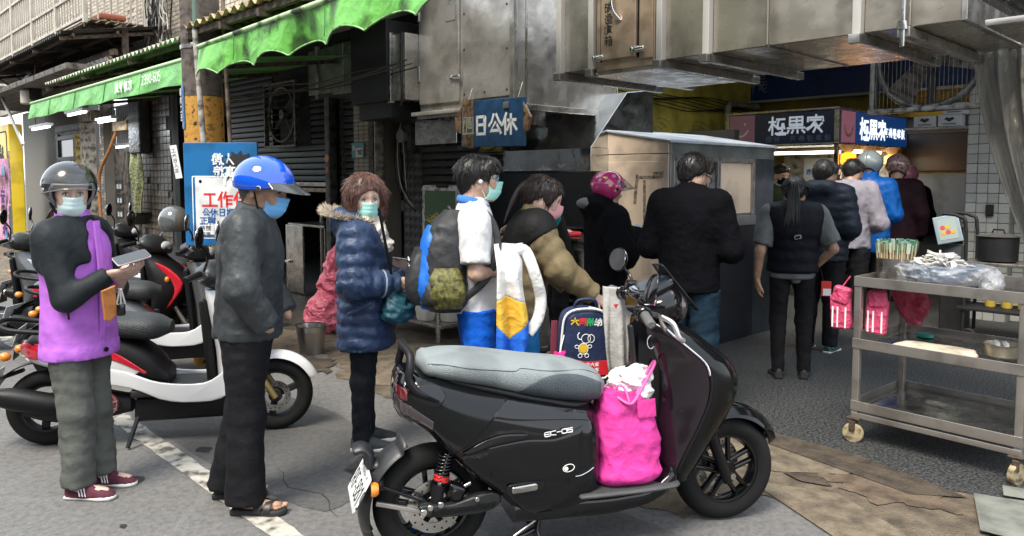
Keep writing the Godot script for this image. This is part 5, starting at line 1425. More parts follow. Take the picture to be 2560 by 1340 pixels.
	part("wall",MB.new().lathe([Vector2(0.095,0.0),Vector2(0.1,0.01),Vector2(0.12,0.18),Vector2(0.124,0.19),Vector2(0.124,0.2),Vector2(0.128,0.24),Vector2(0.135,0.245),Vector2(0.122,0.24),Vector2(0.115,0.19),Vector2(0.095,0.012),Vector2(0.001,0.012)],36),mat("pail_steel",K(0.5,0.49,0.46),0.28,1.0),b)
	part("water",MB.new().cyl(V(0,0.19,0),V(0,0.195,0),0.117,-1.0,28),mat("water_dark",K(0.015,0.016,0.014),0.05),b)
	var red:=mat("bag_red",K(0.72,0.15,0.22,0.85),0.3,0.0,"",1.0,"n_film",0.9)
	for k in 2:
		var r:=sthing("rubbish_bag",["full red plastic rubbish bag on the ground left of the navy coat","knotted red rubbish bag heaped on top of the lower one"][k],"bag",-6.5,3.75+k*0.06,[0.0,0.36][k],20.0*k,"red rubbish bags")
		part("film",sack([[0.005,0,0,0.1,0.1],[0.06,0,0,0.165,0.15],[0.2,0,0,0.175,0.16],[0.33,0.02,0,0.13,0.12],[0.4,0.03,0,0.06,0.06]] if k==0 else [[0.0,0.04,0,0.13,0.1],[0.1,0.03,0,0.135,0.11],[0.26,0.05,0,0.09,0.08],[0.42,0.09,0,0.06,0.05],[0.5,0.11,0,0.02,0.02]],2.2,0.03,6.0,60,40,4+k),red,r)
		part("contents",MB.new().ell(V(0,0.16-k*0.02,0),V(0.125,0.12,0.11)*(1.0-k*0.3),14),mat("scraps",K(0.3,0.13,0.08),0.8,0.0,"speck",2.0),r)
	var d:=sthing("drawer_counter","steel drawer counter under the hood with trays on it, beside the cook","counter",-4.75,4.75)
	part("carcass",MB.new().box(V(0.36,0.48,-0.25),V(0.72,0.96,0.5),0.006),MT["steel_dull"],d)
	part("top",MB.new().box(V(0.36,0.98,-0.25),V(0.78,0.03,0.56),0.006),MT["steel"],d)
	for k in 3:
		part("drawer",MB.new().box(V(0.54,0.80-k*0.22,0.008),V(0.32,0.2,0.02),0.005),MT["steel"],d)
		part("drawer_pull",MB.new().box(V(0.54,0.84-k*0.22,0.02),V(0.08,0.05,0.01),0.004),MT["black"],d)
	var t:=sthing("meat_tray","shallow red rimmed tray of meat on the drawer counter, by the cook's hands","tray",-4.45,4.82,0.997)
	part("tray_shell",MB.new().box(V(0,0.02,0),V(0.38,0.04,0.26),0.012),mat("tray_red_plastic",K(0.5,0.03,0.05),0.35),t)
	part("meat",sack([[0.03,0,0,0.16,0.1],[0.05,0,0,0.14,0.09],[0.065,0,0,0.08,0.05]],2.6,0.02,20.0,24,8),mat("meat_pale",K(0.6,0.4,0.38),0.4),t)
	var wk:=sthing("wok_range","black iron range top in the dark recess below the hood","stove",-5.5,5.3)
	part("range_body",MB.new().box(V(0.5,0.45,-0.3),V(1.0,0.9,0.6),0.01),MT["dark_iron"],wk)
	part("wok",MB.new().lathe([Vector2(0.001,0.9),Vector2(0.15,0.92),Vector2(0.24,1.0),Vector2(0.235,1.0),Vector2(0.14,0.93)],24,xf(V(0.45,0,-0.3))),MT["dark_iron"],wk)
	var cb:=sthing("cardboard_sheet","flattened grey cardboard sheet lying on the ground at the lower right corner","cardboard",-0.86,3.56,0.012,18)
	part("sheet",MB.new().sheet(14,8,func(s2:float,t2:float):return V(s2*0.75,0.012+0.008*sin(s2*7.0)*t2,-t2*0.42+0.02*sin(s2*9.0)),0.006),mat("cardboard",K(0.20,0.21,0.185),0.85,0.0,"blotch",1.5),cb)
	part("flap",MB.new().sheet(8,3,func(s2:float,t2:float):return V(0.12+s2*0.5,0.02+t2*0.02,-0.44-t2*0.07),0.005),MT["cardboard"],cb)
func cart()->void:
	var c:=sthing("steel_trolley","three shelf stainless steel trolley on castors in the right foreground","trolley",-1.69,4.34,0.0,-3)
	var st:=mat("trolley_steel",K(0.38,0.355,0.325),0.36,0.75,"soft",1.2,"n_dent",0.3)
	var w:=0.80
	var dp:=0.62
	for x in [0.0,w]:
		for z in [0.0,-dp]:
			part("post",MB.new().box(V(x,0.54,z),V(0.038,0.8,0.038),0.004),st,c)
			var ca:=part("castor",MB.new().lathe([Vector2(0.001,-0.016),Vector2(0.05,-0.016),Vector2(0.056,-0.01),Vector2(0.056,0.01),Vector2(0.05,0.016),Vector2(0.001,0.016)],28,Transform3D(Basis(V(1,0,0),V(0,0,1),V(0,-1,0)).rotated(Vector3.UP,0.35 if x==0.0 else 1.3),V(x,0.057,z+0.02))),mat("castor_nylon",K(0.42,0.34,0.2),0.5,0.0,"grime",3.0),c)
			part("castor_fork",MB.new().box(V(x,0.10,z+0.02),V(0.03,0.06,0.06),0.004),MT["iron_rust"],ca)
			part("swivel_plate",MB.new().box(V(x,0.14,z),V(0.075,0.012,0.075),0.003),MT["iron_rust"],ca)
	for h in [0.92,0.57,0.215]:
		part("shelf_board",MB.new().box(V(w/2,h-0.02,-dp/2),V(w-0.02,0.006,dp-0.02),0.002),MT["steel"],c)
		part("rim",MB.new().box(V(w/2,h,0.021),V(w+0.04,0.055,0.006),0.002),st,c)
		part("rim",MB.new().box(V(w/2,h,-dp-0.021),V(w+0.04,0.055,0.006),0.002),st,c)
		for x in [-0.021,w+0.021]:
			part("rim",MB.new().box(V(x,h,-dp/2),V(0.006,0.055,dp),0.002),st,c)
	part("under_rail",MB.new().box(V(w/2,0.16,0.012),V(w+0.03,0.03,0.02),0.002),st,c)
	var p:=sthing("chopstick_pot","steel pot packed with paper wrapped chopsticks on the trolley's left end","pot",-1.60,4.62,0.91)
	part("pot",MB.new().lathe([Vector2(0.10,0),Vector2(0.102,0.002),Vector2(0.102,0.128),Vector2(0.098,0.128),Vector2(0.096,0.01)],40),MT["steel"],p)
	var stick:=MB.new().box(V(0,0.09,0),V(0.006,0.18,0.006),0.0).mesh()
	var wrap:=MB.new().sheet(2,1,func(s2:float,t2:float):return V((s2-0.5)*0.018,0.14+t2*0.055,0.004*cos(s2*3.0)),0.0015).mesh()
	var sm:=mat("chopstick",K(0.52,0.42,0.26),0.7)
	var wm:=[mat("wrap_green",K(0.22,0.45,0.33),0.5),mat("wrap_pale",K(0.45,0.56,0.48),0.5),mat("wrap_print",K(0.06,0.16,0.1),0.5)]
	for i in 150:
		var a:=i*2.39996
		var rad:=0.09*sqrt((i+0.5)/150.0)
		var o:=V(cos(a)*rad,0.01,sin(a)*rad)
		var bb:=Basis(V(-sin(a),0,cos(a)),-0.12*rad/0.1)*Basis(Vector3.UP,rr(0,TAU))
		piece("chopstick",stick,sm,p,Transform3D(bb,o+V(0,0.02+rr(-0.006,0.008),0)))
		piece("wrapper",wrap,wm[i % 3 if i % 5 else 2],p,Transform3D(bb,o+V(0,0.02+rr(-0.012,0.012),0)))
	var bs:=sthing("spoon_basin","blue plastic basin heaped with white spoons in a clear bag, on the trolley top","basin",-1.38,4.66,0.915)
	part("basin",MB.new().lathe([Vector2(0.12,0.01),Vector2(0.19,0.085),Vector2(0.205,0.09),Vector2(0.205,0.098),Vector2(0.188,0.095),Vector2(0.12,0.02)],44),mat("basin_blue",K(0.03,0.16,0.36),0.35),bs)
	part("plastic_film",sack([[0.0,0,0,0.18,0.16],[0.04,0.01,0.01,0.225,0.2],[0.085,0.01,0,0.24,0.215],[0.1,0.02,0,0.225,0.21]],2.0,0.03,14.0,72,14,6),mat("film_clear",K(0.62,0.64,0.68,0.42),0.28,0.0,"",1.0,"n_film",1.0),bs)
	part("film_corner",sack([[-0.03,0.25,0.02,0.04,0.05],[0.03,0.26,0.0,0.05,0.07],[0.1,0.24,-0.02,0.02,0.05]],2.0,0.02,18.0,30,12,7),MT["film_clear"],bs)
	var spn:=MB.new()
	spn.ell(V(0,0.004,0.05),V(0.02,0.006,0.028),10).box(V(0,0.004,-0.02),V(0.011,0.005,0.1),0.002)
	var spm:=spn.mesh()
	for i in 60:
		var a:=rr(0,TAU)
		var rad:=rr(0.0,0.15)
		piece("spoon",spm,mat("spoon_white",K(0.68,0.66,0.63),0.4),bs,Transform3D(Basis.from_euler(V(rr(-0.5,0.5),rr(0,TAU),rr(-0.9,0.9))),V(cos(a)*rad,0.085+(0.16-rad)*rr(0.1,0.45),sin(a)*rad)))
	var pink:=mat("bag_pink_stripe",K(0.60,0.07,0.17),0.4,0.0,"",1.0,"n_film",0.5)
	for k in 3:
		var hb:=sthing("striped_bag_bundle" if k<2 else "sheer_bag",["flat bundle of pink and white striped bags outside the trolley's left post","pink striped bag bundle knotted inside the trolley's left post","plain sheer red plastic bag hanging at the trolley's far left post"][k],"bag",[-1.82,-1.62,-1.56][k],[4.42,4.42,4.75][k],0.62,0.0,"" if k==2 else "striped bag bundles")
		if k<2:
			part("bundle",MB.new().prism(rrect(0.115,0.2,0.018),-0.022,0.02,xf(V(0,0.1,0),Vector3(0,0,4-k*7)),0.008),pink,hb)
			part("upper_fold",MB.new().prism(rrect(0.1,0.1,0.02),-0.015,0.03,xf(V(0.005,0.2,0),Vector3(0,0,-12+k*20)),0.01),pink,hb)
			for x in [-0.04,-0.012,0.034]:
				part("white_stripe",MB.new().box(V(x,0.07,0.0205),V(0.009,0.12,0.003),0.0),MT["print_white"],hb)
		else:
			part("film",sack([[0.02,0.03,0,0.03,0.02],[0.1,0.02,0,0.08,0.04],[0.25,0,0,0.075,0.04],[0.34,0,0,0.06,0.03]],2.4,0.02,10.0,36,24,9),mat("bag_sheer",K(0.45,0.03,0.09,0.75),0.3,0.0,"",1.0,"n_film",0.8),hb)
		part("hanging_loop",MB.new().tube([V(0,0.24,0),V(0.04-k*0.03,0.31,-0.02)],0.004,6),pink,hb)
	var bo:=sthing("metal_bowl","dull metal bowl with two white ladles on the trolley's middle shelf","bowl",-1.02,4.5,0.575)
	part("bowl",MB.new().lathe([Vector2(0.06,0),Vector2(0.085,0.012),Vector2(0.092,0.07),Vector2(0.1,0.074),Vector2(0.088,0.07),Vector2(0.08,0.014)],36),mat("bowl_alu",K(0.40,0.36,0.28),0.4,0.8,"soft",2.0),bo)
	for k in 2:
		part("ladle",MB.new().ell(V(-0.03+k*0.04,0.07,0.0),V(0.014,0.006,0.035),10,Basis.from_euler(V(0.3,0.6,0.4))),MT["white"],bo)
	var tw:=sthing("folded_towel","folded cream cloth lying along the trolley's middle shelf","cloth",-1.32,4.42,0.557)
	part("cloth",sack([[0.0,0.0,0,0.2,0.05],[0.02,0.0,0,0.2,0.06],[0.045,0.02,0,0.16,0.04]],3.0,0.02,12.0,40,8),mat("cloth_cream",K(0.55,0.48,0.38),0.9,0.0,"soft",2.0),tw)
	var lid:=sthing("green_lid","small green lid on the middle shelf behind the pink bags","lid",-1.5,4.85,0.557)
	part("lid",MB.new().cyl(V(0,0,0),V(0,0.02,0),0.05,0.045,20,0.004),mat("lid_green",K(0.01,0.2,0.15),0.4),lid)
	var gt:=MB.new()
	var gr:=sthing("drain_grate","steel drain grating let into the floor behind the trolley","grate",-2.7,7.9,0.01)
	part("frame",MB.new().box(V(0.5,0.0,-0.11),V(1.0,0.012,0.24),0.002),MT["dark_iron"],gr)
	for k in 24:
		part("grate_bar",MB.new().box(V(0.02+k*0.042,0.01,-0.11),V(0.014,0.012,0.22),0.002),MT["steel_dull"],gr)
func shop_clutter()->void:
	for k in 3:
		var x:=sthing("shelf_carton",["white printed carton, left one on the wall shelf by the tiled pier","white printed carton, right one on the wall shelf by the tiled pier","white carton stacked on the right one on the wall shelf"][k],"carton",[-2.84,-2.60,-2.56][k],9.02,[2.037,2.037,2.16][k],0,"cartons on the wall shelf")
		part("carton",MB.new().box(V(0,0.06,0),V(0.22,0.12,0.22),0.003),mat("carton_white",K(0.42,0.44,0.46),0.7),x)
		part("mark_print",MB.new().prism(poly([-0.05,0.0,0,-0.03,0.05,0.0,0.03,0.02,0,0.01,-0.03,0.02]),0,0.002,xf(V(0,0.075,0.111)),0.0),MT["print_black"],x)
		part("line_print",MB.new().box(V(0,0.025,0.112),V(0.13,0.012,0.002),0.0),MT["print_grey"],x)
	var bc:=sthing("back_counter","long low steel counter against the grey splashback, packs of plastic ware on it","counter",-3.35,10.9)
	part("top",MB.new().box(V(0.15,0.8,0),V(1.5,0.04,0.6),0.004),MT["dark_iron"],bc)
	part("body",MB.new().box(V(0.15,0.4,-0.05),V(1.4,0.76,0.5),0.004),mat("counter_slate",K(0.06,0.075,0.085),0.5,0.3),bc)
	var pkk:=sthing("plastic_pack","clear pack of plastic bowls on the low back counter","pack",-3.1,10.75,0.825)
	part("film",sack([[0.0,0,0,0.36,0.14],[0.06,0,0,0.36,0.14],[0.15,0.02,0,0.3,0.1]],3.0,0.04,9.0,44,12),mat("pack_film",K(0.5,0.54,0.56,0.7),0.25,0.0,"grime",2.0,"n_film",0.8),pkk)
	var sc:=sthing("picture_stand","black box stand holding a tilted silver framed picture, left of the tubular trolley","stand",-2.32,8.2)
	part("base",MB.new().box(V(0.04,0.3,0),V(0.22,0.6,0.2),0.01),MT["dark_iron"],sc)
	part("box",MB.new().box(V(0.0,0.7,0),V(0.2,0.3,0.16),0.01),mat("box_grey",K(0.07,0.08,0.085),0.4),sc)
	var fr:=part("picture_frame",MB.new().box(V(0,0,0),V(0.22,0.27,0.02),0.006),mat("frame_silver",K(0.4,0.5,0.55),0.3,0.6),sc,xf(V(-0.02,1.0,0.1),Vector3(-12,10,14)))
	part("picture",MB.new().box(V(0,0,0.011),V(0.16,0.2,0.003),0.0),mat("picture_card",K(0.3,0.36,0.34),0.4),fr)
	for k in 5:
		part("picture_print",MB.new().cyl(V(-0.04+(k % 3)*0.04,-0.03+(k/3)*0.05,0.012),V(-0.04+(k % 3)*0.04,-0.03+(k/3)*0.05,0.015),0.022,-1.0,10),[mat("print_gold",K(0.5,0.35,0.04),0.5),MT["sticker_red"]][k % 2],fr)
	var tr:=sthing("tube_trolley","dark tubular hand trolley loaded with cooking pots, below the plastic curtain","trolley",-2.1,7.8)
	for z in [0.0,-0.35]:
		part("frame_tube",MB.new().tube(smooth3([V(0.0,0.06,z),V(-0.0,1.0,z),V(-0.06,1.14,z),V(-0.2,1.16,z)],4),0.016,8),MT["dark_iron"],tr)
	part("deck",MB.new().box(V(0.4,0.3,-0.18),V(0.9,0.03,0.42),0.004),MT["dark_iron"],tr)
	part("deck",MB.new().box(V(0.4,0.72,-0.18),V(0.9,0.03,0.42),0.004),MT["steel_dull"],tr)
	for x in [0.05,0.8]:
		part("wheel",MB.new().cyl(V(x,0.06,-0.02),V(x,0.06,0.02),0.06,-1.0,18,0.006),MT["dark_iron"],tr)
	for k in 2:
		var pt:=sthing("stock_pot",["lidded black stock pot on the tubular trolley, the whole one","black stock pot at the right end of the trolley, half behind the curtain"][k],"pot",-1.88+k*0.42,7.95,0.74,0.0,"stock pots")
		part("pot",MB.new().lathe([Vector2(0.14,0),Vector2(0.16,0.01),Vector2(0.165,0.22),Vector2(0.175,0.225)],28),MT["dark_iron"],pt)
		part("lid",MB.new().lathe([Vector2(0.172,0.228),Vector2(0.1,0.25),Vector2(0.0005,0.255)],28),MT["steel_dull"],pt)
		part("lid_handle",MB.new().tube([V(-0.05,0.25,0),V(-0.04,0.285,0),V(0.04,0.285,0),V(0.05,0.25,0)],0.008,6),MT["black"],pt)
	for k in 3:
		var bt:=sthing("sauce_bottle",["yellow filled bottle, left of three on the tubular trolley's lower deck","yellow filled bottle, middle of three on the lower deck","yellow filled bottle, right of three on the lower deck"][k],"bottle",-1.92+k*0.13,7.95,0.317,0.0,"bottles on the lower deck")
		part("bottle",MB.new().lathe([Vector2(0.04,0),Vector2(0.045,0.01),Vector2(0.045,0.13),Vector2(0.018,0.18),Vector2(0.018,0.2)],16),mat("bottle_oil",K(0.4,0.28,0.05),0.2),bt)
		part("cap",MB.new().cyl(V(0,0.2,0),V(0,0.225,0),0.02),MT["white"],bt)
func scooter_load()->void:
	var R:=Basis(Vector3.UP,deg_to_rad(SCT))
	var at_sc:=func(x:float,y:float,z:float)->Vector3:return SC+R*V(x,y,z)
	var pb:=thing("pink_cloth_bag","bright pink drawstring cloth bag standing on the foreground scooter's footboard","bag",at_sc.call(0.79,0.263,0.06),SCT)
	var pm:=mat("cloth_pink",K(0.66,0.036,0.29),0.75,0.0,"soft",2.5,"n_fold",0.4)
	part("bag_body",sack([[0.0,0.0,0,0.115,0.09],[0.012,0,0,0.128,0.105],[0.1,0.005,0,0.132,0.108],[0.2,0.005,0,0.13,0.105],[0.28,-0.005,0,0.115,0.09],[0.33,-0.012,0,0.1,0.08],[0.37,-0.03,0,0.075,0.07]],3.2,0.014,5.0,72,48,11),pm,pb)
	part("cuff_patch",MB.new().sheet(6,5,func(s2:float,t2:float):return V(0.015+s2*0.085,0.345-t2*0.07,0.095+0.012*t2-s2*0.012),0.004),mat("cloth_pink_dark",K(0.6,0.03,0.24),0.7,0.0,"",1.0,"n_fold",0.4),pb)
	var lp:=MB.new()
	lp.tube(smooth3([V(-0.06,0.36,0.06),V(-0.03,0.34,0.1),V(0.0,0.345,0.1),V(0.05,0.41,0.09),V(0.1,0.475,0.07),V(0.115,0.485,0.04),V(0.09,0.44,0.03),V(0.03,0.36,0.06)],5),0.006,6)
	lp.tube(smooth3([V(-0.06,0.36,0.05),V(-0.055,0.4,0.06),V(-0.03,0.395,0.07),V(-0.02,0.345,0.1)],5),0.005,6)
	part("drawstring",lp,mat("cord_pink",K(0.75,0.12,0.36),0.6),pb)
	var wb:=thing("white_plastic_bag","crumpled white plastic bag stuffed in the mouth of the pink cloth bag","bag",at_sc.call(0.83,0.56,0.03),SCT)
	part("film",sack([[0.0,0,0,0.07,0.06],[0.04,0,0,0.085,0.07],[0.1,0.0,0,0.08,0.06],[0.14,0.02,0,0.07,0.045],[0.17,0.06,0,0.03,0.02]],2.4,0.03,12.0,60,30,13),mat("film_white",K(0.75,0.74,0.74),0.45,0.0,"",1.0,"n_film",0.6,{"back":Color(0.5,0.5,0.5)}),wb)
	var sb:=thing("school_satchel","navy and red school satchel with an elephant emblem, hanging behind the scooter seat's front","bag",at_sc.call(0.765,0.60,-0.30),SCT-8)
	var navy:=mat("satchel_navy",K(0.008,0.018,0.06),0.6,0.0,"",1.0,"n_cloth",0.3)
	var face:=smooth2(poly([-0.11,0.0,-0.11,0.2,-0.085,0.285,0.0,0.305,0.085,0.285,0.11,0.2,0.11,0.0,0.0,-0.012]),4)
	part("main_body",MB.new().prism(face,-0.12,0.0,Transform3D.IDENTITY,0.02),navy,sb)
	var edge:=[]
	for q in face:
		edge.append(V(q.x,q.y,0.0))
	part("front_piping",MB.new().tube(edge,0.0055,6,true),mat("piping_white",K(0.6),0.5),sb)
	part("side_piping",MB.new().tube(smooth3([V(0.108,0.2,-0.035),V(0.09,0.278,-0.035),V(0.02,0.302,-0.035)],5),0.008,6),MT["piping_white"],sb)
	part("red_band",MB.new().prism(poly([-0.105,0.085,-0.105,0.0,0.0,-0.008,0.105,0.0,0.105,0.065,0.0,0.062]),0,0.003,xf(V(0,0,0.0005)),0.001),mat("satchel_red",K(0.55,0.012,0.02),0.55),sb)
	for k in 2:
		part("band_lettering",brush(["正","街","工","同","日","大","事"],0.017,0.0028,1.25,false,xf(V(-0.085,0.04-k*0.024,0.0045))),MT["print_white"],sb)
	var cs:=[mat("felt_yellow",K(0.65,0.42,0.02),0.7),MT["print_red"],mat("felt_green",K(0.02,0.35,0.1),0.7),MT["print_white"]]
	for k in 4:
		part("lettering",brush([["大","同","附","幼"][k]],0.032,0.006,1.0,false,xf(V(-0.068+k*0.036,0.232-k*0.002,0.0015))),cs[k],sb)
	var el:=MB.new()
	for q in [[0.0,0.168,0.021,1.0],[0.024,0.168,0.015,1.2],[-0.012,0.122,0.022,1.15],[-0.027,0.09,0.009,1.0],[0.004,0.09,0.009,1.0],[-0.042,0.132,0.009,0.8],[0.018,0.132,0.009,0.8]]:
		var p:=[]
		for w in circ(q[2],14,Vector2(q[0],q[1]),q[3]):
			p.append(V(w.x,w.y,0.002))
		el.tube(p,0.0018,5,true,0.4)
	el.tube(smooth3([V(-0.02,0.165,0.002),V(-0.034,0.168,0.002),V(-0.038,0.185,0.002),V(-0.03,0.198,0.002)],4),0.0026,5,false,0.4)
	part("elephant_outline",el,MT["print_white"],sb)
	part("elephant_shirt",MB.new().prism(circ(0.019,16,Vector2(-0.012,0.124),1.1),0,0.002,xf(V(0,0,0.0005)),0.0),cs[0],sb)
	part("carry_strap",MB.new().tube(smooth3([V(-0.04,0.3,-0.07),V(-0.02,0.335,-0.06),V(0.05,0.335,-0.06),V(0.07,0.295,-0.07)],4),0.008,6),navy,sb)
	part("maroon_strap",MB.new().bar(V(-0.13,0.24,-0.08),V(-0.14,0.03,-0.06),0.03,0.006),mat("strap_maroon",K(0.12,0.01,0.03),0.7),sb)
	var br:=thing("plush_bear","small hot pink plush bear charm dangling left of the school satchel","toy",at_sc.call(0.625,0.60,-0.26),SCT)
	var bsd:=SD.new()
	bsd.bone(V(0,0.04,0),V(0,0.055,0),0.026,0.022,0.01)
	bsd.bone(V(0,0.095,0),V(0,0.1,0),0.024,0.024,0.008)
	for e in [-1.0,1.0]:
		bsd.bone(V(e*0.018,0.118,0),V(e*0.02,0.122,0),0.009,0.008,0.006)
		bsd.bone(V(e*0.022,0.06,0.0),V(e*0.042,0.045,0.012),0.011,0.009,0.006)
		bsd.bone(V(e*0.014,0.02,0.0),V(e*0.02,0.002,0.015),0.013,0.011,0.006)
	bsd.wrinkle(60.0,0.004,Vector3.ONE,2,false)
	var bm:=MB.new()
	bsd.mesh_into(bm,0.004)
	part("plush_body",bm,mat("plush_pink",K(0.75,0.015,0.2),0.95,0.0,"",1.0,"n_grain",1.0),br)
	part("charm_cord",MB.new().tube([V(0.0,0.12,0),V(0.02,0.2,0)],0.003,5),MT["white"],br)
	var hd:=thing("grey_hoodie","light grey hooded top draped over the scooter's far handlebar grip","jacket",at_sc.call(0.895,0.62,-0.27),SCT-6)
	part("cloth",MB.new().sheet(40,40,func(s2:float,t2:float):
		var w:=lerpf(0.07,0.10,sin(t2*2.6))
		return V((s2-0.5)*w*1.7+0.03*t2+0.01,0.385-t2*0.40-0.03*sin(s2*PI)*t2,0.03+0.022*sin(s2*17.0+t2*3.0)*(0.3+t2)+0.05*sin(s2*PI)-0.06*(1-t2)*(1-t2)),0.008),mat("fleece_light",K(0.38,0.375,0.36),0.9,0.0,"soft",5.0,"n_cloth",0.6),hd)
	part("chest_badge",MB.new().prism(poly([-0.012,0.01,0.012,0.01,0,-0.01]),0,0.002,xf(V(-0.025,0.31,0.085),Vector3(0,0,0)),0.0),MT["print_red"],hd)
	var ph:=thing("phone","smartphone in the hands of the woman in lilac and black","phone",V(-1.73,1.135,-3.44),20,"phones in hand")
	part("case",MB.new().prism(rrect(0.075,0.15,0.01),-0.004,0.004,xf(Vector3.ZERO,Vector3(-62,0,-62)),0.002),mat("phone_pink",K(0.5,0.42,0.45),0.3),ph)
	part("glass",MB.new().prism(rrect(0.07,0.145,0.009),0.0042,0.0052,xf(Vector3.ZERO,Vector3(-62,0,-62)),0.0005),mat("phone_glass",K(0.05,0.055,0.06),0.05),ph)
	var ph2:=thing("phone","dark phone held up by the person in the pink dotted helmet","phone",V(0.885,1.135,-5.4),30,"phones in hand")
	part("case",MB.new().prism(rrect(0.075,0.15,0.01),-0.004,0.004,xf(Vector3.ZERO,Vector3(-60,0,-70)),0.002),MT["black"],ph2)
	part("glass",MB.new().prism(rrect(0.07,0.145,0.009),0.0042,0.0052,xf(Vector3.ZERO,Vector3(-60,0,-70)),0.0005),MT["phone_glass"],ph2)
	var wa:=thing("wallet","tan leather wallet hanging from a ring of keys below the phone hands","wallet",V(-1.79,0.86,-3.34),50)
	part("leather",MB.new().prism(poly([-0.03,0.14,0.03,0.16,0.035,0.03,0.0,0.0,-0.02,0.01]),-0.008,0.008,Transform3D.IDENTITY,0.003),mat("leather_tan",K(0.38,0.14,0.03),0.5,0.0,"soft",6.0,"n_grain",0.3),wa)
	var ky:=thing("key_bunch","bunch of silver keys and a black fob beside the tan wallet","keys",V(-1.745,0.88,-3.36),30)
	part("ring",MB.new().tube([V(-0.012,0.15,0),V(0,0.162,0),V(0.012,0.15,0),V(0,0.138,0)],0.002,5,true),MT["chrome"],ky)
	for k in 3:
		part("key",MB.new().box(V(-0.01+k*0.01,0.09,k*0.004),V(0.008,0.07,0.003),0.001,Basis(V(0,0,1),-0.2+k*0.2)),MT["chrome"],ky)
	part("fob",MB.new().box(V(0,0.03,0),V(0.035,0.055,0.015),0.006),MT["black_gloss"],ky)
	var cb:=thing("teal_pouch","dark teal nylon pouch hanging at the hip of the navy down coat","bag",V(-0.615,0.72,-4.04),30)
	part("pouch",sack([[0.0,0,0,0.03,0.03],[0.02,0,0,0.07,0.045],[0.07,0.01,0,0.085,0.05],[0.13,0,0,0.06,0.04],[0.2,-0.02,0,0.02,0.02]],2.4,0.02,14.0,36,20,5),mat("nylon_teal",K(0.012,0.07,0.10),0.5,0.0,"",1.0,"n_fold",0.5),cb)
	part("pouch_strap",MB.new().tube([V(-0.02,0.19,0),V(-0.05,0.3,0.03),V(-0.12,0.62,0.06)],0.008,6),MT["black"],cb)
	var rk:=thing("rucksack","black, blue and olive rucksack on the boy's back","rucksack",V(-0.33,0.80,-3.99),100)
	var rb:=mat("nylon_black",K(0.02,0.021,0.023),0.6,0.0,"",1.0,"n_cloth",0.4)
	part("main_body",sack([[0.0,0,-0.02,0.1,0.08],[0.03,0,-0.03,0.145,0.11],[0.2,0,-0.03,0.155,0.12],[0.38,0,-0.02,0.145,0.105],[0.48,0,0.0,0.11,0.075],[0.53,0,0.02,0.05,0.04]],3.0,0.012,8.0,48,36,3),rb,rk)
	part("blue_panel",sack([[0.02,0,-0.1,0.1,0.05],[0.06,0,-0.11,0.125,0.06],[0.28,0,-0.105,0.125,0.055],[0.42,0,-0.085,0.09,0.04],[0.45,0,-0.08,0.05,0.03]],3.0,0.008,8.0,40,24,4),mat("nylon_blue",K(0.008,0.13,0.55),0.55,0.0,"",1.0,"n_cloth",0.3),rk)
	part("outer_pocket",sack([[0.04,0,-0.16,0.08,0.04],[0.08,0,-0.17,0.1,0.05],[0.26,0,-0.165,0.1,0.045],[0.33,0,-0.15,0.08,0.03]],3.4,0.006,8.0,36,20,5),rb,rk)
	for k in 2:
		part("reflective_strip",MB.new().box(V(0,0.245+k*0.03,-0.213),V(0.14,0.01,0.006),0.002),MT["print_white"],rk)
	part("side_pocket",sack([[0.03,-0.13,-0.02,0.03,0.07],[0.06,-0.145,-0.02,0.035,0.08],[0.2,-0.15,-0.03,0.03,0.075],[0.24,-0.145,-0.03,0.015,0.06]],3.0,0.01,14.0,36,20,6),mat("pocket_olive",K(0.16,0.15,0.035),0.6,0.0,"grime",6.0,"n_fold",0.4),rk)
	part("pocket_belt",MB.new().box(V(-0.168,0.13,-0.03),V(0.035,0.025,0.17),0.006,Basis(V(1,0,0),0.35)),rb,rk)
	for e in [-1.0,1.0]:
		part("shoulder_strap",MB.new().tube(smooth3([V(e*0.1,0.46,0.05),V(e*0.11,0.525,0.09),V(e*0.115,0.53,0.15),V(e*0.125,0.46,0.215),V(e*0.14,0.33,0.235),V(e*0.165,0.18,0.17),V(e*0.15,0.08,0.06)],5),0.02,8,false,0.3),rb,rk)
	part("grab_loop",MB.new().tube(smooth3([V(-0.03,0.5,0.02),V(-0.02,0.54,0.0),V(0.02,0.54,0.0),V(0.03,0.5,0.02)],4),0.008,6),rb,rk)
	var jt:=thing("track_top","white, yellow and blue track top draped over the boy's forearm","jacket",V(0.02,0.6,-3.87),10)
	var jm:=[mat("jersey_white",K(0.68,0.67,0.65),0.8,0.0,"",1.0,"n_fold",0.5),mat("jersey_yellow",K(0.75,0.46,0.05),0.8,0.0,"",1.0,"n_fold",0.5),mat("jersey_blue",K(0.008,0.12,0.6),0.8,0.0,"",1.0,"n_fold",0.5)]
	for k in 3:
		var y0:float=[0.56,0.27,0.16][k]
		var y1:float=[0.27,0.16,-0.02][k]
		part(["white_cloth","yellow_cloth","blue_cloth"][k],MB.new().sheet(24,20,func(s2:float,t2:float):
			var cut:float=0.0 if k==0 else -0.09*(1.0-absf(s2*2.0-0.9))
			var c2:float=-0.09*(1.0-absf(s2*2.0-0.9)) if k==1 else (0.03*(1.0-absf(s2*2.0-0.7)) if k==0 else 0.0)
			var y:=lerpf(y0+(0.03*(1.0-absf(s2*2.0-0.7)) if k==1 else cut),y1+c2,t2)
			return V(-0.11+s2*0.15*(1.0+0.1*sin(y*12.0)),y,0.03*sin(s2*9.0+y*3.0)+0.05-0.09*smoothstep(0.42,0.56,y)),0.006),jm[k],jt)
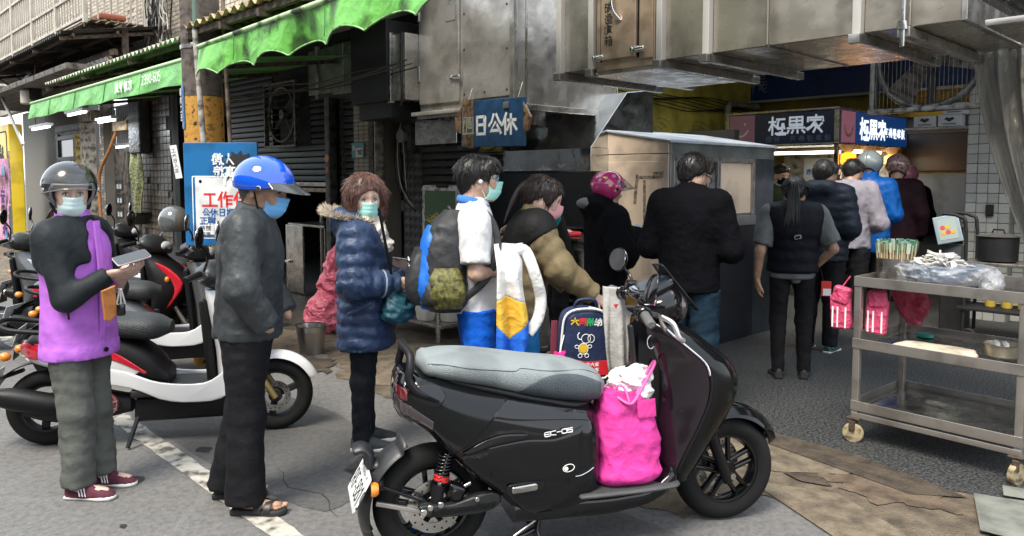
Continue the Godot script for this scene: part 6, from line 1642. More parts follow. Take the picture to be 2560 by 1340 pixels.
	part("white_sleeve",MB.new().tube(smooth3([V(0.0,0.53,0.0),V(0.05,0.52,0.0),V(0.09,0.42,0.02),V(0.13,0.28,0.0),V(0.115,0.17,0.0),V(0.06,0.1,0.02)],5),0.03,10,false,0.45),jm[0],jt)
	var ly:=thing("lanyard","red card holder and keys clipped at the waist of the woman in the vest","card holder",V(2.27,0.64,-5.5),-10)
	part("card",MB.new().box(V(0.02,0.05,0),V(0.07,0.11,0.01),0.003),MT["print_red"],ly)
	part("white_label",MB.new().box(V(0.025,0.025,0.006),V(0.055,0.05,0.003),0.0),MT["print_white"],ly)
	part("key_ring",MB.new().tube([V(-0.05,0.14,0),V(-0.04,0.1,0),V(-0.05,0.05,0),V(-0.06,0.1,0)],0.004,5,true),MT["chrome"],ly)
	part("clip_cord",MB.new().tube([V(0.0,0.1,0),V(-0.02,0.2,-0.02)],0.004,5),MT["black"],ly)
func lut(t:Array,x:float,k:int)->float:
	var n:=t.size()
	if x<=t[0][0]:
		return t[0][k]
	for i in n-1:
		if x<=t[i+1][0]:
			var p0:float=t[maxi(i-1,0)][k]
			var p3:float=t[mini(i+2,n-1)][k]
			return cubic_interpolate_in_time(t[i][k],t[i+1][k],p0,p3,(x-t[i][0])/(t[i+1][0]-t[i][0]),1.0,(t[maxi(i-1,0)][0]-t[i][0])/(t[i+1][0]-t[i][0]) if i>0 else -1.0,(t[mini(i+2,n-1)][0]-t[i][0])/(t[i+1][0]-t[i][0]) if i<n-2 else 2.0)
	return t[n-1][k]
func shell_z(t:Array,x:float,y:float)->float:
	var b:=lut(t,x,1)
	var c:=lut(t,x,2)
	var q:=clampf(absf(2.0*(y-b)/maxf(c-b,0.001)-1.0),0.0,1.0)
	return lut(t,x,3)*pow(1.0-pow(q,lut(t,x,4)),1.0/lut(t,x,4))
func shell(t:Array,nx:=40,seg:=36)->MB:
	var rings:=[]
	var x0:float=t[0][0]
	var x1:float=t[t.size()-1][0]
	for i in nx+1:
		var x:=lerpf(x0,x1,i/float(nx))
		var b:=lut(t,x,1)
		var c:=lut(t,x,2)
		var n:=lut(t,x,4)
		var w:=lut(t,x,3)
		var ring:=PackedVector3Array()
		for k in seg:
			var a:=TAU*k/seg
			var ca:=cos(a)
			var sa:=sin(a)
			ring.append(Vector3(x,(b+c)/2+signf(sa)*pow(absf(sa),2.0/n)*(c-b)/2,signf(ca)*pow(absf(ca),2.0/n)*w))
		rings.append(ring)
	return MB.new().loft(rings)
func panel(t:Array,lo:Array,hi:Array,out:=0.003,nx:=16,ny:=6,side:=1.0)->MB:
	var l:=smooth2(poly(lo),6,false)
	var h:=smooth2(poly(hi),6,false)
	return MB.new().sheet(nx,ny,func(s:float,q:float):
		var a:=l[mini(int(s*(l.size()-1)),l.size()-2)].lerp(l[mini(int(s*(l.size()-1)),l.size()-2)+1],s*(l.size()-1)-mini(int(s*(l.size()-1)),l.size()-2))
		var b:=h[mini(int(s*(h.size()-1)),h.size()-2)].lerp(h[mini(int(s*(h.size()-1)),h.size()-2)+1],s*(h.size()-1)-mini(int(s*(h.size()-1)),h.size()-2))
		var p:=a.lerp(b,q)
		return V(p.x,p.y,(shell_z(t,p.x,p.y)+out)*side),0.004)
func wheel(called:String,parent:Node3D,c:Vector3,R:float,tw:float,rimm:Material,spokes:int,twin:=true,steer:=0.0,tyre:Material=null)->Node3D:
	var W:=Node3D.new()
	W.name=called
	parent.add_child(W,true)
	W.position=c
	W.rotation_degrees.y=steer
	var ax:=Transform3D(Basis(V(1,0,0),V(0,0,1),V(0,-1,0)),Vector3.ZERO)
	var h:=tw/2
	var prof:=[]
	for i in 15:
		var a:=lerpf(-2.3,2.3,i/14.0)
		prof.append(Vector2(R-h*0.95+cos(a)*h*0.95,sin(a)*h))
	part("tyre",MB.new().lathe(prof,56,ax,false,80.0),tyre if tyre else MT["tyre"],W)
	var ri:=R-tw*0.78
	part("rim",MB.new().lathe([Vector2(ri-0.012,-h*0.62),Vector2(ri+0.012,-h*0.72),Vector2(ri+0.012,-h*0.6),Vector2(ri-0.006,-h*0.4),Vector2(ri-0.01,h*0.4),Vector2(ri+0.012,h*0.6),Vector2(ri+0.012,h*0.72),Vector2(ri-0.012,h*0.62),Vector2(ri-0.022,0),Vector2(ri-0.012,-h*0.62)],56,ax,false),rimm,W)
	for k in spokes:
		var a:=TAU*k/spokes+0.35
		var mb:=MB.new()
		for s in ([-1.0,1.0] if twin else [0.0]):
			mb.bar(V(0.03,s*0.02,0.012),V(ri,s*0.026,0.0),0.026,0.02 if twin else 0.04,0.005,V(0,1,0))
		part("spoke",mb,rimm,W,Transform3D(Basis(V(0,0,1),a),Vector3.ZERO))
	part("hub",MB.new().cyl(V(0,0,-0.05),V(0,0,0.05),0.04,-1.0,20,0.006),rimm,W)
	return W
func disc_brake(parent:Node3D,c:Vector3,r:float)->void:
	var ax:=Transform3D(Basis(V(1,0,0),V(0,0,1),V(0,-1,0)),c)
	var d:=part("brake_disc",MB.new().lathe([Vector2(r*0.62,-0.002),Vector2(r,-0.002),Vector2(r,0.002),Vector2(r*0.62,0.002),Vector2(r*0.62,-0.002)],40,ax,false),MT["steel"],parent)
	for k in 20:
		part("disc_hole",MB.new().cyl(c+V(cos(TAU*k/20),sin(TAU*k/20),0)*r*(0.76 if k % 2 else 0.88)+V(0,0,-0.003),c+V(cos(TAU*k/20),sin(TAU*k/20),0)*r*(0.76 if k % 2 else 0.88)+V(0,0,0.003),0.004,-1.0,8),MT["black"],d)
func scooter_materials()->void:
	mat("tyre",K(0.012,0.012,0.012),0.75,0.0,"soft",2.0,"n_grain",0.2,{"spec":0.3})
	mat("paint_black",K(0.003,0.003,0.004),0.06,0.0,"",1.0,"",1.0,{"spec":0.5})
	mat("paint_gunmetal",K(0.004,0.0045,0.005),0.15,0.0,"",1.0,"",1.0,{"spec":0.42})
	mat("plastic_black",K(0.007,0.007,0.008),0.45,0.0,"",1.0,"n_grain",0.1,{"spec":0.35})
	mat("plastic_grey",K(0.016,0.017,0.018),0.42,0.0,"soft",1.0,"n_grain",0.1)
	mat("seat_light",K(0.205,0.23,0.236),0.6,0.0,"soft",1.2,"n_grain",0.35)
	mat("seat_dark",K(0.055,0.07,0.082),0.55,0.0,"soft",1.2,"n_grain",0.45)
	mat("amber",K(0.7,0.22,0.01),0.2,0.0,"",1.0,"",1.0,{"coat":0.8})
	mat("lens_red",K(0.10,0.008,0.012),0.12,0.0,"",1.0,"",1.0,{"coat":1.0})
	mat("smoke_lens",K(0.045,0.035,0.04),0.1,0.0,"",1.0,"",1.0,{"coat":1.0})
	mat("mirror",K(0.85),0.02,1.0)
	mat("clear_screen",K(0.02,0.022,0.025,0.4),0.05,0.0,"",1.0,"",1.0,{"spec":0.25})
	mat("plate_white",K(0.72,0.74,0.74),0.4,0.0,"soft",2.0)
	mat("gold_fork",K(0.4,0.3,0.12),0.35,0.7)
func plate(parent:Node3D,code:String,xfm:Transform3D,w:=0.26,h:=0.13)->void:
	var p:=part("licence_plate",MB.new().prism(rrect(w,h,0.012),-0.002,0.002,Transform3D.IDENTITY,0.001),MT["plate_white"],parent,xfm)
	if code:
		latin(code,h*0.5,p,MT["print_black"],xf(V(0,-h*0.1,0.0025)),0.001,false,"plate_lettering",0.80*w/0.26)
		part("plate_header",brush(["日","工","大","正","公"],0.014,0.002,1.3,false,xf(V(-0.05,h*0.28,0.0025))),MT["print_black"],p)
	part("plate_bolt",MB.new().cyl(V(-w*0.3,h*0.38,0),V(-w*0.3,h*0.38,0.005),0.006),MT["steel"],p)
	part("plate_bolt",MB.new().cyl(V(w*0.3,h*0.38,0),V(w*0.3,h*0.38,0.005),0.006),MT["steel"],p)
var SC:=V(-0.3169,0,-2.9134)
const SCT:=15.96
func main_scooter()->void:
	scooter_materials()
	var s:=thing("electric_scooter","glossy black foreground scooter with a light grey seat and pink bag on its footboard","scooter",SC,SCT)
	var blk:Material=MT["paint_black"]
	var pl:Material=MT["plastic_black"]
	wheel("rear_wheel",s,V(0,0.231,0),0.231,0.105,MT["black_gloss"],5)
	wheel("front_wheel",s,V(1.294,0.23,0),0.23,0.1,MT["black_gloss"],5,true,-4.0)
	disc_brake(s,V(0,0.231,0.06),0.105)
	disc_brake(s,V(1.294,0.23,-0.055),0.11)
	var B:=[[-0.152,0.655,0.70,0.045,2.4],[-0.142,0.622,0.742,0.10,2.6],[-0.1,0.58,0.775,0.14,2.8],[-0.03,0.532,0.765,0.168,2.9],[0.06,0.425,0.742,0.182,3.0],[0.15,0.335,0.715,0.188,3.2],[0.25,0.255,0.69,0.19,3.4],[0.34,0.172,0.668,0.19,3.6],[0.46,0.155,0.64,0.19,3.6],[0.56,0.155,0.62,0.186,3.4],[0.62,0.16,0.605,0.17,3.0],[0.655,0.19,0.585,0.12,2.6],[0.665,0.25,0.56,0.06,2.4]]
	part("rear_body",shell(B,60,48),blk,s)
	part("tail_panel",panel(B,[-0.12,0.615,-0.02,0.545,0.03,0.49,0.055,0.46],[-0.125,0.735,-0.02,0.748,0.14,0.706,0.285,0.668],0.003,24,10),MT["paint_gunmetal"],s)
	part("tail_panel",panel(B,[-0.12,0.615,-0.02,0.545,0.03,0.49,0.055,0.46],[-0.125,0.735,-0.02,0.748,0.14,0.706,0.285,0.668],0.003,24,10,-1.0),MT["paint_gunmetal"],s)
	part("side_blade",panel(B,[0.085,0.472,0.12,0.474,0.2,0.497,0.33,0.512],[0.085,0.475,0.16,0.515,0.24,0.535,0.335,0.528],0.006,20,4),MT["black_gloss"],s)
	part("side_cover",panel(B,[0.09,0.42,0.17,0.36,0.25,0.362,0.4,0.345,0.53,0.342],[0.09,0.465,0.19,0.49,0.33,0.505,0.45,0.5,0.565,0.535],0.0045,24,8),blk,s)
	part("upper_trim",panel(B,[0.2,0.6,0.3,0.58,0.5,0.565,0.6,0.55],[0.26,0.655,0.36,0.635,0.5,0.605,0.6,0.585],0.004,20,4),MT["black_gloss"],s)
	var lowl:=[]
	for q in [[0.25,0.363],[0.3,0.368],[0.4,0.358],[0.53,0.343],[0.58,0.352],[0.61,0.366]]:
		lowl.append(V(q[0],q[1],shell_z(B,q[0],q[1])+0.004))
	part("silver_line",MB.new().tube(smooth3(lowl,4),0.0022,5),MT["chrome"],s)
	part("tail_lamp",panel(B,[-0.146,0.625,-0.12,0.595,-0.06,0.572,-0.02,0.562],[-0.15,0.69,-0.12,0.672,-0.07,0.638,-0.02,0.602],0.007,16,5),MT["smoke_lens"],s)
	part("tail_lamp",panel(B,[-0.147,0.69,-0.13,0.685,-0.11,0.68],[-0.145,0.728,-0.13,0.728,-0.11,0.722],0.005,8,3),MT["lens_red"],s)
	var S:=[[-0.058,0.775,0.80,0.02,2.0],[-0.045,0.755,0.82,0.09,2.2],[0.0,0.735,0.83,0.13,2.4],[0.08,0.715,0.832,0.148,2.5],[0.2,0.685,0.82,0.155,2.5],[0.3,0.655,0.803,0.155,2.5],[0.42,0.625,0.782,0.152,2.6],[0.54,0.602,0.765,0.145,2.7],[0.62,0.595,0.742,0.13,2.7],[0.68,0.605,0.71,0.105,2.5],[0.71,0.635,0.675,0.05,2.2]]
	var seat:=part("seat",shell(S,44,32),MT["seat_light"],s)
	part("seat_side_patch",panel(S,[0.29,0.668,0.4,0.636,0.54,0.611,0.66,0.615],[0.30,0.675,0.37,0.712,0.45,0.735,0.56,0.727,0.665,0.685],0.003,24,8),MT["seat_dark"],seat)
	part("seat_base",shell([[0.0,0.715,0.76,0.11,2.5],[0.2,0.665,0.72,0.14,2.5],[0.42,0.605,0.66,0.14,2.5],[0.6,0.58,0.62,0.12,2.5],[0.66,0.59,0.62,0.06,2.5]],12,20),pl,seat)
	var seam:=[]
	for q in [[-0.03,0.806],[0.03,0.802],[0.12,0.785],[0.22,0.772],[0.3,0.762],[0.33,0.768],[0.42,0.752],[0.5,0.745],[0.6,0.735],[0.66,0.71]]:
		seam.append(V(q[0],q[1],shell_z(S,q[0],q[1])+0.0005))
	part("seam",MB.new().tube(smooth3(seam,5),0.0016,4),MT["seat_dark"],seat)
	part("grab_rail",MB.new().tube(smooth3([V(0.01,0.70,0.145),V(-0.03,0.694,0.155),V(-0.075,0.712,0.15),V(-0.105,0.755,0.14),V(-0.098,0.80,0.13),V(-0.095,0.838,0.105),V(-0.105,0.855,0.06),V(-0.108,0.858,0),V(-0.105,0.855,-0.06),V(-0.095,0.838,-0.105),V(-0.098,0.80,-0.13),V(-0.105,0.755,-0.14),V(-0.075,0.712,-0.15),V(0.01,0.70,-0.145)],6),0.0155,12),pl,s)
	part("grab_rail_socket",panel(B,[-0.1,0.69,-0.05,0.665,0.0,0.66,0.025,0.69],[-0.1,0.72,-0.06,0.735,0.0,0.728,0.025,0.7],0.006,12,4),MT["black_gloss"],s)
	var hug:=MB.new().sheet(30,10,func(q:float,t:float):
		var a:=deg_to_rad(lerpf(112.0,205.0,q))
		var w:=lerpf(0.075,0.085,sin(q*PI))*(0.5 if q>0.93 else 1.0)
		var z:=(t-0.5)*2.0
		var r:=0.285-0.035*z*z+(0.02 if q<0.05 else 0.0)
		return V(cos(a)*r,0.231+sin(a)*r,z*w),0.006)
	part("tyre_hugger",hug,MT["plastic_grey"],s)
	part("hugger_stay",MB.new().bar(V(-0.20,0.34,0.085),V(-0.04,0.27,0.1),0.012,0.012),MT["black_gloss"],s)
	part("hugger_stay",MB.new().bar(V(-0.225,0.28,0.085),V(-0.055,0.235,0.1),0.014,0.016),MT["steel_dull"],s)
	part("plate_arm",MB.new().tube(smooth3([V(-0.19,0.41,0.0),V(-0.235,0.40,0.0),V(-0.245,0.45,0.0),V(-0.27,0.47,0.0),V(-0.30,0.46,0.0)],5),[0.02,0.022,0.022,0.022,0.022,0.022,0.022,0.022,0.022,0.022,0.022,0.022,0.022,0.022,0.022,0.022,0.022,0.022,0.022,0.022,0.02],10,false,2.2),MT["plastic_grey"],s)
	plate(s,"ERF-8819",Transform3D(Basis(V(0,0,1),V(0.487,0.873,0),V(-0.873,0.487,0)),V(-0.279,0.329,0.0)),0.262,0.142)
	for z in [-0.11,0.11]:
		var ind:=part("indicator",MB.new().lathe([Vector2(0.001,0),Vector2(0.02,0.002),Vector2(0.027,0.014),Vector2(0.027,0.03),Vector2(0.001,0.03)],20,Transform3D(Basis(V(0,0,1),V(-1,0,0),V(0,-1,0)).orthonormalized(),V(-0.216,0.345,z))),MT["amber"],s)
		part("stalk",MB.new().cyl(V(-0.21,0.345,z),V(-0.2,0.36,z*0.5),0.012),pl,ind)
	part("swing_arm",MB.new().prism(smooth2(poly([-0.07,0.262,-0.035,0.225,0.1,0.215,0.2,0.222,0.245,0.25,0.235,0.288,0.165,0.292,0.06,0.265,-0.05,0.275]),4),0.105,0.14,Transform3D.IDENTITY,0.006),MT["plastic_grey"],s)
	var rib:=MB.new()
	for k in 24:
		rib.box(V(-0.02+k*0.0105,0.237+k*0.0004,0.142),V(0.006,0.026,0.005),0.001,Basis(V(0,0,1),-0.4))
	part("ribbed_guard",rib,pl,s)
	for q in [[-0.055,0.25,0.014],[-0.03,0.265,0.012],[0.01,0.272,0.013],[0.15,0.277,0.01]]:
		part("bolt",MB.new().cyl(V(q[0],q[1],0.138),V(q[0],q[1],0.152),q[2],-1.0,6,0.002),MT["steel"],s)
	var shock:=part("shock_absorber",MB.new().cyl(V(0.045,0.45,0.1),V(0.0,0.29,0.105),0.011),MT["chrome"],s)
	var sp:=[]
	for i in 70:
		var q:=i/69.0
		sp.append(V(0.045,0.45,0.1).lerp(V(0.015,0.345,0.105),q)+V(cos(i*0.75)*0.027,0,sin(i*0.75)*0.027))
	part("spring",MB.new().tube(sp,0.005,5),MT["black_gloss"],shock)
	part("red_collar",MB.new().cyl(V(0.024,0.37,0.103),V(0.017,0.35,0.105),0.03),mat("collar_red",K(0.5,0.02,0.02),0.3),shock)
	part("damper_body",MB.new().cyl(V(0.012,0.335,0.105),V(0.0,0.27,0.107),0.024),pl,shock)
	var cal:=part("brake_caliper",MB.new().box(V(0.075,0.30,0.095),V(0.075,0.06,0.05),0.012,Basis(V(0,0,1),-0.4)),MT["black_gloss"],s)
	part("piston_cap",MB.new().cyl(V(0.075,0.295,0.115),V(0.075,0.295,0.132),0.022,-1.0,18,0.003),pl,cal)
	part("bleed_fitting",MB.new().cyl(V(0.11,0.315,0.1),V(0.135,0.325,0.1),0.008),MT["steel"],cal)
	part("brake_hose",MB.new().tube(smooth3([V(0.06,0.325,0.1),V(0.03,0.4,0.09),V(0.09,0.42,0.1),V(0.15,0.34,0.1)],5),0.005,6),MT["cable"],cal)
	part("belly",shell([[0.3,0.15,0.25,0.15,4.0],[0.5,0.148,0.25,0.165,4.0],[0.75,0.15,0.245,0.17,4.0],[0.88,0.175,0.26,0.17,4.0],[0.98,0.22,0.33,0.16,3.0],[1.04,0.26,0.38,0.12,2.4]],24,28),blk,s)
	part("foot_board",MB.new().prism(smooth2(poly([0.55,0.175,0.58,0.198,0.75,0.205,0.92,0.2,0.985,0.182,1.0,0.12,1.0,-0.12,0.985,-0.182,0.92,-0.2,0.75,-0.205,0.58,-0.198,0.55,-0.175,0.545,0]),4),0.243,0.262,Transform3D(Basis(V(1,0,0),V(0,0,1),V(0,1,0)),Vector3.ZERO),0.007),mat("board_rubber",K(0.06,0.062,0.064),0.55,0.0,"soft",1.5,"n_grain",0.4),s)
	part("passenger_peg",MB.new().prism(rrect(0.105,0.028,0.011),0.186,0.2,xf(V(0.325,0.318,0),Vector3(0,0,3)),0.004),MT["steel"],s)
	part("peg_recess",MB.new().prism(rrect(0.15,0.05,0.02),0.183,0.1925,xf(V(0.33,0.316,0),Vector3(0,0,3)),0.003),pl,s)
	var F:=[[0.245,0.14,0.995,1.09,0.975],[0.30,0.165,0.985,1.13,0.955],[0.39,0.185,1.012,1.19,0.945],[0.50,0.2,1.062,1.262,0.94],[0.6,0.208,1.098,1.312,0.945],[0.69,0.205,1.103,1.30,0.935],[0.75,0.195,1.083,1.252,0.915],[0.80,0.175,1.03,1.185,0.90],[0.86,0.145,0.963,1.11,0.885],[0.905,0.10,0.93,1.03,0.885]]
	var rings:=[]
	var inner:=[]
	for i in 41:
		var y:=lerpf(0.245,0.905,i/40.0)
		var w:=lut(F,y,1)
		var xe:=lut(F,y,2)
		var xn:=lut(F,y,3)
		var xi:=lut(F,y,4)
		var ring:=PackedVector3Array()
		for k in 19:
			var a:=lerpf(-PI/2,PI/2,k/18.0)
			ring.append(V(xe+0.012+(xn-xe-0.012)*pow(cos(a),0.75),y,w*sin(a)))
		for k in 15:
			var q:=lerpf(1.0,-1.0,(k+1)/16.0)
			ring.append(V(lerpf(xi,xe,pow(absf(q),2.2))-0.0,y,w*q))
		rings.append(ring)
		var r2:=[]
		for k in 17:
			var q:=lerpf(1.0,-1.0,k/16.0)
			r2.append(V(lerpf(xi,xe,pow(absf(q),2.2))-0.006,y,w*q))
		inner.append(r2)
	part("front_cowl",MB.new().loft(rings),MT["paint_gunmetal"],s)
	part("leg_shield",MB.new().sheet(16,40,func(q,t):return inner[int(round(t*40))][int(round(q*16))],0.008),mat("shield_plastic",K(0.012,0.008,0.011),0.12,0.0,"",1.0,"",1.0,{"spec":0.5}),s)
	for sd in [1.0,-1.0]:
		var e:=[]
		for i in 34:
			var y:=lerpf(0.30,0.895,i/33.0)
			e.append(V(lut(F,y,2)+0.004,y,sd*(lut(F,y,1)+0.001)))
		part("edge_trim",MB.new().tube(e,0.007,8),pl,s)
		part("silver_trim",MB.new().tube(e.slice(22),0.005,6),MT["chrome"],s,Transform3D(Basis.IDENTITY,V(-0.006,0.006,0.005*sd)))
	part("emblem",MB.new().box(V(1.20,0.70,0.165),V(0.05,0.012,0.02),0.004,Basis(V(0,0,1),-0.1)),MT["chrome"],s)
	part("shield_boss",MB.new().cyl(V(1.02,0.545,0.145),V(1.008,0.547,0.142),0.014),MT["plastic_grey"],s)
	part("shield_boss",MB.new().cyl(V(0.975,0.30,0.14),V(0.962,0.302,0.138),0.016),MT["plastic_grey"],s)
	part("column_cover",shell([[0.86,0.50,0.93,0.05,3.0],[0.88,0.42,0.95,0.07,3.0],[0.93,0.38,0.95,0.08,3.0],[0.98,0.36,0.93,0.07,3.0]],10,24),blk,s)
	part("column_rib",MB.new().box(V(0.853,0.74,0.02),V(0.02,0.3,0.035),0.006,Basis(V(0,0,1),0.12)),MT["plastic_grey"],s)
	part("bag_hook",MB.new().tube(smooth3([V(0.87,0.73,0.03),V(0.83,0.73,0.03),V(0.815,0.71,0.03),V(0.82,0.69,0.03)],4),0.008,8),pl,s)
	part("oval_badge",MB.new().lathe([Vector2(0.016,-0.001),Vector2(0.018,0.0),Vector2(0.018,0.002),Vector2(0.016,0.002)],24,xf(V(0.90,0.825,0.082),Vector3(90,0,0),V(1,1,1.6)),false),MT["print_white"],s)
	var fm:=MB.new().sheet(26,10,func(q:float,t:float):
		var a:=deg_to_rad(lerpf(22.0,150.0,q))
		var z:=(t-0.5)*2.0
		var w:=0.068*clampf(0.35+sin(q*PI)*1.2,0.0,1.0)
		var r:=0.285-0.05*z*z
		return V(1.294+cos(a)*r,0.232+sin(a)*r,z*w),0.006)
	part("front_mudguard",fm,MT["paint_gunmetal"],s)
	for z in [-0.085,0.085]:
		part("fork_leg",MB.new().tube([V(1.16,0.48,z),V(1.2,0.37,z),V(1.262,0.225,z),V(1.272,0.195,z)],[0.022,0.024,0.024,0.02],14),pl,s)
		part("axle_nut",MB.new().cyl(V(1.282,0.225,z),V(1.282,0.225,z*1.25),0.014,-1.0,6),MT["steel"],s)
	var fc:=part("brake_caliper",MB.new().box(V(1.21,0.25,-0.06),V(0.07,0.06,0.05),0.012),MT["steel_dull"],s)
	part("brake_hose",MB.new().tube(smooth3([V(1.2,0.28,-0.05),V(1.15,0.38,-0.04),V(1.14,0.5,-0.03)],5),0.005,6),MT["cable"],fc)
	part("handlebar",MB.new().tube(smooth3([V(0.785,0.968,0.26),V(0.82,0.975,0.16),V(0.88,0.98,0.0),V(0.9,0.985,-0.16),V(0.91,0.985,-0.26)],5),0.013,10),MT["black_gloss"],s)
	var gm:=mat("grip_rubber",K(0.10,0.098,0.095),0.7,0.0,"",1.0,"n_grain",0.6)
	for q in [[V(0.795,0.97,0.235),V(0.762,0.955,0.36)],[V(0.908,0.985,-0.22),V(0.905,0.985,-0.35)]]:
		var a:Vector3=q[0]
		var b:Vector3=q[1]
		var g:=part("grip",MB.new().tube([a,a.lerp(b,0.06),a.lerp(b,0.1),a.lerp(b,0.5),a.lerp(b,0.95),b],[0.026,0.026,0.017,0.0185,0.0185,0.012],16),gm,s)
		part("grip_collar",MB.new().cyl(a,a.lerp(b,0.09),0.03,-1.0,20,0.003),MT["black_gloss"],g)
		var sw:=part("switch_housing",MB.new().box(a+(a-b).normalized()*0.035,V(0.055,0.055,0.07),0.014),MT["black_gloss"],s)
		part("switch_button",MB.new().box(a+(a-b).normalized()*0.03+V(-0.03,0.012,0),V(0.012,0.014,0.03),0.004),pl,sw)
		part("brake_lever",MB.new().tube(smooth3([a+V(0.04,0.0,-0.03),a+V(0.06,-0.005,0.0),a.lerp(b,0.6)+V(0.055,-0.01,0),b+V(0.06,-0.02,0)],5),0.007,8),MT["steel_dull"],s)
		part("fluid_cap",MB.new().box(a+(a-b).normalized()*0.05+V(0.02,0.045,0),V(0.05,0.03,0.055),0.008),MT["black_gloss"],s)
	part("brake_lever",MB.new().tube(smooth3([V(0.885,0.95,0.2),V(0.915,0.93,0.24),V(0.93,0.88,0.26),V(0.955,0.862,0.25)],5),0.011,8),mat("lever_silver",K(0.6),0.35,0.8),s)
	part("dashboard",MB.new().prism(smooth2(poly([0.85,-0.075,0.86,0.075,0.95,0.085,1.02,0.06,1.03,0,1.02,-0.06,0.95,-0.085]),4),-0.018,0.02,Transform3D(Basis(V(0.93,0.37,0),V(0,0,-1),V(-0.37,0.93,0)),V(0.067,0.69,0.0)),0.01),MT["black_gloss"],s)
	part("dash_screen",MB.new().prism(smooth2(poly([0.875,-0.055,0.875,0.055,0.95,0.065,1.0,0.045,1.0,-0.045,0.95,-0.065]),4),0.02,0.023,Transform3D(Basis(V(0.93,0.37,0),V(0,0,-1),V(-0.37,0.93,0)),V(0.067,0.69,0.0)),0.001),mat("dash_glass",K(0.006,0.012,0.03),0.06,0.0,"",1.0,"",1.0,{"coat":1.0}),s)
	part("handlebar_cover",shell([[0.86,0.93,1.0,0.09,2.6],[0.93,0.9,1.03,0.13,2.6],[1.0,0.89,1.05,0.12,2.6],[1.06,0.9,1.02,0.06,2.4]],12,24),MT["black_gloss"],s)
	part("headlamp",MB.new().ell(V(1.05,0.955,0.0),V(0.045,0.07,0.075),20),MT["smoke_lens"],s)
	part("fly_screen",MB.new().sheet(8,8,func(q,t):return V(0.985+t*0.15+0.02*pow(q*2-1,2)*-1.0,1.13-t*0.185,(q-0.5)*lerpf(0.10,0.15,t)),0.004),MT["clear_screen"],s)
	part("screen_rim",MB.new().tube([V(0.97,1.13,-0.05),V(0.985,1.134,0),V(0.97,1.13,0.05),V(1.12,0.945,0.075),V(1.135,0.94,0.0),V(1.12,0.945,-0.075)],0.004,6,true),MT["black_gloss"],s)
	var m1:=part("mirror",MB.new().ell(Vector3.ZERO,V(0.055,0.012,0.055),24),MT["black_gloss"],s,Transform3D(Basis(Vector3.UP,0.35)*Basis(V(0,0,1),PI/2-0.15),V(0.925,1.125,-0.30)))
	part("mirror_glass",MB.new().cyl(V(0,0.011,0),V(0,0.0135,0),0.05,-1.0,28),MT["mirror"],m1)
	part("mirror_stalk",MB.new().tube(smooth3([V(0.94,1.09,-0.29),V(0.965,1.05,-0.26),V(0.95,1.0,-0.21)],4),0.007,8),MT["black_gloss"],s)
	part("mirror_clamp",MB.new().cyl(V(0.945,1.015,-0.22),V(0.945,1.04,-0.22),0.022,-1.0,16,0.003),MT["chrome"],s)
	part("mirror",MB.new().ell(Vector3.ZERO,V(0.06,0.012,0.045),24),MT["black_gloss"],s,Transform3D(Basis(Vector3.UP,0.0)*Basis(V(0,0,1),1.25),V(0.81,1.075,0.26)))
	part("mirror_stalk",MB.new().tube(smooth3([V(0.825,1.05,0.25),V(0.85,1.03,0.22),V(0.86,1.0,0.19)],4),0.007,8),MT["chrome"],s)
	var bxf:=func(x:float,y:float,r:float)->Transform3D:return xf(V(x,y,shell_z(B,x,y)+0.005),Vector3(0,0,r))
	part("lettering",brush(["E","C","-","0","5"],0.024,0.0036,0.95,false,bxf.call(0.405,0.508,5.5)),MT["print_white"],s)
	var bd:=part("badge_ring",MB.new().lathe([Vector2(0.0135,0),Vector2(0.0155,0.0),Vector2(0.0155,0.002),Vector2(0.0135,0.002)],20,bxf.call(0.50,0.382,8)*xf(V(0,0,0.004),Vector3(90,0,0),V(1.6,1,1)),false),MT["print_white"],s)
	part("badge_dot",MB.new().cyl(V(0,0,0),V(0,0.002,0),0.008),MT["print_white"],bd,bxf.call(0.49,0.38,0)*xf(V(0,0,0.004),Vector3(90,0,0)))
	part("centre_stand",MB.new().tube(smooth3([V(0.42,0.16,0.09),V(0.40,0.09,0.11),V(0.45,0.02,0.15)],5),0.014,8),MT["black_gloss"],s)
	part("centre_stand",MB.new().tube(smooth3([V(0.42,0.16,-0.09),V(0.40,0.09,-0.11),V(0.45,0.02,-0.15)],5),0.014,8),MT["black_gloss"],s)
	part("stand_foot",MB.new().tube([V(0.45,0.012,0.13),V(0.5,0.012,0.17)],0.012,8),MT["black_gloss"],s)
	part("side_stand",MB.new().tube(smooth3([V(0.4,0.11,0.1),V(0.32,0.09,0.115),V(0.23,0.10,0.12),V(0.2,0.105,0.12)],4),0.01,8),MT["black_gloss"],s)
	part("stand_spring",MB.new().tube([V(0.40,0.16,0.12),V(0.3,0.1,0.125)],0.006,6),MT["steel"],s)
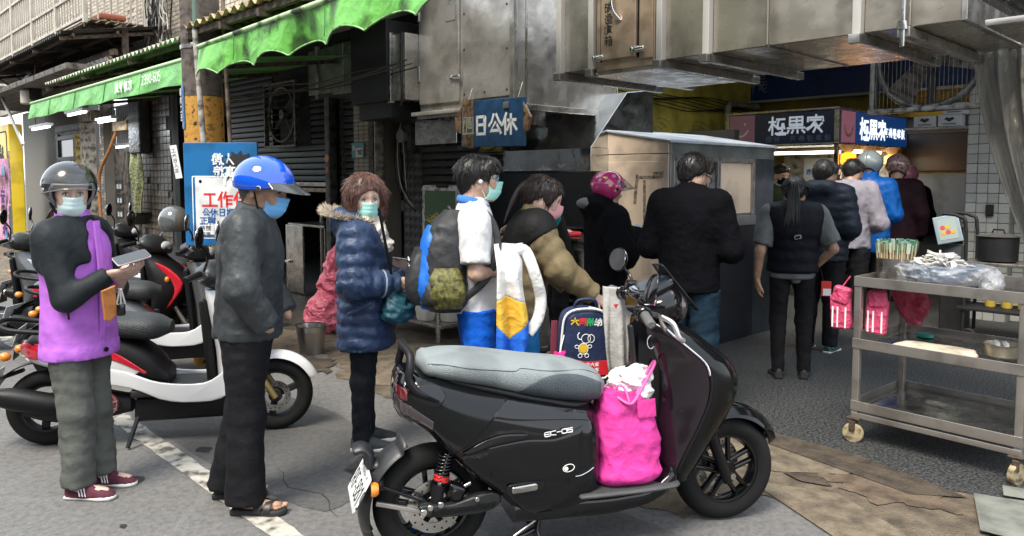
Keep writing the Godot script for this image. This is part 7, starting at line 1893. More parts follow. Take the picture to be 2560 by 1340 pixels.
func make_scooter(label:String,C:Dictionary,pos:Vector3,turn:float)->Node3D:
	var s:=thing("parked_scooter",label,"scooter",pos,turn,"scooters parked along the kerb")
	var main:Material=C.main
	var acc:Material=C.accent
	var pl:Material=MT["plastic_black"]
	wheel("rear_wheel",s,V(0,0.215,0),0.215,0.1,C.get("rim",MT["dark_iron"]),3,false)
	wheel("front_wheel",s,V(1.22,0.215,0),0.215,0.09,C.get("rim",MT["dark_iron"]),3,false,C.get("steer",8.0))
	disc_brake(s,V(1.22,0.215,0.05),0.09)
	var B:=[[-0.22,0.52,0.58,0.03,2.2],[-0.15,0.47,0.64,0.1,2.4],[0.0,0.41,0.66,0.145,2.5],[0.2,0.36,0.64,0.16,2.6],[0.35,0.33,0.6,0.155,2.6],[0.47,0.31,0.52,0.14,2.6],[0.55,0.3,0.42,0.11,2.4]]
	var off:=Transform3D(Basis.IDENTITY,V(0.1,0,0))
	part("rear_body",shell(B,30,30),C.get("body",pl),s,off)
	for e in [1.0,-1.0]:
		part("side_panel",panel(B,[-0.16,0.5,0.0,0.45,0.2,0.40,0.36,0.39],[-0.19,0.56,0.0,0.555,0.2,0.53,0.42,0.43],0.006,20,6,e),main,s,off)
		part("side_stripe",panel(B,[-0.1,0.565,0.1,0.55,0.28,0.50,0.44,0.41],[-0.12,0.6,0.1,0.59,0.28,0.545,0.45,0.42],0.01,20,4,e),acc,s,off)
		part("floor_flank",MB.new().prism(smooth2(poly([0.2,0.48,0.44,0.43,0.62,0.36,0.85,0.345,0.98,0.42,1.02,0.38,0.94,0.25,0.67,0.25,0.46,0.34,0.2,0.40]),4),0.155,0.175,Transform3D(Basis.from_scale(V(1,1,e)),Vector3.ZERO),0.006),main,s)
		part("indicator",MB.new().ell(V(-0.17,0.53,e*0.1),V(0.03,0.025,0.03),12),MT["amber"],s)
	part("foot_board",MB.new().box(V(0.72,0.30,0),V(0.52,0.05,0.33),0.012),MT["plastic_grey"],s)
	part("under_tray",MB.new().box(V(0.72,0.2,0),V(0.5,0.14,0.26),0.02),pl,s)
	var S:=[[-0.13,0.66,0.7,0.04,2.2],[-0.08,0.63,0.73,0.11,2.4],[0.1,0.61,0.745,0.14,2.5],[0.3,0.58,0.72,0.145,2.5],[0.45,0.575,0.70,0.13,2.5],[0.52,0.6,0.67,0.06,2.2]]
	part("seat",shell(S,28,26),C.get("seat",mat("seat_black",K(0.022,0.025,0.026),0.5,0.0,"",1.0,"n_grain",0.5)),s,Transform3D(Basis.IDENTITY,V(0.14,0.01,0)))
	part("grab_rail",MB.new().tube(smooth3([V(0.05,0.66,0.15),V(-0.12,0.68,0.15),V(-0.2,0.7,0.09),V(-0.22,0.71,0),V(-0.2,0.7,-0.09),V(-0.12,0.68,-0.15),V(0.05,0.66,-0.15)],4),0.014,8),pl,s)
	part("tail_lamp",panel(B,[-0.21,0.54,-0.17,0.52,-0.1,0.51],[-0.215,0.575,-0.17,0.6,-0.1,0.58],0.012,8,3),mat("tail_red",K(0.45,0.01,0.03),0.15,0.0,"",1.0,"",1.0,{"coat":1.0}),s,off)
	part("engine_case",shell([[-0.1,0.19,0.27,0.05,2.6],[0.0,0.16,0.3,0.075,2.8],[0.3,0.15,0.31,0.08,2.8],[0.45,0.18,0.28,0.05,2.6]],14,22),MT["dark_iron"],s,xf(V(0,0,0.06)))
	var fan:=part("cooling_fan",MB.new().cyl(V(0.33,0.245,0.13),V(0.33,0.245,0.145),0.068,-1.0,28,0.004),mat("fan_red",K(0.22,0.02,0.03),0.5),s)
	for k in 3:
		var p:=[]
		for i in 24:
			p.append(V(0.33+cos(TAU*i/24)*(0.02+k*0.02),0.245+sin(TAU*i/24)*(0.02+k*0.02),0.148))
		part("fan_ring",MB.new().tube(p,0.003,5,true),MT["steel_dull"],fan)
	for k in 4:
		part("fan_bar",MB.new().box(V(0.33,0.245,0.148),V(0.135,0.006,0.005),0.001,Basis(V(0,0,1),PI*k/4+0.3)),MT["steel_dull"],fan)
	part("silencer",MB.new().tube([V(0.2,0.25,0.13),V(0.05,0.27,0.15),V(-0.12,0.31,0.15),V(-0.2,0.325,0.15)],[0.035,0.06,0.062,0.045],16),pl,s)
	part("silencer_tip",MB.new().cyl(V(-0.2,0.325,0.15),V(-0.22,0.33,0.15),0.03),MT["steel_dull"],s)
	part("rear_mudguard",MB.new().sheet(16,6,func(q:float,t:float):
		var a:=deg_to_rad(lerpf(95.0,185.0,q))
		return V(cos(a)*(0.27+0.04*q),0.225+sin(a)*0.26,(t-0.5)*0.14),0.006),pl,s)
	plate(s,C.get("plate",""),Transform3D(Basis(Vector3.UP,-PI/2)*Basis(V(1,0,0),-0.35),V(-0.28,0.37,0)),0.26,0.13)
	part("plate_bracket",MB.new().bar(V(-0.12,0.43,0),V(-0.27,0.38,0),0.04,0.02),pl,s)
	var F:=[[0.27,0.13,0.93,1.04,0.90],[0.4,0.17,0.95,1.12,0.90],[0.52,0.185,0.97,1.19,0.89],[0.64,0.18,0.955,1.22,0.87],[0.76,0.16,0.915,1.12,0.85],[0.86,0.12,0.88,1.0,0.84]]
	var rings:=[]
	for i in 21:
		var y:=lerpf(0.27,0.86,i/20.0)
		var ring:=PackedVector3Array()
		for k in 15:
			var a:=lerpf(-PI/2,PI/2,k/14.0)
			ring.append(V(lut(F,y,2)+(lut(F,y,3)-lut(F,y,2))*cos(a),y,lut(F,y,1)*sin(a)))
		for k in 9:
			var q:=lerpf(1.0,-1.0,(k+1)/10.0)
			ring.append(V(lerpf(lut(F,y,4),lut(F,y,2),q*q),y,lut(F,y,1)*q))
		rings.append(ring)
	part("front_cowl",MB.new().loft(rings),C.get("front",main),s)
	part("inner_shield",MB.new().box(V(0.86,0.56,0),V(0.05,0.5,0.2),0.02,Basis(V(0,0,1),0.08)),pl,s)
	for e in [1.0,-1.0]:
		part("front_stripe",MB.new().prism(smooth2(poly([0.98,0.8,1.10,0.74,1.20,0.62,1.12,0.48,1.06,0.42,1.13,0.55,1.10,0.66,1.02,0.74]),3),0.125,0.15,Transform3D(Basis.from_scale(V(1,1,e)),Vector3.ZERO),0.006),acc,s)
		part("front_indicator",MB.new().ell(V(1.08,0.66,e*0.16),V(0.02,0.025,0.02),12),MT["amber"],s)
		part("fork_leg",MB.new().cyl(V(1.08,0.46,e*0.075),V(1.225,0.21,e*0.075),0.018,-1.0,10),C.get("fork",MT["steel_dull"]),s)
		var m:=part("mirror",MB.new().ell(Vector3.ZERO,V(0.065,0.014,0.045),18),MT["black_gloss"],s,Transform3D(Basis(Vector3.UP,e*-0.25)*Basis(V(0,0,1),PI/2-0.1),V(0.87,1.17,e*0.3)))
		part("mirror_glass",MB.new().ell(V(0,0.008,0),V(0.058,0.008,0.039),18),MT["mirror"],m)
		part("mirror_stalk",MB.new().tube(smooth3([V(0.875,1.13,e*0.29),V(0.9,1.06,e*0.25),V(0.87,0.98,e*0.19)],4),0.007,6),MT["black_gloss"],s)
		part("grip",MB.new().cyl(V(0.85,0.965,e*0.2),V(0.8,0.95,e*0.34),0.018,-1.0,12,0.003),pl,s)
		part("brake_lever",MB.new().tube([V(0.88,0.96,e*0.18),V(0.9,0.955,e*0.25),V(0.86,0.94,e*0.34)],0.007,6),MT["steel"],s)
	part("handlebar_cover",shell([[0.8,0.9,0.98,0.08,2.4],[0.86,0.87,1.02,0.17,2.4],[0.95,0.86,1.0,0.15,2.4],[1.04,0.86,0.94,0.06,2.2]],12,22),C.get("bars",MT["plastic_grey"]),s)
	part("headlamp",MB.new().ell(V(1.0,0.92,0),V(0.05,0.045,0.09),16),mat("lamp_glass",K(0.5,0.52,0.53),0.1,0.2),s)
	part("front_mudguard",MB.new().sheet(16,6,func(q:float,t:float):
		var a:=deg_to_rad(lerpf(25.0,140.0,q))
		var z:=(t-0.5)*2.0
		return V(1.22+cos(a)*(0.265-0.04*z*z),0.215+sin(a)*(0.265-0.04*z*z),z*0.06),0.006),C.get("guard",main),s)
	part("side_stand",MB.new().tube([V(0.5,0.2,0.1),V(0.45,0.01,0.2)],0.012,6),MT["black_gloss"],s)
	return s
func parked_scooters()->void:
	var white:=mat("paint_white",K(0.66,0.66,0.66),0.2,0.0,"",1.0,"",1.0,{"coat":0.8})
	var red:=mat("paint_red",K(0.5,0.012,0.025),0.18,0.0,"",1.0,"",1.0,{"coat":0.8})
	var grey:=mat("paint_grey",K(0.11,0.115,0.12),0.3,0.3,"",1.0,"",1.0,{"coat":0.6})
	make_scooter("white scooter with red stripes and black seat, between the lilac jacket and the old man",{"main":white,"accent":red,"fork":MT["gold_fork"],"steer":2.0},V(-2.60,0,-4.19),12.5)
	make_scooter("black scooter with red front panels, behind the white scooter and facing right",{"main":MT["plastic_black"],"accent":red,"front":MT["plastic_black"],"bars":MT["plastic_grey"],"body":grey,"steer":-6.0},V(-3.92,0,-6.35),1.0)
	make_scooter("grey scooter with a red tail lamp, half hidden left of the lilac jacket",{"main":white,"accent":red,"body":grey,"front":grey,"plate": "NLA-9322"},V(-3.28,0,-5.5),20.0)
	make_scooter("silver grey scooter at the far left edge behind the grey one",{"main":grey,"accent":white,"body":grey,"front":grey,"seat":MT["plastic_grey"]},V(-5.15,0,-6.4),14.0)
	make_scooter("dark scooter by the house door with only its handlebar and mirror showing",{"main":MT["plastic_black"],"accent":grey,"front":MT["plastic_black"]},V(-5.0,0,-7.9),8.0)
	make_scooter("grey scooter with pale handlebar cover, right behind the black and red one",{"main":grey,"accent":white,"front":grey,"bars":mat("bars_pale",K(0.3,0.3,0.3),0.35,0.3)},V(-3.75,0,-7.3),5.0)
	var h:=thing("spare_helmet","grey open helmet resting on a parked scooter, just left of the blue board","helmet",V(-2.78,1.08,-6.25),20)
	part("shell",MB.new().ell(V(0,0.06,0),V(0.125,0.13,0.14),24,Basis.IDENTITY,-35.0,90.0),mat("helmet_slate",K(0.09,0.1,0.1),0.15,0.0,"",1.0,"",1.0,{"coat":0.8}),h)
	part("rim",MB.new().cyl(V(0,-0.02,0),V(0,-0.01,0),0.105,-1.0,28),MT["black"],h)
class SD:
	var A:Array[Vector3]=[]
	var D:Array[Vector3]=[]
	var IL:=PackedFloat32Array()
	var LN:=PackedFloat32Array()
	var RA:=PackedFloat32Array()
	var RD:=PackedFloat32Array()
	var KK:=PackedFloat32Array()
	var FL:=PackedFloat32Array()
	var FN:Array[Vector3]=[]
	var CP:=PackedInt32Array()
	var QA:=PackedFloat32Array()
	var QN:=PackedFloat32Array()
	var S:Array[Vector3]=[]
	var SR:=PackedFloat32Array()
	var SK:=PackedFloat32Array()
	var PP:Array[Vector3]=[]
	var PN:Array[Vector3]=[]
	var noise:FastNoiseLite
	var amp:=0.0
	var nsc:=Vector3.ONE
	var far:=2.2
	var jit:=0.5
	func bone(a:Vector3,b:Vector3,ra:float,rb:float,k:=0.04,flat:=1.0,axis:=Vector3(0,0,1),cap:=0,qa:=0.0,qp:=0.08)->SD:
		if a.distance_to(b)<0.002:
			b=a+Vector3(0,0.002,0)
		A.append(a); D.append(b-a)
		IL.append(1.0/(b-a).length_squared())
		LN.append((b-a).length())
		RA.append(ra); RD.append(rb-ra); KK.append(maxf(k,0.0005))
		FL.append(1.0/flat); FN.append(axis); CP.append(cap)
		QA.append(qa); QN.append(PI*LN[LN.size()-1]/qp)
		return self
	func hollow(c:Vector3,r:float,k:=0.01)->SD:
		S.append(c); SR.append(r); SK.append(k)
		return self
	func cut(p:Vector3,n:Vector3)->SD:
		PP.append(p); PN.append(n.normalized())
		return self
	func wrinkle(f:float,a:float,sc:Vector3,sd:=1,ridged:=true)->SD:
		noise=FastNoiseLite.new()
		noise.seed=sd
		noise.frequency=f
		noise.noise_type=FastNoiseLite.TYPE_SIMPLEX_SMOOTH
		noise.fractal_type=FastNoiseLite.FRACTAL_RIDGED if ridged else FastNoiseLite.FRACTAL_FBM
		noise.fractal_octaves=3
		amp=a
		nsc=sc
		return self
	func at(p:Vector3,li:PackedInt32Array)->float:
		var d:=1e9
		for i in li:
			var rel:=p-A[i]
			var t:=rel.dot(D[i])*IL[i]
			var tc:=clampf(t,0.0,1.0)
			var cp:=CP[i]
			if cp==1 and t>1.0 or cp==2:
				tc=t
			var q:=rel-D[i]*tc
			var f:=FL[i]
			if f!=1.0:
				q+=FN[i]*(q.dot(FN[i])*(f-1.0))
			var r:=RA[i]+RD[i]*clampf(tc,0.0,1.0)
			if QA[i]>0.0:
				r+=QA[i]*(absf(sin(t*QN[i]+jit*sin(p.x*11.0+p.y*7.0)*cos(p.z*13.0)))-0.6)
			var e:=q.length()-r
			if cp>0 and t>1.0:
				e=maxf(e,(t-1.0)*LN[i])
			if cp==2 and t<0.0:
				e=maxf(e,-t*LN[i])
			var k:=KK[i]
			var h:=k-absf(d-e)
			d=minf(d,e)
			if h>0.0:
				d-=h*h/(4.0*k)
		for i in S.size():
			var e:=SR[i]-p.distance_to(S[i])
			var k:=SK[i]
			var h:=k-absf(d-e)
			d=maxf(d,e)
			if h>0.0:
				d+=h*h/(4.0*k)
		for i in PP.size():
			d=maxf(d,(p-PP[i]).dot(PN[i]))
		if amp>0.0:
			d-=noise.get_noise_3d((p.x+p.y*0.45)*nsc.x,(p.y-p.x*0.3)*nsc.y,(p.z+p.y*0.3)*nsc.z)*amp
		return d
	func mesh_into(mb:MB,h:float)->void:
		var lo:=Vector3(1e9,1e9,1e9)
		var hi:=-lo
		for i in A.size():
			var r:=maxf(RA[i],RA[i]+RD[i])*maxf(1.0,1.0/FL[i])+QA[i]+amp
			for p in [A[i],A[i]+D[i]]:
				lo=lo.min(p-Vector3.ONE*r)
				hi=hi.max(p+Vector3.ONE*r)
		lo-=Vector3.ONE*h*2.0
		var n:=Vector3i(((hi-lo)/h).ceil())+Vector3i(3,3,3)
		n=((n+Vector3i(3,3,3))/4)*4
		var nx:=n.x
		var nxy:=n.x*n.y
		var F:=PackedFloat32Array()
		F.resize(nxy*n.z)
		F.fill(1.0)
		var hd:=h*4.0*0.87
		var act:Array[Vector3i]=[]
		for bz in n.z/4:
			for by in n.y/4:
				for bx in n.x/4:
					var c:=lo+Vector3(bx*4+2,by*4+2,bz*4+2)*h
					var li:=PackedInt32Array()
					for i in A.size():
						var rel:=c-A[i]
						var t:=clampf(rel.dot(D[i])*IL[i],0.0,1.0)
						var rm:=maxf(RA[i],RA[i]+RD[i])*maxf(1.0,1.0/FL[i])
						if (rel-D[i]*t).length()-rm-QA[i]<hd+KK[i]+amp+0.004:
							li.append(i)
					if li.is_empty():
						continue
					var dc:=at(c,li)
					if dc>hd*far+amp:
						continue
					var inside:=dc<-hd*1.6-amp
					if not inside:
						act.append(Vector3i(bx,by,bz)*4)
					for z in 4:
						for y in 4:
							var o:=bx*4+(by*4+y)*nx+(bz*4+z)*nxy
							for x in 4:
								F[o+x]=-1.0 if inside else at(lo+Vector3(bx*4+x,by*4+y,bz*4+z)*h,li)
		var id:=PackedInt32Array()
		id.resize(F.size())
		id.fill(-1)
		var off:=PackedInt32Array([0,1,nx,nx+1,nxy,nxy+1,nxy+nx,nxy+nx+1])
		var cor:Array[Vector3]=[Vector3(0,0,0),Vector3(1,0,0),Vector3(0,1,0),Vector3(1,1,0),Vector3(0,0,1),Vector3(1,0,1),Vector3(0,1,1),Vector3(1,1,1)]
		var ed:=PackedInt32Array([0,1,2,3,4,5,6,7,0,2,1,3,4,6,5,7,0,4,1,5,2,6,3,7])
		for b in act:
			for z in range(maxi(b.z-1,0),mini(b.z+4,n.z-1)):
				for y in range(maxi(b.y-1,0),mini(b.y+4,n.y-1)):
					for x in range(maxi(b.x-1,0),mini(b.x+4,n.x-1)):
						var o:=x+y*nx+z*nxy
						if id[o]>=0:
							continue
						var m:=0
						for k in 8:
							if F[o+off[k]]<0.0:
								m+=1
						if m==0 or m==8:
							continue
						var s:=Vector3.ZERO
						var cnt:=0
						for e in 12:
							var f0:=F[o+off[ed[e*2]]]
							var f1:=F[o+off[ed[e*2+1]]]
							if (f0<0.0)!=(f1<0.0):
								s+=cor[ed[e*2]].lerp(cor[ed[e*2+1]],f0/(f0-f1))
								cnt+=1
						id[o]=mb.pt(lo+(Vector3(x,y,z)+s/cnt)*h)
		var st:=[1,nx,nxy]
		for b in act:
			for z in range(maxi(b.z-1,1),mini(b.z+4,n.z-1)):
				for y in range(maxi(b.y-1,1),mini(b.y+4,n.y-1)):
					for x in range(maxi(b.x-1,1),mini(b.x+4,n.x-1)):
						if (x<b.x or y<b.y or z<b.z) and F[x+y*nx+z*nxy]<1.0 and F[x+y*nx+z*nxy]>-1.0:
							continue
						var o:=x+y*nx+z*nxy
						var neg:=F[o]<0.0
						for a in 3:
							if (F[o+st[a]]<0.0)!=neg:
								var u:int=st[(a+1) % 3]
								var w:int=st[(a+2) % 3]
								var i0:=id[o-u-w]
								var i1:=id[o-w]
								var i2:=id[o]
								var i3:=id[o-u]
								if i0<0 or i1<0 or i2<0 or i3<0:
									continue
								if neg:
									mb.tri(i0,i2,i1); mb.tri(i0,i3,i2)
								else:
									mb.tri(i0,i1,i2); mb.tri(i0,i2,i3)
func hand(sd:SD,w:Vector3,d:Vector3,pn:Vector3,side:float,curl:Array,s:=1.0,thumb:=0.5)->void:
	d=d.normalized()
	pn=(pn-d*pn.dot(d)).normalized()
	var ac:=d.cross(pn).normalized()*side
	sd.bone(w-d*0.03*s,w+d*0.02*s,0.026*s,0.028*s,0.02,0.75,pn)
	for k in 4:
		var o:float=[0.027,0.009,-0.009,-0.026][k]
		sd.bone(w+d*0.015*s+ac*o*0.6*s,w+d*0.088*s+ac*o*s,0.018*s,0.0135*s,0.012,0.8,pn)
		var p:Vector3=w+d*[0.09,0.094,0.09,0.082][k]*s+ac*o*s
		var ln:float=[0.072,0.080,0.074,0.058][k]*s
		var a:=0.0
		for j in 3:
			a+=curl[k]*[0.8,1.0,0.8][j]
			var q:Vector3=p+(d*cos(a)+pn*sin(a))*ln*[0.44,0.31,0.25][j]
			sd.bone(p,q,[0.0098,0.0088,0.008][j]*s,[0.0088,0.008,0.0068][j]*s,0.004)
			p=q
	var t0:=w+d*0.025*s+ac*0.028*s
	var td:=(d*0.75+ac*0.65+pn*0.35*thumb).normalized()
	var t1:=t0+td*0.042*s
	var t2:=t1+(td+d*0.5*thumb+pn*0.5*thumb-ac*0.3*thumb).normalized()*0.032*s
	var t3:=t2+(td*0.6+d*0.8*thumb+pn*0.5*thumb-ac*0.6*thumb).normalized()*0.026*s
	sd.bone(t0,t1,0.017*s,0.012*s,0.01)
	sd.bone(t1,t2,0.011*s,0.0098*s,0.005)
	sd.bone(t2,t3,0.0098*s,0.0075*s,0.004)
func head_sd(t:Transform3D,s:float,nk:Vector3,cheeks:=1.0)->SD:
	var sd:=SD.new()
	var P:=func(x:float,y:float,z:float)->Vector3:return t*(Vector3(x,y,z)*s)
	var X:=t.basis.x
	sd.bone(P.call(0,0.032,-0.025),P.call(0,0.03,0.02),0.088*s,0.08*s,0.03,0.88,X)
	sd.bone(P.call(0,0.0,0.03),P.call(0,-0.07,0.045),0.064*s,0.042*s,0.04)
	for e in [-1.0,1.0]:
		sd.bone(P.call(e*0.055,-0.035,-0.005),P.call(e*0.018,-0.093,0.06),0.022*s,0.018*s,0.035)
		sd.bone(P.call(e*0.042,-0.018,0.062),P.call(e*0.035,-0.035,0.066),0.02*s*cheeks,0.022*s*cheeks,0.03)
		sd.bone(P.call(e*0.045,0.026,0.078),P.call(e*0.016,0.022,0.088),0.008*s,0.009*s,0.018)
		sd.bone(P.call(e*0.074,0.012,-0.012),P.call(e*0.07,-0.03,-0.006),0.02*s,0.013*s,0.006,0.35,X)
		sd.hollow(P.call(e*0.032,0.004,0.107),0.019*s,0.018*s)
	sd.bone(P.call(0,0.01,0.088),P.call(0,-0.026,0.108),0.008*s,0.0125*s,0.014)
	sd.bone(P.call(-0.012,-0.03,0.097),P.call(0.012,-0.03,0.097),0.009*s,0.009*s,0.01)
	sd.bone(P.call(-0.018,-0.06,0.086),P.call(0.018,-0.06,0.086),0.008*s,0.008*s,0.01)
	sd.bone(P.call(0,-0.09,0.07),P.call(0,-0.095,0.075),0.017*s,0.015*s,0.025)
	sd.bone(P.call(0,-0.03,-0.03),nk,0.056*s,0.062*s,0.04)
	return sd
func skin(key:String,c:Color)->Material:
	return mat(key,c,0.5,0.0,"soft",6.0,"n_grain",0.12,{"sss":0.08})
func cloth(key:String,c:Color,rough:=0.8,ns:=3.0,nstr:=0.6,nt:="n_fold",opt:={})->Material:
	return mat(key,c,rough,0.0,"soft",ns*0.6,nt,nstr*0.55,{"spec":0.28}.merged(opt,true))
func person(called:String,label:String,pos:Vector3,yaw:float,P:Dictionary)->Dictionary:
	var g:=thing(called,label,"person",pos,yaw,P.get("group",""))
	var s:float=P.H/1.70
	var J:={
		"hip_l":V(0.09,0.92,0),"knee_l":V(0.10,0.49,0.02),"ank_l":V(0.10,0.085,-0.02),"toe_l":V(0.115,0.03,0.16),
		"sh_l":V(0.175,1.395,-0.01),"el_l":V(0.24,1.12,-0.04),"wr_l":V(0.25,0.87,0.04),
		"pelvis":V(0,0.96,0),"chest":V(0,1.26,0),"neck":V(0,1.455,-0.012),"head":V(0,1.59,0.02)}
	for k in ["hip","knee","ank","toe","sh","el","wr"]:
		J[k+"_r"]=J[k+"_l"]*V(-1,1,1)
	for k in P.get("j",{}):
		J[k]=P.j[k]
	for k in J:
		J[k]=J[k]*s
	var hr:Dictionary=P.head
	var ht:=Transform3D(Basis.from_euler(V(deg_to_rad(hr.get("pitch",0.0)),deg_to_rad(hr.get("yaw",0.0)),deg_to_rad(hr.get("roll",0.0)))),J.head)
	var det:float=P.get("cell",0.013)
	var bw:float=P.get("w",1.0)
	var b:=SD.new()
	b.bone(J.chest,J.pelvis,0.125*s*bw,0.12*s*bw,0.05,0.7)
	b.bone(J.sh_l,J.sh_r,0.05*s,0.05*s,0.06)
	b.bone(J.neck,J.chest,0.055*s,0.08*s,0.05)
	for e in ["_l","_r"]:
		b.bone(J["sh"+e],J["el"+e],0.046*s,0.039*s,0.03)
		b.bone(J["el"+e],J["wr"+e],0.041*s,0.027*s,0.02)
		b.bone(J["hip"+e],J["knee"+e],0.07*s,0.05*s,0.05)
		b.bone(J["knee"+e],J["ank"+e],0.05*s,0.034*s,0.03)
		b.bone(J["ank"+e]+V(0,-0.03,0)*s,J["toe"+e].lerp(J["ank"+e],0.12)+V(0,0.0,0),0.036*s,0.026*s,0.03)
	var mb:=MB.new()
	b.mesh_into(mb,P.get("bcell",0.024))
	head_sd(ht,s*1.02,J.neck+V(0,-0.02,0),P.get("cheeks",1.0)).mesh_into(mb,P.get("hcell",0.0055))
	var hd:Array=P.get("hands",[null,null])
	for k in 2:
		if hd[k]:
			var h:=SD.new()
			var e:="_l" if k==0 else "_r"
			hand(h,J["wr"+e],hd[k].d,hd[k].n,1.0 if k==0 else -1.0,hd[k].get("c",[0.5,0.55,0.6,0.65]),s*hd[k].get("s",1.0),hd[k].get("t",0.5))
			h.mesh_into(mb,P.get("fcell",0.0042))
	part("body",mb,P.skin,g)
	var L:Dictionary=P.get("legs",{})
	if L:
		var q:=SD.new()
		var w:float=L.get("w",1.0)
		q.jit=2.0
		q.bone(J.hip_l.lerp(J.hip_r,0.25)+V(0,0.02,-0.005),J.hip_r.lerp(J.hip_l,0.25)+V(0,0.02,-0.005),0.118*s*bw,0.118*s*bw,0.05,0.84)
		q.bone(J.pelvis,J.pelvis.lerp(J.chest,0.2),0.128*s*bw,0.12*s*bw,0.05,0.7)
		for e in ["_l","_r"]:
			q.bone(J["hip"+e],J["knee"+e],0.092*s*w*bw,0.07*s*w,0.04,1.0,V(0,0,1),0,L.get("q",0.003),L.get("qp",0.08))
			q.bone(J["knee"+e],J["ank"+e]+V(0,L.get("cuff",-0.02),0),0.07*s*w,0.056*s*w*L.get("flare",1.0),0.03,1.0,V(0,0,1),1,L.get("q",0.003),L.get("qp",0.08))
		var low:=9.0
		for C in P.get("tops",[]):
			low=minf(low,J.pelvis.lerp(J.chest,(C.get("hem",0.86)-0.96)/0.30).y)
		if low<9.0:
			q.cut(V(0,low+0.015,0),V(0,1,0))
		q.wrinkle(L.get("f",7.0),L.get("wr",0.012)*0.7,L.get("ws",V(1.4,0.5,1.4)),L.get("seed",3),true)
		var m:=MB.new()
		q.mesh_into(m,L.get("cell",det))
		part(L.get("name","trousers"),m,L.m,g)
	for C in P.get("tops",[]):
		var q:=SD.new()
		var t:float=C.get("t",0.02)
		var w:float=C.get("w",1.0)*bw
		var qa:float=C.get("q",0.0)
		var qp:float=C.get("qp",0.085)
		q.jit=C.get("jit",0.5)
		var hem:Vector3=J.pelvis.lerp(J.chest,(C.get("hem",0.86)-0.96)/0.30)
		q.bone(J.chest,hem,(0.145*w+t)*s,(0.15*w+t)*s*C.get("flare",1.0),0.05,C.get("flat",0.74),V(0,0,1),1,qa,qp)
		q.bone(J.sh_l.lerp(J.sh_r,0.3)+V(0,-0.1,0)*s,J.sh_l.lerp(J.sh_r,0.7)+V(0,-0.1,0)*s,(0.105*w+t)*s,(0.105*w+t)*s,0.05,0.85)
		q.bone(J.sh_l.lerp(J.sh_r,0.08),J.sh_l.lerp(J.sh_r,0.92),(0.05+t)*s,(0.05+t)*s,0.06)
		q.bone(J.chest.lerp(J.neck,0.7),J.neck+(J.head-J.neck)*C.get("collar",0.25),(0.075+t*0.6)*s,(0.066+t*0.5)*s,0.03,1.0,V(0,0,1),1)
		var sl:float=C.get("sleeve",1.0)
		if sl>0.0:
			t=C.get("st",t)
			for e in ["_l","_r"]:
				var sh:Vector3=J["sh"+e]
				var el:Vector3=J["el"+e]
				var wr:Vector3=J["wr"+e]
				if sl>0.6:
					q.bone(sh,el,(0.06+t)*s,(0.05+t)*s,0.03,1.0,V(0,0,1),0,qa,qp)
					q.bone(el,el.lerp(wr,C.get("cuff",0.97)),(0.05+t)*s,(0.036+t*C.get("ct",0.8))*s,0.03,1.0,V(0,0,1),1,qa*0.8,qp)
				else:
					q.bone(sh,sh.lerp(el,sl*1.6),(0.06+t)*s,(0.058+t)*s,0.03,1.0,V(0,0,1),1)
		for o in C.get("hol",[]):
			q.hollow(V(o[0],o[1],o[2])*s,o[3]*s,0.004)
		if C.get("band",false):
			q.bone(hem.lerp(J.chest,0.11),hem,(0.15*w+C.get("t",0.02)+0.003)*s*C.get("flare",1.0),(0.15*w+C.get("t",0.02)+0.002)*s*C.get("flare",1.0),0.004,C.get("flat",0.74),V(0,0,1),2)
		if C.has("hood"):
			q.bone(J.neck+V(-0.07,C.get("hoody",0.0),-0.1)*s,J.neck+V(0.07,C.get("hoody",0.0),-0.1)*s,0.07*s*C.hood,0.07*s*C.hood,0.06)
			q.bone(J.neck+V(-0.1,0.0,-0.02)*s,J.neck+V(-0.07,0.0,-0.09)*s,0.045*s*C.hood,0.06*s*C.hood,0.04)
			q.bone(J.neck+V(0.1,0.0,-0.02)*s,J.neck+V(0.07,0.0,-0.09)*s,0.045*s*C.hood,0.06*s*C.hood,0.04)
		q.wrinkle(C.get("f",7.0),C.get("wr",0.01)*0.75,C.get("ws",V(1.5,0.55,1.5)),C.get("seed",5),C.get("rg",true))
		var m:=MB.new()
		q.mesh_into(m,C.get("cell",det))
		part(C.get("name","jacket"),m,C.m,g)
	if hr.get("eyes",true):
		for e in [-1.0,1.0]:
			var ey:=part("eye",MB.new().ell(Vector3.ZERO,V(0.0135,0.0105,0.0115)*s,14),mat("eye_white",K(0.55,0.52,0.49),0.25),g,ht*xf(V(e*0.0325,0.003,0.083)*s))
			part("iris",MB.new().ell(V(0,0,0.0075)*s,V(0.0058,0.0062,0.005)*s,12),mat("eye_dark",K(0.012,0.008,0.006),0.1),ey)
			part("lid",MB.new().tube(smooth3([V(-0.016,-0.002,0.004)*s,V(-0.006,0.0085,0.0105)*s,V(0.006,0.0085,0.0105)*s,V(0.016,0.0,0.004)*s],4),0.0024*s,6),MT["eye_dark"],ey)
			part("eyebrow",MB.new().tube(smooth3([V(e*0.014,0.022,0.0955)*s,V(e*0.03,0.0275,0.091)*s,V(e*0.047,0.023,0.08)*s],4),0.0036*s,6,false,0.6),mat("brow",K(0.03,0.02,0.016),0.8),g,ht)
	if hr.has("mask"):
		face_mask(g,ht,s,hr.mask,hr.get("mask_kind",0))
	if hr.has("hair"):
		hair(g,ht,s,hr)
	if hr.has("helmet"):
		helmet(g,ht,s,hr.helmet)
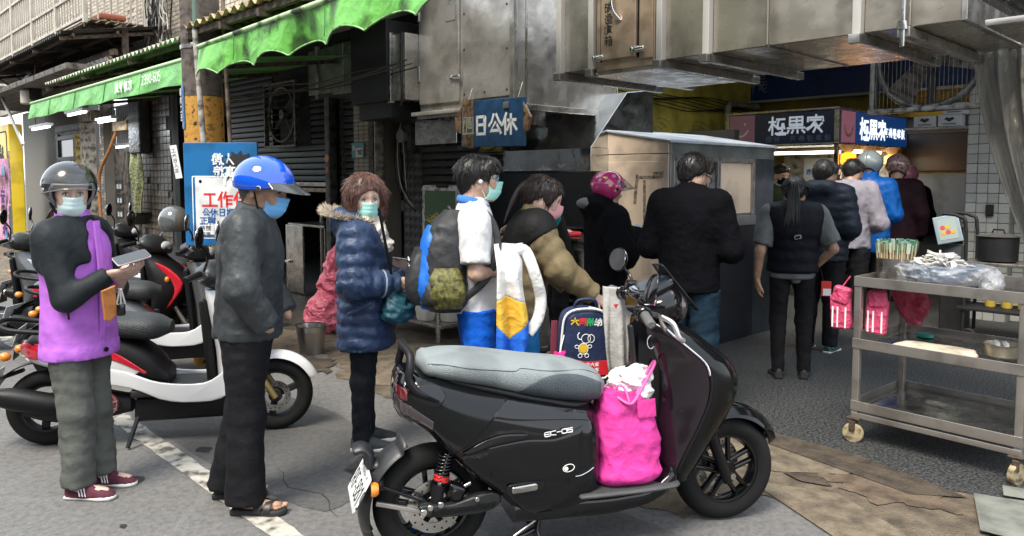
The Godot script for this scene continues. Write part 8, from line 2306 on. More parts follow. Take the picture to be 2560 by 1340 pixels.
	if hr.get("glasses",false):
		var gl:=MB.new()
		for e in [-1.0,1.0]:
			var p:=[]
			for i in 16:
				var a:=TAU*i/16
				p.append(V(e*0.034+cos(a)*0.024,0.004+sin(a)*0.017,0.106-absf(cos(a)+e)*0.002)*s)
			gl.tube(p,0.0022*s,5,true)
			gl.tube([V(e*0.058,0.008,0.1)*s,V(e*0.078,0.01,0.05)*s,V(e*0.08,0.006,-0.01)*s],0.0024*s,5)
		gl.tube([V(-0.01,0.008,0.108)*s,V(0.01,0.008,0.108)*s],0.002*s,5)
		part("glasses",gl,hr.get("gm",mat("frame_blue",K(0.05,0.22,0.4),0.3)),g,ht)
	for k in 2:
		var e:="_l" if k==0 else "_r"
		shoe(g,J["ank"+e],J["toe"+e],s,P.get("shoe",{"m":mat("shoe_dark",K(0.03),0.7),"m_sole":MT["black"]}))
	return {"g":g,"J":J,"ht":ht,"s":s}
func shoe(g:Node3D,an:Vector3,toe:Vector3,s:float,C:Dictionary)->void:
	var d:=toe-an
	d.y=0.0
	d=d.normalized()
	var t:=Transform3D(Basis(V(0,1,0).cross(d),V(0,1,0),d),V(an.x,0,an.z))
	var ln:float=C.get("len",0.262)*s
	var kind:String=C.get("kind","sneaker")
	var z0:=-0.065*s
	var sole:=[]
	for q in [[0.0,0.026],[0.06,0.033],[0.3,0.033],[0.5,0.037],[0.7,0.046],[0.85,0.043],[0.95,0.03],[1.0,0.01]]:
		sole.append(Vector2(q[1]*s,z0+q[0]*ln))
	var out:=PackedVector2Array()
	for q in sole:
		out.append(q)
	for i in range(sole.size()-1,-1,-1):
		out.append(V2(-sole[i].x,sole[i].y))
	out=smooth2(out,3)
	var th:float=C.get("sole",0.024)*s
	var R:=part("shoe" if kind!="sandal" else "sandal",MB.new().prism(out,0.001,th,Transform3D(t.basis*Basis(V(1,0,0),V(0,0,1),V(0,1,0)),t.origin),0.006),C.m_sole,g)
	if kind=="sandal":
		for q in [[0.08,0.15,0.052],[0.125,0.17,0.044]]:
			part("strap",MB.new().sheet(14,3,func(a:float,c:float):return t*V(cos(PI*a)*0.047*s,th*0.7+sin(PI*a)*q[2]*s,(q[0]+(c-0.5)*0.034+0.012*cos(PI*a))*s),0.003),C.m,R)
		part("heel_strap",MB.new().sheet(14,2,func(a:float,c:float):return t*V(cos(PI*a)*0.042*s,th+(0.025+c*0.018)*s,z0+0.055*s-sin(PI*a)*0.05*s),0.003),C.m,R)
		for i in 5:
			part("toe",MB.new().ell(V((0.026-i*0.013)*s,th+0.008*s,(0.188-absf(i-0.6)*0.01)*s),V(0.0075,0.008,0.014)*s*(1.25 if i==0 else 1.0),8),C.skin,R,t)
		return
	var rings:=[]
	for q in [[0.01,0.022,0.055],[0.06,0.032,0.075],[0.16,0.034,0.085],[0.28,0.034,0.085],[0.4,0.036,0.075],[0.55,0.04,0.058],[0.7,0.043,0.043],[0.85,0.04,0.032],[0.94,0.028,0.022],[0.985,0.012,0.01]]:
		var ring:=PackedVector3Array()
		for i in 16:
			var a:=TAU*i/16
			ring.append(t*V(cos(a)*q[1]*s,th*0.8+maxf(sin(a),-0.15)*q[2]*s,z0+q[0]*ln))
		rings.append(ring)
	part("shoe_upper",MB.new().loft(rings),C.m,R)
	var lc:=MB.new()
	for i in 5:
		lc.bar(t*V(-0.018*s,th+(0.074-i*0.011)*s,z0+(0.39+i*0.05)*ln),t*V(0.018*s,th+(0.074-i*0.011)*s,z0+(0.37+i*0.05)*ln),0.005,0.004,0.001)
	part("laces",lc,C.get("m_lace",MT["black"]),R)
	if C.has("m_stripe"):
		for i in 3:
			for e in [-1.0,1.0]:
				part("stripe",MB.new().bar(t*V(e*0.036*s,th,z0+(0.36+i*0.06)*ln),t*V(e*0.026*s,th+0.05*s,z0+(0.3+i*0.06)*ln),0.009,0.004,0.001),C.m_stripe,R)
func V2(x:float,y:float)->Vector2:
	return Vector2(x,y)
func face_mask(g:Node3D,ht:Transform3D,s:float,m:Material,kind:int)->void:
	var f:=func(u:float,v:float)->Vector3:
		var a:=(u-0.5)*2.0
		var y:=lerpf(-0.004,-0.108,v)-0.012*(1.0-a*a)*(v-0.5)*2.0*(-1.0 if v<0.5 else 1.0)*0.6
		var ridge:=exp(-pow(a*3.2,2.0))*0.022*(1.0-v*0.9)
		var jaw:=-0.028*pow(maxf(v-0.55,0.0)/0.45,2.0)
		var pl:=0.0022*absf(sin(v*PI*4.0)) if kind==0 else 0.012*exp(-pow(a*2.0,2.0))*sin(v*PI)
		var x:=0.074*sin(a*1.22)*(1.0-0.12*v)
		var z:=0.012+0.098*cos(a*1.22)+ridge+jaw+pl
		return V(x,y,z)*s
	var k:=part("mask",MB.new().sheet(24,18,f,0.0025),m,g,ht)
	for e in [0.0,1.0]:
		var sg:=-1.0 if e==0.0 else 1.0
		part("ear_loop",MB.new().tube([f.call(e,0.08),V(sg*0.078,0.012,0.0)*s,V(sg*0.08,0.008,-0.02)*s],0.0022*s,5),MT["white"],k)
		part("ear_loop",MB.new().tube([f.call(e,0.92),V(sg*0.076,-0.03,0.0)*s,V(sg*0.08,-0.01,-0.02)*s],0.0022*s,5),MT["white"],k)
func hair(g:Node3D,ht:Transform3D,s:float,hr:Dictionary)->void:
	var kind:String=hr.hair
	var m:Material=hr.hm
	var q:=SD.new()
	q.bone(V(0,0.04,-0.03)*s,V(0,0.042,0.015)*s,0.098*s,0.09*s,0.03,0.88,V(1,0,0))
	if kind=="short":
		q.bone(V(0,0.02,-0.05)*s,V(0,-0.03,-0.055)*s,0.072*s,0.055*s,0.03)
		q.bone(V(-0.05,0.085,0.055)*s,V(0.05,0.085,0.055)*s,0.032*s,0.03*s,0.03)
		q.hollow(V(0,-0.035,0.11)*s,0.09*s,0.015)
		for e in [-1.0,1.0]:
			q.hollow(V(e*0.1,-0.045,0.03)*s,0.06*s,0.015)
	elif kind=="boy":
		q.bone(V(0,0.03,-0.05)*s,V(0,-0.035,-0.06)*s,0.085*s,0.055*s,0.03)
		q.bone(V(-0.06,0.085,0.065)*s,V(0.05,0.06,0.085)*s,0.035*s,0.026*s,0.03)
		q.bone(V(-0.04,0.05,0.095)*s,V(0.05,0.04,0.09)*s,0.02*s,0.016*s,0.02)
		q.hollow(V(0,-0.06,0.12)*s,0.095*s,0.012)
		for e in [-1.0,1.0]:
			q.bone(V(e*0.07,0.05,0.03)*s,V(e*0.074,0.0,0.035)*s,0.03*s,0.014*s,0.02)
			q.hollow(V(e*0.1,-0.06,0.02)*s,0.055*s,0.015)
	elif kind=="bob":
		q.bone(V(0,0.05,-0.03)*s,V(0,-0.06,-0.06)*s,0.108*s,0.095*s,0.04)
		for e in [-1.0,1.0]:
			q.bone(V(e*0.07,0.05,0.02)*s,V(e*0.092,-0.085,0.01)*s,0.045*s,0.04*s,0.04)
			q.bone(V(e*0.03,0.105,0.055)*s,V(e*0.085,0.03,0.075)*s,0.035*s,0.024*s,0.03)
		q.hollow(V(0.015,-0.03,0.135)*s,0.1*s,0.01)
	else:
		q.bone(V(0,0.02,-0.05)*s,V(0,-0.01,-0.07)*s,0.075*s,0.06*s,0.03)
		q.hollow(V(0,-0.04,0.12)*s,0.092*s,0.02)
		for e in [-1.0,1.0]:
			q.bone(V(e*0.06,0.05,0.04)*s,V(e*0.072,-0.03,0.03)*s,0.035*s,0.018*s,0.03)
			q.hollow(V(e*0.1,-0.075,0.03)*s,0.05*s,0.015)
	q.wrinkle(30.0,hr.get("hn",0.009)*0.5,V(1.6,0.3,1.6),8)
	var mb:=MB.new()
	q.mesh_into(mb,hr.get("hcell",0.0075))
	var base:=mb.v.duplicate()
	var r2:=RandomNumberGenerator.new()
	r2.seed=77
	for i in int(hr.get("strands",260)*2.2):
		var p:Vector3=base[r2.randi() % base.size()]
		var out:=(p-V(0,0.02,-0.01)*s).normalized()
		var fall:=(V(0,-1,0)-out*out.dot(V(0,-1,0))+V(r2.randf_range(-0.3,0.3),0,r2.randf_range(-0.3,0.3))).normalized()
		if p.z>0.05*s and p.y<0.065*s and absf(p.x)<0.075*s:
			continue
		var ln:=r2.randf_range(0.02,0.05)*s*(1.5 if kind=="bob" else 1.0)
		mb.tube([p-fall*ln*0.4,p+out*0.004*s,p+fall*ln+out*r2.randf_range(-0.004,0.007)*s],[0.0008,0.0018,0.0003],3)
	part("hair",mb,m,g,ht)
	if kind=="pony":
		var t:=MB.new()
		for i in 46:
			var o:=V(r2.randf_range(-0.02,0.02),r2.randf_range(-0.02,0.02),0)*s
			var dn:Vector3=hr.get("pony",V(0,-0.2,-0.08))*s
			var a:=V(0,0.045,-0.115)*s+o
			t.tube(smooth3([a+V(0,0,0.03)*s,a+V(0,0.005,-0.02)*s,a+dn*0.5+o*1.4+V(0,0,-0.02)*s,a+dn+o*r2.randf_range(0.5,2.6)],3),[0.004,0.006,0.006,0.006,0.006,0.006,0.005,0.004,0.003,0.001],5)
		part("ponytail",t,m,g,ht)
		part("hair_tie",MB.new().tube([V(-0.02,0.045,-0.13)*s,V(0,0.067,-0.128)*s,V(0.02,0.045,-0.13)*s,V(0,0.024,-0.132)*s],0.006*s,6,true),hr.get("tie",MT["white"]),g,ht)
func helmet(g:Node3D,ht:Transform3D,s:float,C:Dictionary)->void:
	var half:bool=C.get("half",false)
	var c:=V(0,0.032,-0.008)*s
	var rd:=V(0.125,0.128,0.143)*s
	var lim:=func(a:float)->float:
		var d:=absf(rad_to_deg(a))
		if half:
			return deg_to_rad(lerpf(84.0,104.0,smoothstep(20.0,120.0,d)))
		return deg_to_rad(lerpf(80.0,140.0,smoothstep(44.0,72.0,d))-16.0*smoothstep(110.0,170.0,d))
	var pt:=func(u:float,v:float,k:float)->Vector3:
		var a:=(u-0.5)*TAU
		var p:float=v*lim.call(a)
		var low:=1.0-0.12*smoothstep(1.5,2.4,p)
		return c+V(sin(a)*sin(p)*rd.x*low,cos(p)*rd.y,cos(a)*sin(p)*rd.z*low)*k
	var sh:=part("helmet",MB.new().sheet(56,20,func(u:float,v:float):return pt.call(u,maxf(v,0.002),1.0),0.012*s),C.m,g,ht)
	var e:=[]
	for i in 56:
		e.append(pt.call(i/56.0,1.0,1.0))
	part("helmet_rim",MB.new().tube(e,0.0075*s,8,true),C.get("rim",MT["black"]),sh)
	part("helmet_lining",MB.new().sheet(40,14,func(u:float,v:float):return pt.call(u,maxf(v,0.002)*0.98,0.93),0.004*s),MT["black"],sh)
	for sg in [-1.0,1.0]:
		part("helmet_rivet",MB.new().cyl(V(sg*0.112,0.02,0.03)*s,V(sg*0.129,0.02,0.032)*s,0.012*s,-1.0,14,0.002),C.get("rivet",MT["chrome"]),sh)
	if C.has("visor"):
		var vf:=func(u:float,v:float)->Vector3:
			var an:=(u-0.5)*2.6
			var y:float=lerpf(0.085,-0.01,v)+C.get("lift",0.0)*(0.5+v*0.5)*cos(an)
			var rz:float=lerpf(0.118,0.17+C.get("reach",0.0),v)
			return V(sin(an)*lerpf(0.112,0.137,minf(v*2.0,1.0)),y,cos(an)*rz-0.005)*s
		var vs:=part("visor",MB.new().sheet(26,12,vf,0.002),C.visor,sh)
		var ve:=[]
		for i in 21:
			ve.append(vf.call(i/20.0,1.0))
		part("visor_edge",MB.new().tube(ve,0.0032*s,6),mat("visor_edge",K(0.12,0.12,0.11),0.2),vs)
	if C.has("peak"):
		part("peak",MB.new().sheet(20,8,func(u:float,v:float):
			var an:=(u-0.5)*2.2
			return V(sin(an)*(0.122+v*0.014),0.048-v*0.022+0.012*cos(an)*(1-v),cos(an)*(0.138+v*0.085))*s,0.004),C.peak,sh)
	if C.get("strap",true):
		part("chin_strap",MB.new().tube(smooth3([V(-0.098,0.0,0.0)*s,V(-0.078,-0.08,0.025)*s,V(-0.03,-0.125,0.045)*s,V(0.03,-0.125,0.045)*s,V(0.078,-0.08,0.025)*s,V(0.098,0.0,0.0)*s],4),0.008*s,6,false,0.35),MT["black"],sh)
	if C.has("dots"):
		for q in C.dots:
			var p:Vector3=pt.call(q[0],q[1],1.05)
			part("sticker",MB.new().cyl(Vector3.ZERO,V(0,0.002,0),q[2]*s,-1.0,14),q[3],sh,MB.frame(p-(p-c).normalized()*0.0015,(p-c).normalized()))
func people()->void:
	var sk:=skin("skin_a",K(0.52,0.33,0.24))
	var sk2:=skin("skin_b",K(0.44,0.26,0.175))
	var sk3:=skin("skin_c",K(0.58,0.39,0.31))
	var hair_black:=mat("hair_black",K(0.012,0.010,0.010),0.42,0.0,"soft",4.0)
	var hair_brown:=mat("hair_brown",K(0.11,0.05,0.035),0.42,0.0,"soft",4.0)
	var hair_dark:=mat("hair_dark",K(0.03,0.016,0.014),0.42,0.0,"soft",4.0)
	var mask_mint:=mat("mask_mint",K(0.36,0.70,0.64),0.8,0.0,"",1.0,"",1.0,{"back":Color(0.2,0.3,0.3)})
	var mask_pale:=mat("mask_pale",K(0.60,0.76,0.76),0.8)
	var mask_blue:=mat("mask_blue",K(0.14,0.40,0.75),0.8)
	var clear:=mat("visor_clear",K(0.05,0.05,0.05,0.10),0.03,0.0,"",1.0,"",1.0,{"spec":0.3})
	var dark_sole:=mat("sole_white",K(0.62,0.62,0.6),0.6)
	var lil:=cloth("lilac_cloth",K(0.46,0.15,0.62),0.75,3.0,0.35)
	var blk:=cloth("black_softshell",K(0.018,0.022,0.025),0.6,3.0,0.35)
	var r:=person("person","woman in lilac and black jacket and black visored helmet, looking over her phone",V(-2.05,0,-3.56),78,{
		"H":1.53,"skin":sk3,"cell":0.011,"w":1.02,
		"j":{"sh_r":V(-0.17,1.365,0.0),"el_r":V(-0.19,1.06,0.10),"wr_r":V(-0.08,1.175,0.265),"wr_l":V(0.045,1.19,0.27),"el_l":V(0.2,1.04,0.05),"sh_l":V(0.165,1.37,-0.03),"hip_r":V(-0.085,0.86,0.0),"knee_r":V(-0.095,0.45,0.05),"ank_r":V(-0.10,0.09,0.045),"toe_r":V(-0.07,0.03,0.22),"hip_l":V(0.085,0.86,-0.02),"knee_l":V(0.07,0.44,0.01),"ank_l":V(0.08,0.09,0.03),"toe_l":V(0.105,0.03,0.2),"neck":V(0,1.45,-0.01),"head":V(-0.015,1.585,-0.01)},
		"head":{"yaw":-40,"pitch":5,"mask":mask_pale,"helmet":{"m":mat("helmet_black",K(0.012,0.013,0.013),0.22,0.0,"",1.0,"",1.0,{"coat":0.4}),"visor":clear,"lift":0.05,"reach":0.04,"rim":mat("rim_grey",K(0.2,0.2,0.2),0.4)}},
		"hands":[{"d":V(-0.25,0.1,0.75),"n":V(-0.5,0.75,0.1),"c":[0.45,0.5,0.55,0.6],"t":0.4},{"d":V(0.3,0.1,0.75),"n":V(0.5,0.75,0.1),"c":[0.5,0.55,0.6,0.65],"t":0.4}],
		"legs":{"m":cloth("cargo_grey",K(0.10,0.105,0.095),0.85,2.0,0.5),"w":1.12,"wr":0.014,"f":6.0,"flare":1.2,"cuff":-0.015,"q":0.0035,"qp":0.06},
		"tops":[{"m":lil,"t":0.027,"hem":0.74,"band":true,"sleeve":0.0,"wr":0.006,"collar":0.32,"flare":1.12,"flat":0.84},{"name": "yoke_and_sleeves","m":blk,"t":0.042,"st":0.010,"hem":1.24,"wr":0.006,"f":6.0,"collar":0.1,"flare":0.97,"ct":1.0,"flat":0.84,"hol":[[0.035,1.42,0.17,0.10],[0.05,1.32,0.2,0.135],[0.055,1.2,0.2,0.145],[0.06,1.1,0.2,0.15]]}],
		"shoe":{"m":mat("shoe_maroon",K(0.16,0.025,0.055),0.8,0.0,"speck",3.0,"n_cloth",1.0),"m_sole":dark_sole,"m_stripe":MT["print_white"]}})
	var g:Node3D=r.g
	var ht:Transform3D=r.ht
	var tail:=MB.new()
	var r2:=RandomNumberGenerator.new()
	r2.seed=5
	for i in 110:
		var o:=V(r2.randf_range(-0.05,0.05),r2.randf_range(-0.02,0.02),r2.randf_range(-0.015,0.015))
		var w:=r2.randf_range(0.6,1.5)
		tail.tube(smooth3([V(0,-0.04,-0.1)+o*0.5,V(-0.02,-0.12,-0.165)+o,V(-0.045,-0.21,-0.20-0.03*w)+o*w,V(-0.07,-0.29-o.x,-0.22-0.06*w)+o*w*1.6],3),[0.003,0.004,0.004,0.004,0.004,0.003,0.003,0.002,0.002,0.0006],4)
	part("hair",tail,mat("hair_red",K(0.075,0.035,0.028),0.4),g,ht)
	var jk:Dictionary=r.J
	part("pocket_zip",MB.new().tube([jk.pelvis+V(-0.13,0.02,0.085),jk.pelvis+V(-0.135,0.12,0.08)],0.006,6,false,0.5),MT["black"],g,xf(V(-0.045,-0.02,0.02)))
	part("storm_flap",MB.new().sheet(4,20,func(u:float,v:float):return V(-0.045+u*0.035,lerpf(1.30,0.675,v),0.136+0.02*sin(v*3.0)+u*0.004),0.006),lil,g)
	part("snap",MB.new().cyl(V(-0.03,0.70,0.165),V(-0.03,0.70,0.173),0.011),MT["black"],g)
	var dj:=cloth("jacket_charcoal",K(0.035,0.04,0.043),0.5,1.4,0.7,"n_fold",{"spec":0.4})
	r=person("person","old man in blue half helmet and blue mask, dark jacket, hands in his pockets",V(-1.172,0,-3.4),95,{
		"H":1.60,"skin":sk2,"cell":0.0115,"w":1.05,
		"j":{"sh_r":V(-0.175,1.36,0.01),"el_r":V(-0.265,1.10,0.02),"wr_r":V(-0.195,0.90,0.12),"sh_l":V(0.172,1.36,-0.016),"el_l":V(0.25,1.08,-0.01),"wr_l":V(0.19,0.89,0.13),"hip_r":V(-0.09,0.88,-0.021),"knee_r":V(-0.095,0.48,-0.015),"ank_r":V(-0.105,0.09,-0.03),"toe_r":V(-0.121,0.03,0.15),"hip_l":V(0.088,0.87,-0.027),"knee_l":V(0.085,0.48,-0.07),"ank_l":V(0.09,0.09,-0.17),"toe_l":V(0.095,0.03,0.01),"neck":V(0,1.43,0.02),"head":V(-0.01,1.53,0.07),"chest":V(0,1.2,0.0),"pelvis":V(0,0.92,-0.02)},
		"head":{"yaw":-14,"pitch":12,"mask":mask_blue,"hair": "short","hm":mat("hair_grey",K(0.09,0.085,0.08),0.6),"strands":60,"helmet":{"half":true,"m":mat("helmet_blue",K(0.006,0.075,0.52),0.1,0.0,"",1.0,"",1.0,{"coat":1.0}),"peak":mat("peak_smoke",K(0.06,0.065,0.07,0.8),0.1),"rim":mat("rim_blue",K(0.01,0.06,0.4),0.3)}},
		"legs":{"m":cloth("trouser_black",K(0.010,0.010,0.012),0.7,2.5,0.5),"w":1.12,"wr":0.014,"f":4.0,"ws":V(1.2,0.3,1.2),"flare":1.4,"cuff":-0.03},
		"tops":[{"m":dj,"t":0.034,"st":0.024,"band":true,"hem":0.88,"wr":0.012,"f":7.0,"q":0.003,"qp":0.075,"jit":3.0,"collar":0.3,"flare":1.03,"w":1.05,"ct":1.1,"cuff":0.9}],
		"shoe":{"kind": "sandal","m":mat("sandal_black",K(0.014),0.45),"m_sole":mat("sandal_sole",K(0.02),0.7),"skin":sk2,"sole":0.03}})
	var sh:Node3D=r.g
	part("ear_visible",MB.new().ell(V(0,0,0),V(0.008,0.026,0.016),10),sk2,sh,r.ht*xf(V(-0.087,-0.01,-0.01)))
	var down:=cloth("down_navy",K(0.026,0.045,0.095),0.42,3.0,0.8,"n_fold",{"spec":0.35})
	r=person("person","woman in navy down coat with a fur hood and mint mask, brown bob, looking back",V(-0.799,0,-4.16),84,{
		"H":1.53,"skin":sk3,"cell":0.0115,"w":1.05,
		"j":{"sh_r":V(-0.17,1.31,-0.01),"el_r":V(-0.25,1.05,0.0),"wr_r":V(-0.09,1.03,0.21),"wr_l":V(0.02,1.03,0.22),"el_l":V(0.23,1.02,-0.02),"sh_l":V(0.165,1.31,-0.03),"hip_r":V(-0.085,0.80,0.0),"knee_r":V(-0.09,0.43,-0.01),"ank_r":V(-0.094,0.085,-0.02),"toe_r":V(-0.06,0.03,0.145),"hip_l":V(0.083,0.80,-0.025),"knee_l":V(0.073,0.42,-0.05),"ank_l":V(0.082,0.085,-0.04),"toe_l":V(0.117,0.03,0.12),"neck":V(0,1.395,-0.02),"head":V(-0.02,1.53,0.0),"chest":V(0,1.2,-0.01),"pelvis":V(0,0.9,-0.01)},
		"head":{"yaw":-56,"pitch":2,"mask":mask_mint,"hair": "bob","hm":hair_brown,"strands":700,"hn":0.014},
		"hands":[{"d":V(-0.6,-0.1,0.6),"n":V(-0.5,-0.3,-0.6),"c":[0.8,0.9,0.9,0.9]},{"d":V(0.5,-0.15,0.7),"n":V(0.5,-0.3,-0.6),"c":[0.9,0.95,1.0,1.0]}],
		"legs":{"m":cloth("jean_black",K(0.012,0.013,0.017),0.7,3.0,0.5),"w":0.92,"wr":0.012,"f":9.0},
		"tops":[{"m":down,"t":0.05,"st":0.04,"hem":0.70,"q":0.013,"qp":0.075,"jit":1.3,"wr":0.016,"f":8.0,"collar":0.2,"hood":1.1,"hoody":0.01,"flare":1.1,"cell":0.0105}],
		"shoe":{"m":mat("shoe_slate",K(0.03,0.035,0.037),0.8,0.0,"soft",3.0,"n_cloth",0.8),"m_sole":dark_sole,"sole":0.03}})
	g=r.g
	var nk:Vector3=r.J.neck
	var fur:=MB.new()
	for i in 1500:
		var a:=r2.randf_range(-2.5,2.5)
		var c:=nk+V(sin(a)*0.135,0.06-0.028*absf(a),-0.05-cos(a)*0.15)
		var d:=V(sin(a),0.75,-cos(a)*0.9)+V(r2.randf_range(-0.7,0.7),r2.randf_range(-0.6,0.8),r2.randf_range(-0.7,0.7))
		d=d.normalized()*r2.randf_range(0.03,0.065)
		fur.tube([c,c+d*0.6,c+d+V(0,-0.006,0)],[0.0022,0.0016,0.0004],3)
	part("fur_trim",fur,mat("fur_cream",K(0.55,0.47,0.36),0.9),g).set_meta("kind","stuff")
	var scf:=SD.new()
	scf.bone(nk+V(-0.07,-0.01,0.03),nk+V(0.07,-0.01,0.03),0.05,0.05,0.04)
	scf.bone(nk+V(-0.03,-0.02,0.07),nk+V(-0.02,-0.12,0.13),0.045,0.04,0.03)
	scf.bone(nk+V(0.06,0.0,0.05),nk+V(-0.08,-0.05,0.09),0.035,0.035,0.03)
	scf.wrinkle(11.0,0.018,V(0.6,1.6,1),9)
	var sm:=MB.new()
	scf.mesh_into(sm,0.009)
	part("scarf",sm,cloth("scarf_cream",K(0.58,0.53,0.46),0.85,4.0,0.5),g)
	var pk:Vector3=r.J.pelvis
	part("pocket_flap",MB.new().bar(pk+V(-0.235,-0.03,-0.03),pk+V(-0.225,0.035,0.1),0.012,0.02,0.004),down,g)
	part("waist_tab",MB.new().bar(pk+V(-0.245,0.10,-0.09),pk+V(-0.25,0.095,0.02),0.01,0.035,0.004),down,g)
	part("cuff_piping",MB.new().cyl(r.J.el_r.lerp(r.J.wr_r,0.62),r.J.el_r.lerp(r.J.wr_r,0.655),0.077),mat("piping",K(0.25,0.3,0.36),0.4),g)
	r=person("person","boy in white polo shirt and blue trousers with a mint mask, wearing a rucksack",V(-0.202,0,-4.05),100,{
		"H":1.62,"skin":sk,"cell":0.012,"bcell":0.015,
		"j":{"sh_r":V(-0.165,1.34,-0.02),"el_r":V(-0.22,1.06,-0.02),"wr_r":V(-0.12,1.065,0.19),"sh_l":V(0.167,1.34,0.0),"el_l":V(0.21,1.06,0.02),"wr_l":V(0.05,1.05,0.22),"neck":V(0,1.44,-0.01),"head":V(0,1.56,0.03)},
		"head":{"yaw":-3,"pitch":0,"mask":mask_mint,"hair": "boy","hm":hair_black,"strands":420,"hn":0.012,"glasses":true},
		"legs":{"m":cloth("track_blue",K(0.008,0.115,0.62),0.75,3.0,0.6),"w":1.08,"wr":0.012,"f":6.0},
		"tops":[{"name": "polo_shirt","m":cloth("polo_white",K(0.66,0.66,0.66),0.85,2.5,0.55),"t":0.022,"hem":0.83,"sleeve":0.5,"wr":0.014,"f":6.0,"collar":0.12}],
		"shoe":{"m":mat("shoe_dark",K(0.03),0.7),"m_sole":dark_sole}})
	part("collar",MB.new().tube(smooth3([r.J.neck+V(-0.075,0.0,0.01),r.J.neck+V(-0.05,0.015,-0.065),r.J.neck+V(0.05,0.015,-0.065),r.J.neck+V(0.075,0.0,0.01),r.J.neck+V(0.03,-0.035,0.075),r.J.neck+V(-0.03,-0.035,0.075)],4,true),0.02,8,true,0.45),cloth("collar_blue",K(0.06,0.19,0.55),0.8),r.g)
	part("earphone",MB.new().ell(Vector3.ZERO,V(0.012,0.012,0.012),10),MT["white"],r.g,r.ht*xf(V(-0.085,-0.01,0.0)))
	var olive:=cloth("olive_down",K(0.20,0.155,0.085),0.55,3.0,0.6)
	r=person("person","woman in olive padded jacket with pink mask and ponytail, reaching down to the scooter",V(0.056,0,-4.25),98,{
		"H":1.58,"skin":sk3,"cell":0.012,
		"j":{"sh_r":V(-0.175,1.32,0.06),"el_r":V(-0.225,1.09,0.185),"wr_r":V(-0.17,0.92,0.40),"sh_l":V(0.17,1.32,0.08),"el_l":V(0.21,1.08,0.16),"wr_l":V(0.15,0.93,0.32),"chest":V(0,1.2,0.03),"pelvis":V(0,0.92,0.0),"neck":V(-0.01,1.39,0.075),"head":V(-0.015,1.485,0.125)},
		"head":{"yaw":-6,"pitch":16,"mask":mat("mask_pink",K(0.70,0.33,0.36),0.8),"mask_kind":1,"hair": "pony","hm":hair_dark,"strands":320,"pony":V(0,-0.19,-0.07)},
		"hands":[null,{"d":V(0.15,-0.55,0.75),"n":V(0.6,-0.6,-0.45),"c":[0.5,0.55,0.6,0.65],"t":0.7}],
		"legs":{"m":cloth("track_teal",K(0.012,0.13,0.36),0.75,3.0,0.5),"w":1.0,"wr":0.012},
		"tops":[{"m":olive,"t":0.045,"st":0.034,"hem":0.82,"q":0.010,"qp":0.1,"jit":1.2,"wr":0.010,"f":7.0,"collar":0.42,"flare":1.0},{"name": "yoke","m":cloth("yoke_black",K(0.014),0.6),"t":0.06,"hem":1.24,"sleeve":0.13,"st":0.05,"wr":0.0,"collar":0.0,"flare":0.95}],
		"shoe":{"m":mat("shoe_dark",K(0.03),0.7),"m_sole":dark_sole}})
	r=person("person","cook in black headscarf and teal and red sleeves, bent over the counter under the hood",V(0.40,0,-6.35),-80,{
		"H":1.55,"skin":sk2,"cell":0.018,"hcell":0.008,"fcell":0.006,
		"j":{"sh_r":V(-0.16,1.30,0.12),"el_r":V(-0.2,1.15,0.28),"wr_r":V(-0.12,1.1,0.45),"sh_l":V(0.16,1.30,0.12),"el_l":V(0.2,1.12,0.26),"wr_l":V(0.16,1.22,0.44),"chest":V(0,1.2,0.08),"neck":V(0,1.40,0.12),"head":V(0,1.5,0.18)},
		"head":{"yaw":0,"pitch":22,"mask":MT["black"],"hair": "short","hm":MT["black"],"strands":0},
		"hands":[{"d":V(-0.2,-0.1,0.8),"n":V(0,-1,0)},{"d":V(0.2,-0.1,0.8),"n":V(0,-1,0)}],
		"legs":{"m":MT["trouser_black"],"w":1.0},
		"tops":[{"name": "sleeves","m":cloth("sleeve_red",K(0.36,0.02,0.05),0.8),"t":0.012,"hem":0.9,"wr":0.006},{"name": "shirt","m":cloth("shirt_teal",K(0.01,0.27,0.27),0.8),"t":0.02,"hem":0.85,"sleeve":0.42,"wr":0.006},{"name": "apron","m":cloth("apron_black",K(0.012),0.8),"t":0.024,"hem":0.6,"sleeve":0.0,"wr":0.006}]})
	var parka:=cloth("parka_black",K(0.005,0.005,0.007),0.8,3.0,0.8,"n_fold",{"spec":0.2})
	var pk1:=mat("dot_pale",K(0.6,0.35,0.42),0.3)
	var pk2:=mat("dot_mint",K(0.15,0.5,0.42),0.3)
	var pk3:=mat("dot_yellow",K(0.65,0.5,0.12),0.3)
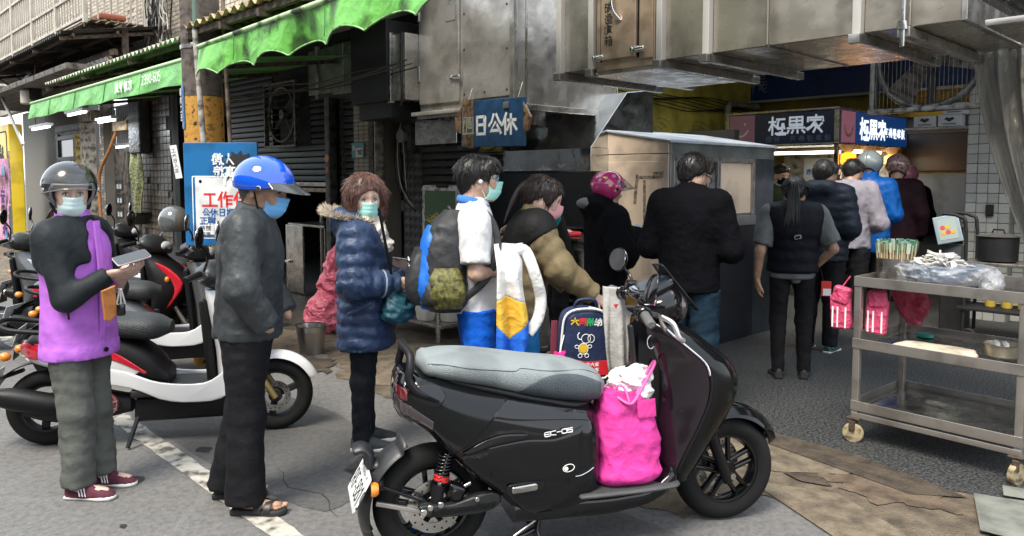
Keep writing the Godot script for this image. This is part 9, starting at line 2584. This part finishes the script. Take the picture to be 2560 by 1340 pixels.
	r=person("person","person in bright pink dotted helmet and black parka, holding a phone",V(0.68,0,-5.5),105,{
		"H":1.50,"skin":sk3,"cell":0.015,"w":1.15,
		"j":{"sh_r":V(-0.19,1.36,0.0),"el_r":V(-0.29,1.08,0.03),"wr_r":V(-0.16,1.25,0.24),"sh_l":V(0.19,1.36,0.02),"el_l":V(0.26,1.08,0.06),"wr_l":V(0.06,1.2,0.26)},
		"head":{"yaw":-4,"pitch":10,"hair": "short","hm":hair_black,"strands":40,"helmet":{"m":mat("helmet_pink",K(0.56,0.045,0.20),0.1,0.0,"",1.0,"",1.0,{"coat":1.0}),"visor":clear,"lift":0.07,"reach":0.05,"rivet":MT["black"],"dots":[[0.25,0.35,0.017,pk1],[0.17,0.45,0.013,pk3],[0.3,0.5,0.015,pk2],[0.22,0.62,0.012,pk3],[0.12,0.55,0.017,pk1],[0.34,0.7,0.012,pk2],[0.28,0.72,0.010,pk3]]}},
		"hands":[{"d":V(-0.3,0.2,0.7),"n":V(-0.4,0.8,0)},{"d":V(0.35,0.35,0.65),"n":V(0.5,0.6,-0.2),"c":[0.5,0.6,0.6,0.6]}],
		"legs":{"m":MT["trouser_black"],"w":1.05},
		"tops":[{"m":parka,"t":0.055,"hem":0.62,"wr":0.018,"collar":0.3,"hood":1.25,"hoody":0.02}]})
	part("grey_hood_lining",MB.new().ell(r.J.neck+V(0.0,0.03,-0.12),V(0.12,0.045,0.09),16),cloth("fleece_grey",K(0.2,0.2,0.195),0.9,5.0),r.g)
	r=person("person","man in plain black jacket and jeans seen from behind, at the kiosk window",V(1.101,0,-4.7),150,{
		"H":1.70,"skin":sk,"cell":0.014,"w":1.02,
		"j":{"sh_r":V(-0.18,1.34,-0.01),"el_r":V(-0.255,1.06,0.0),"wr_r":V(-0.1,1.02,0.28),"sh_l":V(0.18,1.34,0.0),"el_l":V(0.255,1.06,0.0),"wr_l":V(0.1,1.02,0.28),"neck":V(0,1.41,0.03),"head":V(0,1.51,0.09)},
		"head":{"yaw":-24,"pitch":22,"hair": "short","hm":hair_black,"strands":220,"glasses":true,"gm":MT["black"],"mask":MT["black"]},
		"legs":{"m":cloth("jean_blue",K(0.012,0.03,0.05),0.8,4.0,0.6),"w":1.12,"wr":0.012},
		"tops":[{"m":cloth("jacket_black",K(0.004,0.004,0.006),0.85,3.0,0.8,"n_fold",{"spec":0.2}),"t":0.035,"st":0.024,"hem":0.80,"wr":0.010,"collar":0.3}],
		"shoe":{"m":mat("shoe_dark",K(0.03),0.7),"m_sole":MT["black"]}})
	var vest:=cloth("vest_black",K(0.005,0.006,0.012),0.6,3.0,0.5)
	var tee:=cloth("tee_grey",K(0.145,0.155,0.155),0.85,3.0,0.5)
	r=person("person","woman from behind in black cap and padded vest over a grey short sleeved shirt",V(2.078,0,-5.6),170,{
		"H":1.54,"skin":sk2,"cell":0.014,"bcell":0.015,"w":1.05,
		"j":{"sh_l":V(0.19,1.36,-0.03),"el_l":V(0.265,1.06,-0.07),"wr_l":V(0.275,0.83,-0.02),"sh_r":V(-0.19,1.36,0.0),"el_r":V(-0.31,1.08,-0.02),"wr_r":V(-0.20,0.92,0.1),"neck":V(0,1.42,0.01),"head":V(-0.01,1.52,0.04),"ank_r":V(-0.11,0.085,0.0),"toe_r":V(-0.14,0.03,0.17)},
		"head":{"yaw":-12,"pitch":14,"hair": "pony","hm":hair_black,"strands":120,"pony":V(0,-0.3,-0.04),"tie":MT["black"]},
		"hands":[{"d":V(-0.05,-1,0.15),"n":V(-1,0,0.1),"c":[0.3,0.35,0.4,0.45]},{"d":V(0.5,-0.6,0.5),"n":V(0.8,0.2,0)}],
		"legs":{"m":MT["trouser_black"],"w":0.9,"wr":0.01},
		"tops":[{"name": "shirt","m":tee,"t":0.02,"hem":0.84,"sleeve":0.52,"wr":0.009,"w":0.98},{"name": "vest","m":vest,"t":0.042,"hem":0.89,"sleeve":0.0,"q":0.009,"qp":0.09,"wr":0.006,"collar":0.3}],
		"shoe":{"m":mat("shoe_dark",K(0.03),0.7),"m_sole":MT["black"]}})
	var cap:=MB.new().sheet(30,10,func(u:float,v:float):
		var a:=u*TAU
		var p:=v*1.5
		return V(sin(a)*sin(p)*0.097,0.03+cos(p)*0.098,-0.006+cos(a)*sin(p)*0.112),0.005)
	part("cap",cap,mat("cap_black",K(0.012),0.85),r.g,r.ht)
	part("cap_peak",MB.new().sheet(12,4,func(u:float,v:float):return V(sin((u-0.5)*2.0)*0.085,0.045-v*0.02,0.085+cos((u-0.5)*2.0)*0.02+v*0.065*cos((u-0.5)*2.4)),0.004),MT["cap_black"],r.g,r.ht)
	part("cap_print",brush(["大"],0.03,0.006,1.0,false,Transform3D(Basis(Vector3.UP,PI),V(0.02,0.055,-0.117))),mat("cap_white",K(0.5),0.6),r.g,r.ht)
	part("vest_buckle",MB.new().prism(rrect(0.05,0.03,0.008),0,0.004,xf(r.J.chest+V(0,-0.07,-0.172),Vector3(0,180,12)),0.001),MT["steel"],r.g)
	part("vest_buckle_gap",MB.new().prism(rrect(0.036,0.018,0.005),0,0.006,xf(r.J.chest+V(0,-0.07,-0.1722),Vector3(0,180,12)),0.001),vest,r.g)
	r=person("person","man in dark quilted jacket, half hidden behind the woman in the vest",V(2.657,0,-6.5),140,{
		"H":1.64,"skin":sk2,"cell":0.018,"hcell":0.008,"w":1.2,"j":{"wr_l":V(0.12,1.02,0.26),"wr_r":V(-0.12,1.02,0.26),"head":V(0,1.57,0.05)},
		"head":{"yaw":-12,"pitch":14,"hair": "short","hm":hair_black,"strands":160},"legs":{"m":MT["trouser_black"],"w":1.1},
		"tops":[{"m":cloth("quilt_navy",K(0.012,0.017,0.028),0.5,3.0,0.5),"t":0.045,"hem":0.82,"q":0.014,"qp":0.075,"wr":0.008,"hood":1.0}],"shoe":{"m":mat("shoe_teal",K(0.02,0.06,0.06),0.7),"m_sole":dark_sole}})
	r=person("person","man in pale lilac grey shirt from behind, head bent, between quilted jacket and grey helmet",V(3.336,0,-7.5),140,{
		"H":1.68,"skin":sk2,"cell":0.016,"hcell":0.008,"w":1.15,"j":{"el_r":V(-0.29,1.07,-0.02),"wr_r":V(-0.1,0.98,0.26),"wr_l":V(0.1,0.98,0.26),"head":V(0,1.56,0.07)},
		"head":{"yaw":-10,"pitch":22,"hair": "short","hm":hair_black,"strands":160,"mask":MT["black"]},"legs":{"m":MT["trouser_black"],"w":1.1},
		"tops":[{"name": "shirt","m":cloth("shirt_lilac",K(0.27,0.25,0.29),0.8,2.5,0.6),"t":0.026,"hem":0.82,"wr":0.018,"f":6.0,"collar":0.25}],"shoe":{"m":MT["shoe_dark"],"m_sole":MT["black"]}})
	r=person("person","person in bright blue raincoat and grey helmet, in the queue at the stall",V(3.75,0,-8.0),150,{
		"H":1.70,"skin":sk,"cell":0.017,"hcell":0.009,"w":1.2,"j":{"wr_l":V(0.1,1.0,0.26),"wr_r":V(-0.1,1.0,0.26),"head":V(0,1.62,0.03)},
		"head":{"yaw":-10,"pitch":8,"eyes":false,"helmet":{"m":mat("helmet_grey",K(0.27,0.31,0.32),0.12,0.0,"",1.0,"",1.0,{"coat":1.0}),"visor":clear,"lift":0.08}},"legs":{"m":MT["trouser_black"],"w":1.1},
		"tops":[{"name": "raincoat","m":cloth("rain_blue",K(0.005,0.085,0.34),0.4,2.5,0.6),"t":0.04,"hem":0.72,"wr":0.016,"collar":0.55}],"shoe":{"m":MT["shoe_teal"],"m_sole":dark_sole}})
	r=person("person","person in dark maroon coat and pale pink patterned helmet, right of the blue raincoat",V(4.32,0,-8.55),150,{
		"H":1.68,"skin":sk,"cell":0.018,"hcell":0.009,"w":1.15,"j":{"head":V(0,1.62,0.02)},
		"head":{"yaw":0,"pitch":6,"eyes":false,"helmet":{"m":mat("helmet_rose",K(0.46,0.28,0.27),0.15,0.0,"grime",4.0,"",1.0,{"coat":1.0}),"visor":clear,"lift":0.08}},"legs":{"m":MT["trouser_black"],"w":1.1},
		"tops":[{"name": "coat","m":cloth("coat_maroon",K(0.022,0.008,0.012),0.75,3.0,0.5),"t":0.045,"hem":0.6,"wr":0.012}]})
	r=person("person","person in pink and grey helmet at the head of the queue, behind the maroon coat",V(4.72,0,-9.1),150,{
		"H":1.60,"skin":sk,"cell":0.02,"hcell":0.01,"w":1.1,
		"head":{"yaw":0,"pitch":4,"eyes":false,"helmet":{"m":mat("helmet_rosy",K(0.55,0.2,0.3),0.15,0.0,"",1.0,"",1.0,{"coat":1.0})}},"legs":{"m":cloth("plaid_pink",K(0.35,0.2,0.22),0.8),"w":1.0},
		"tops":[{"name": "coat","m":parka,"t":0.04,"hem":0.8,"wr":0.012}]})
	r=person("person","stall worker facing us in black mask and patterned shirt, behind the kiosk corner",V(3.5,0,-10.0),12,{
		"H":1.66,"skin":sk,"cell":0.02,"hcell":0.008,"j":{"head":V(0,1.57,0.05)},
		"head":{"yaw":5,"pitch":16,"mask":MT["black"],"hair": "short","hm":hair_black,"strands":160},"legs":{"m":MT["trouser_black"]},
		"tops":[{"name": "shirt","m":mat("shirt_pattern",K(0.3,0.31,0.27),0.8,0.0,"grime",7.0),"t":0.02,"hem":0.85,"sleeve":0.5,"wr":0.01},{"name": "apron","m":cloth("apron_green",K(0.03,0.045,0.02),0.8),"t":0.024,"hem":0.6,"sleeve":0.0,"collar":-0.4,"wr":0.006}]})
	r=person("person","dark haired stall worker behind the counter, between the quilted jacket and pale shirt",V(4.37,0,-10.4),20,{
		"H":1.68,"skin":sk,"cell":0.02,"hcell":0.009,
		"head":{"yaw":0,"pitch":10,"mask":MT["black"],"hair": "short","hm":hair_black,"strands":120},"legs":{"m":MT["trouser_black"]},
		"tops":[{"name": "shirt","m":MT["shirt_pattern"],"t":0.02,"hem":0.85,"sleeve":0.5,"wr":0.01}]})
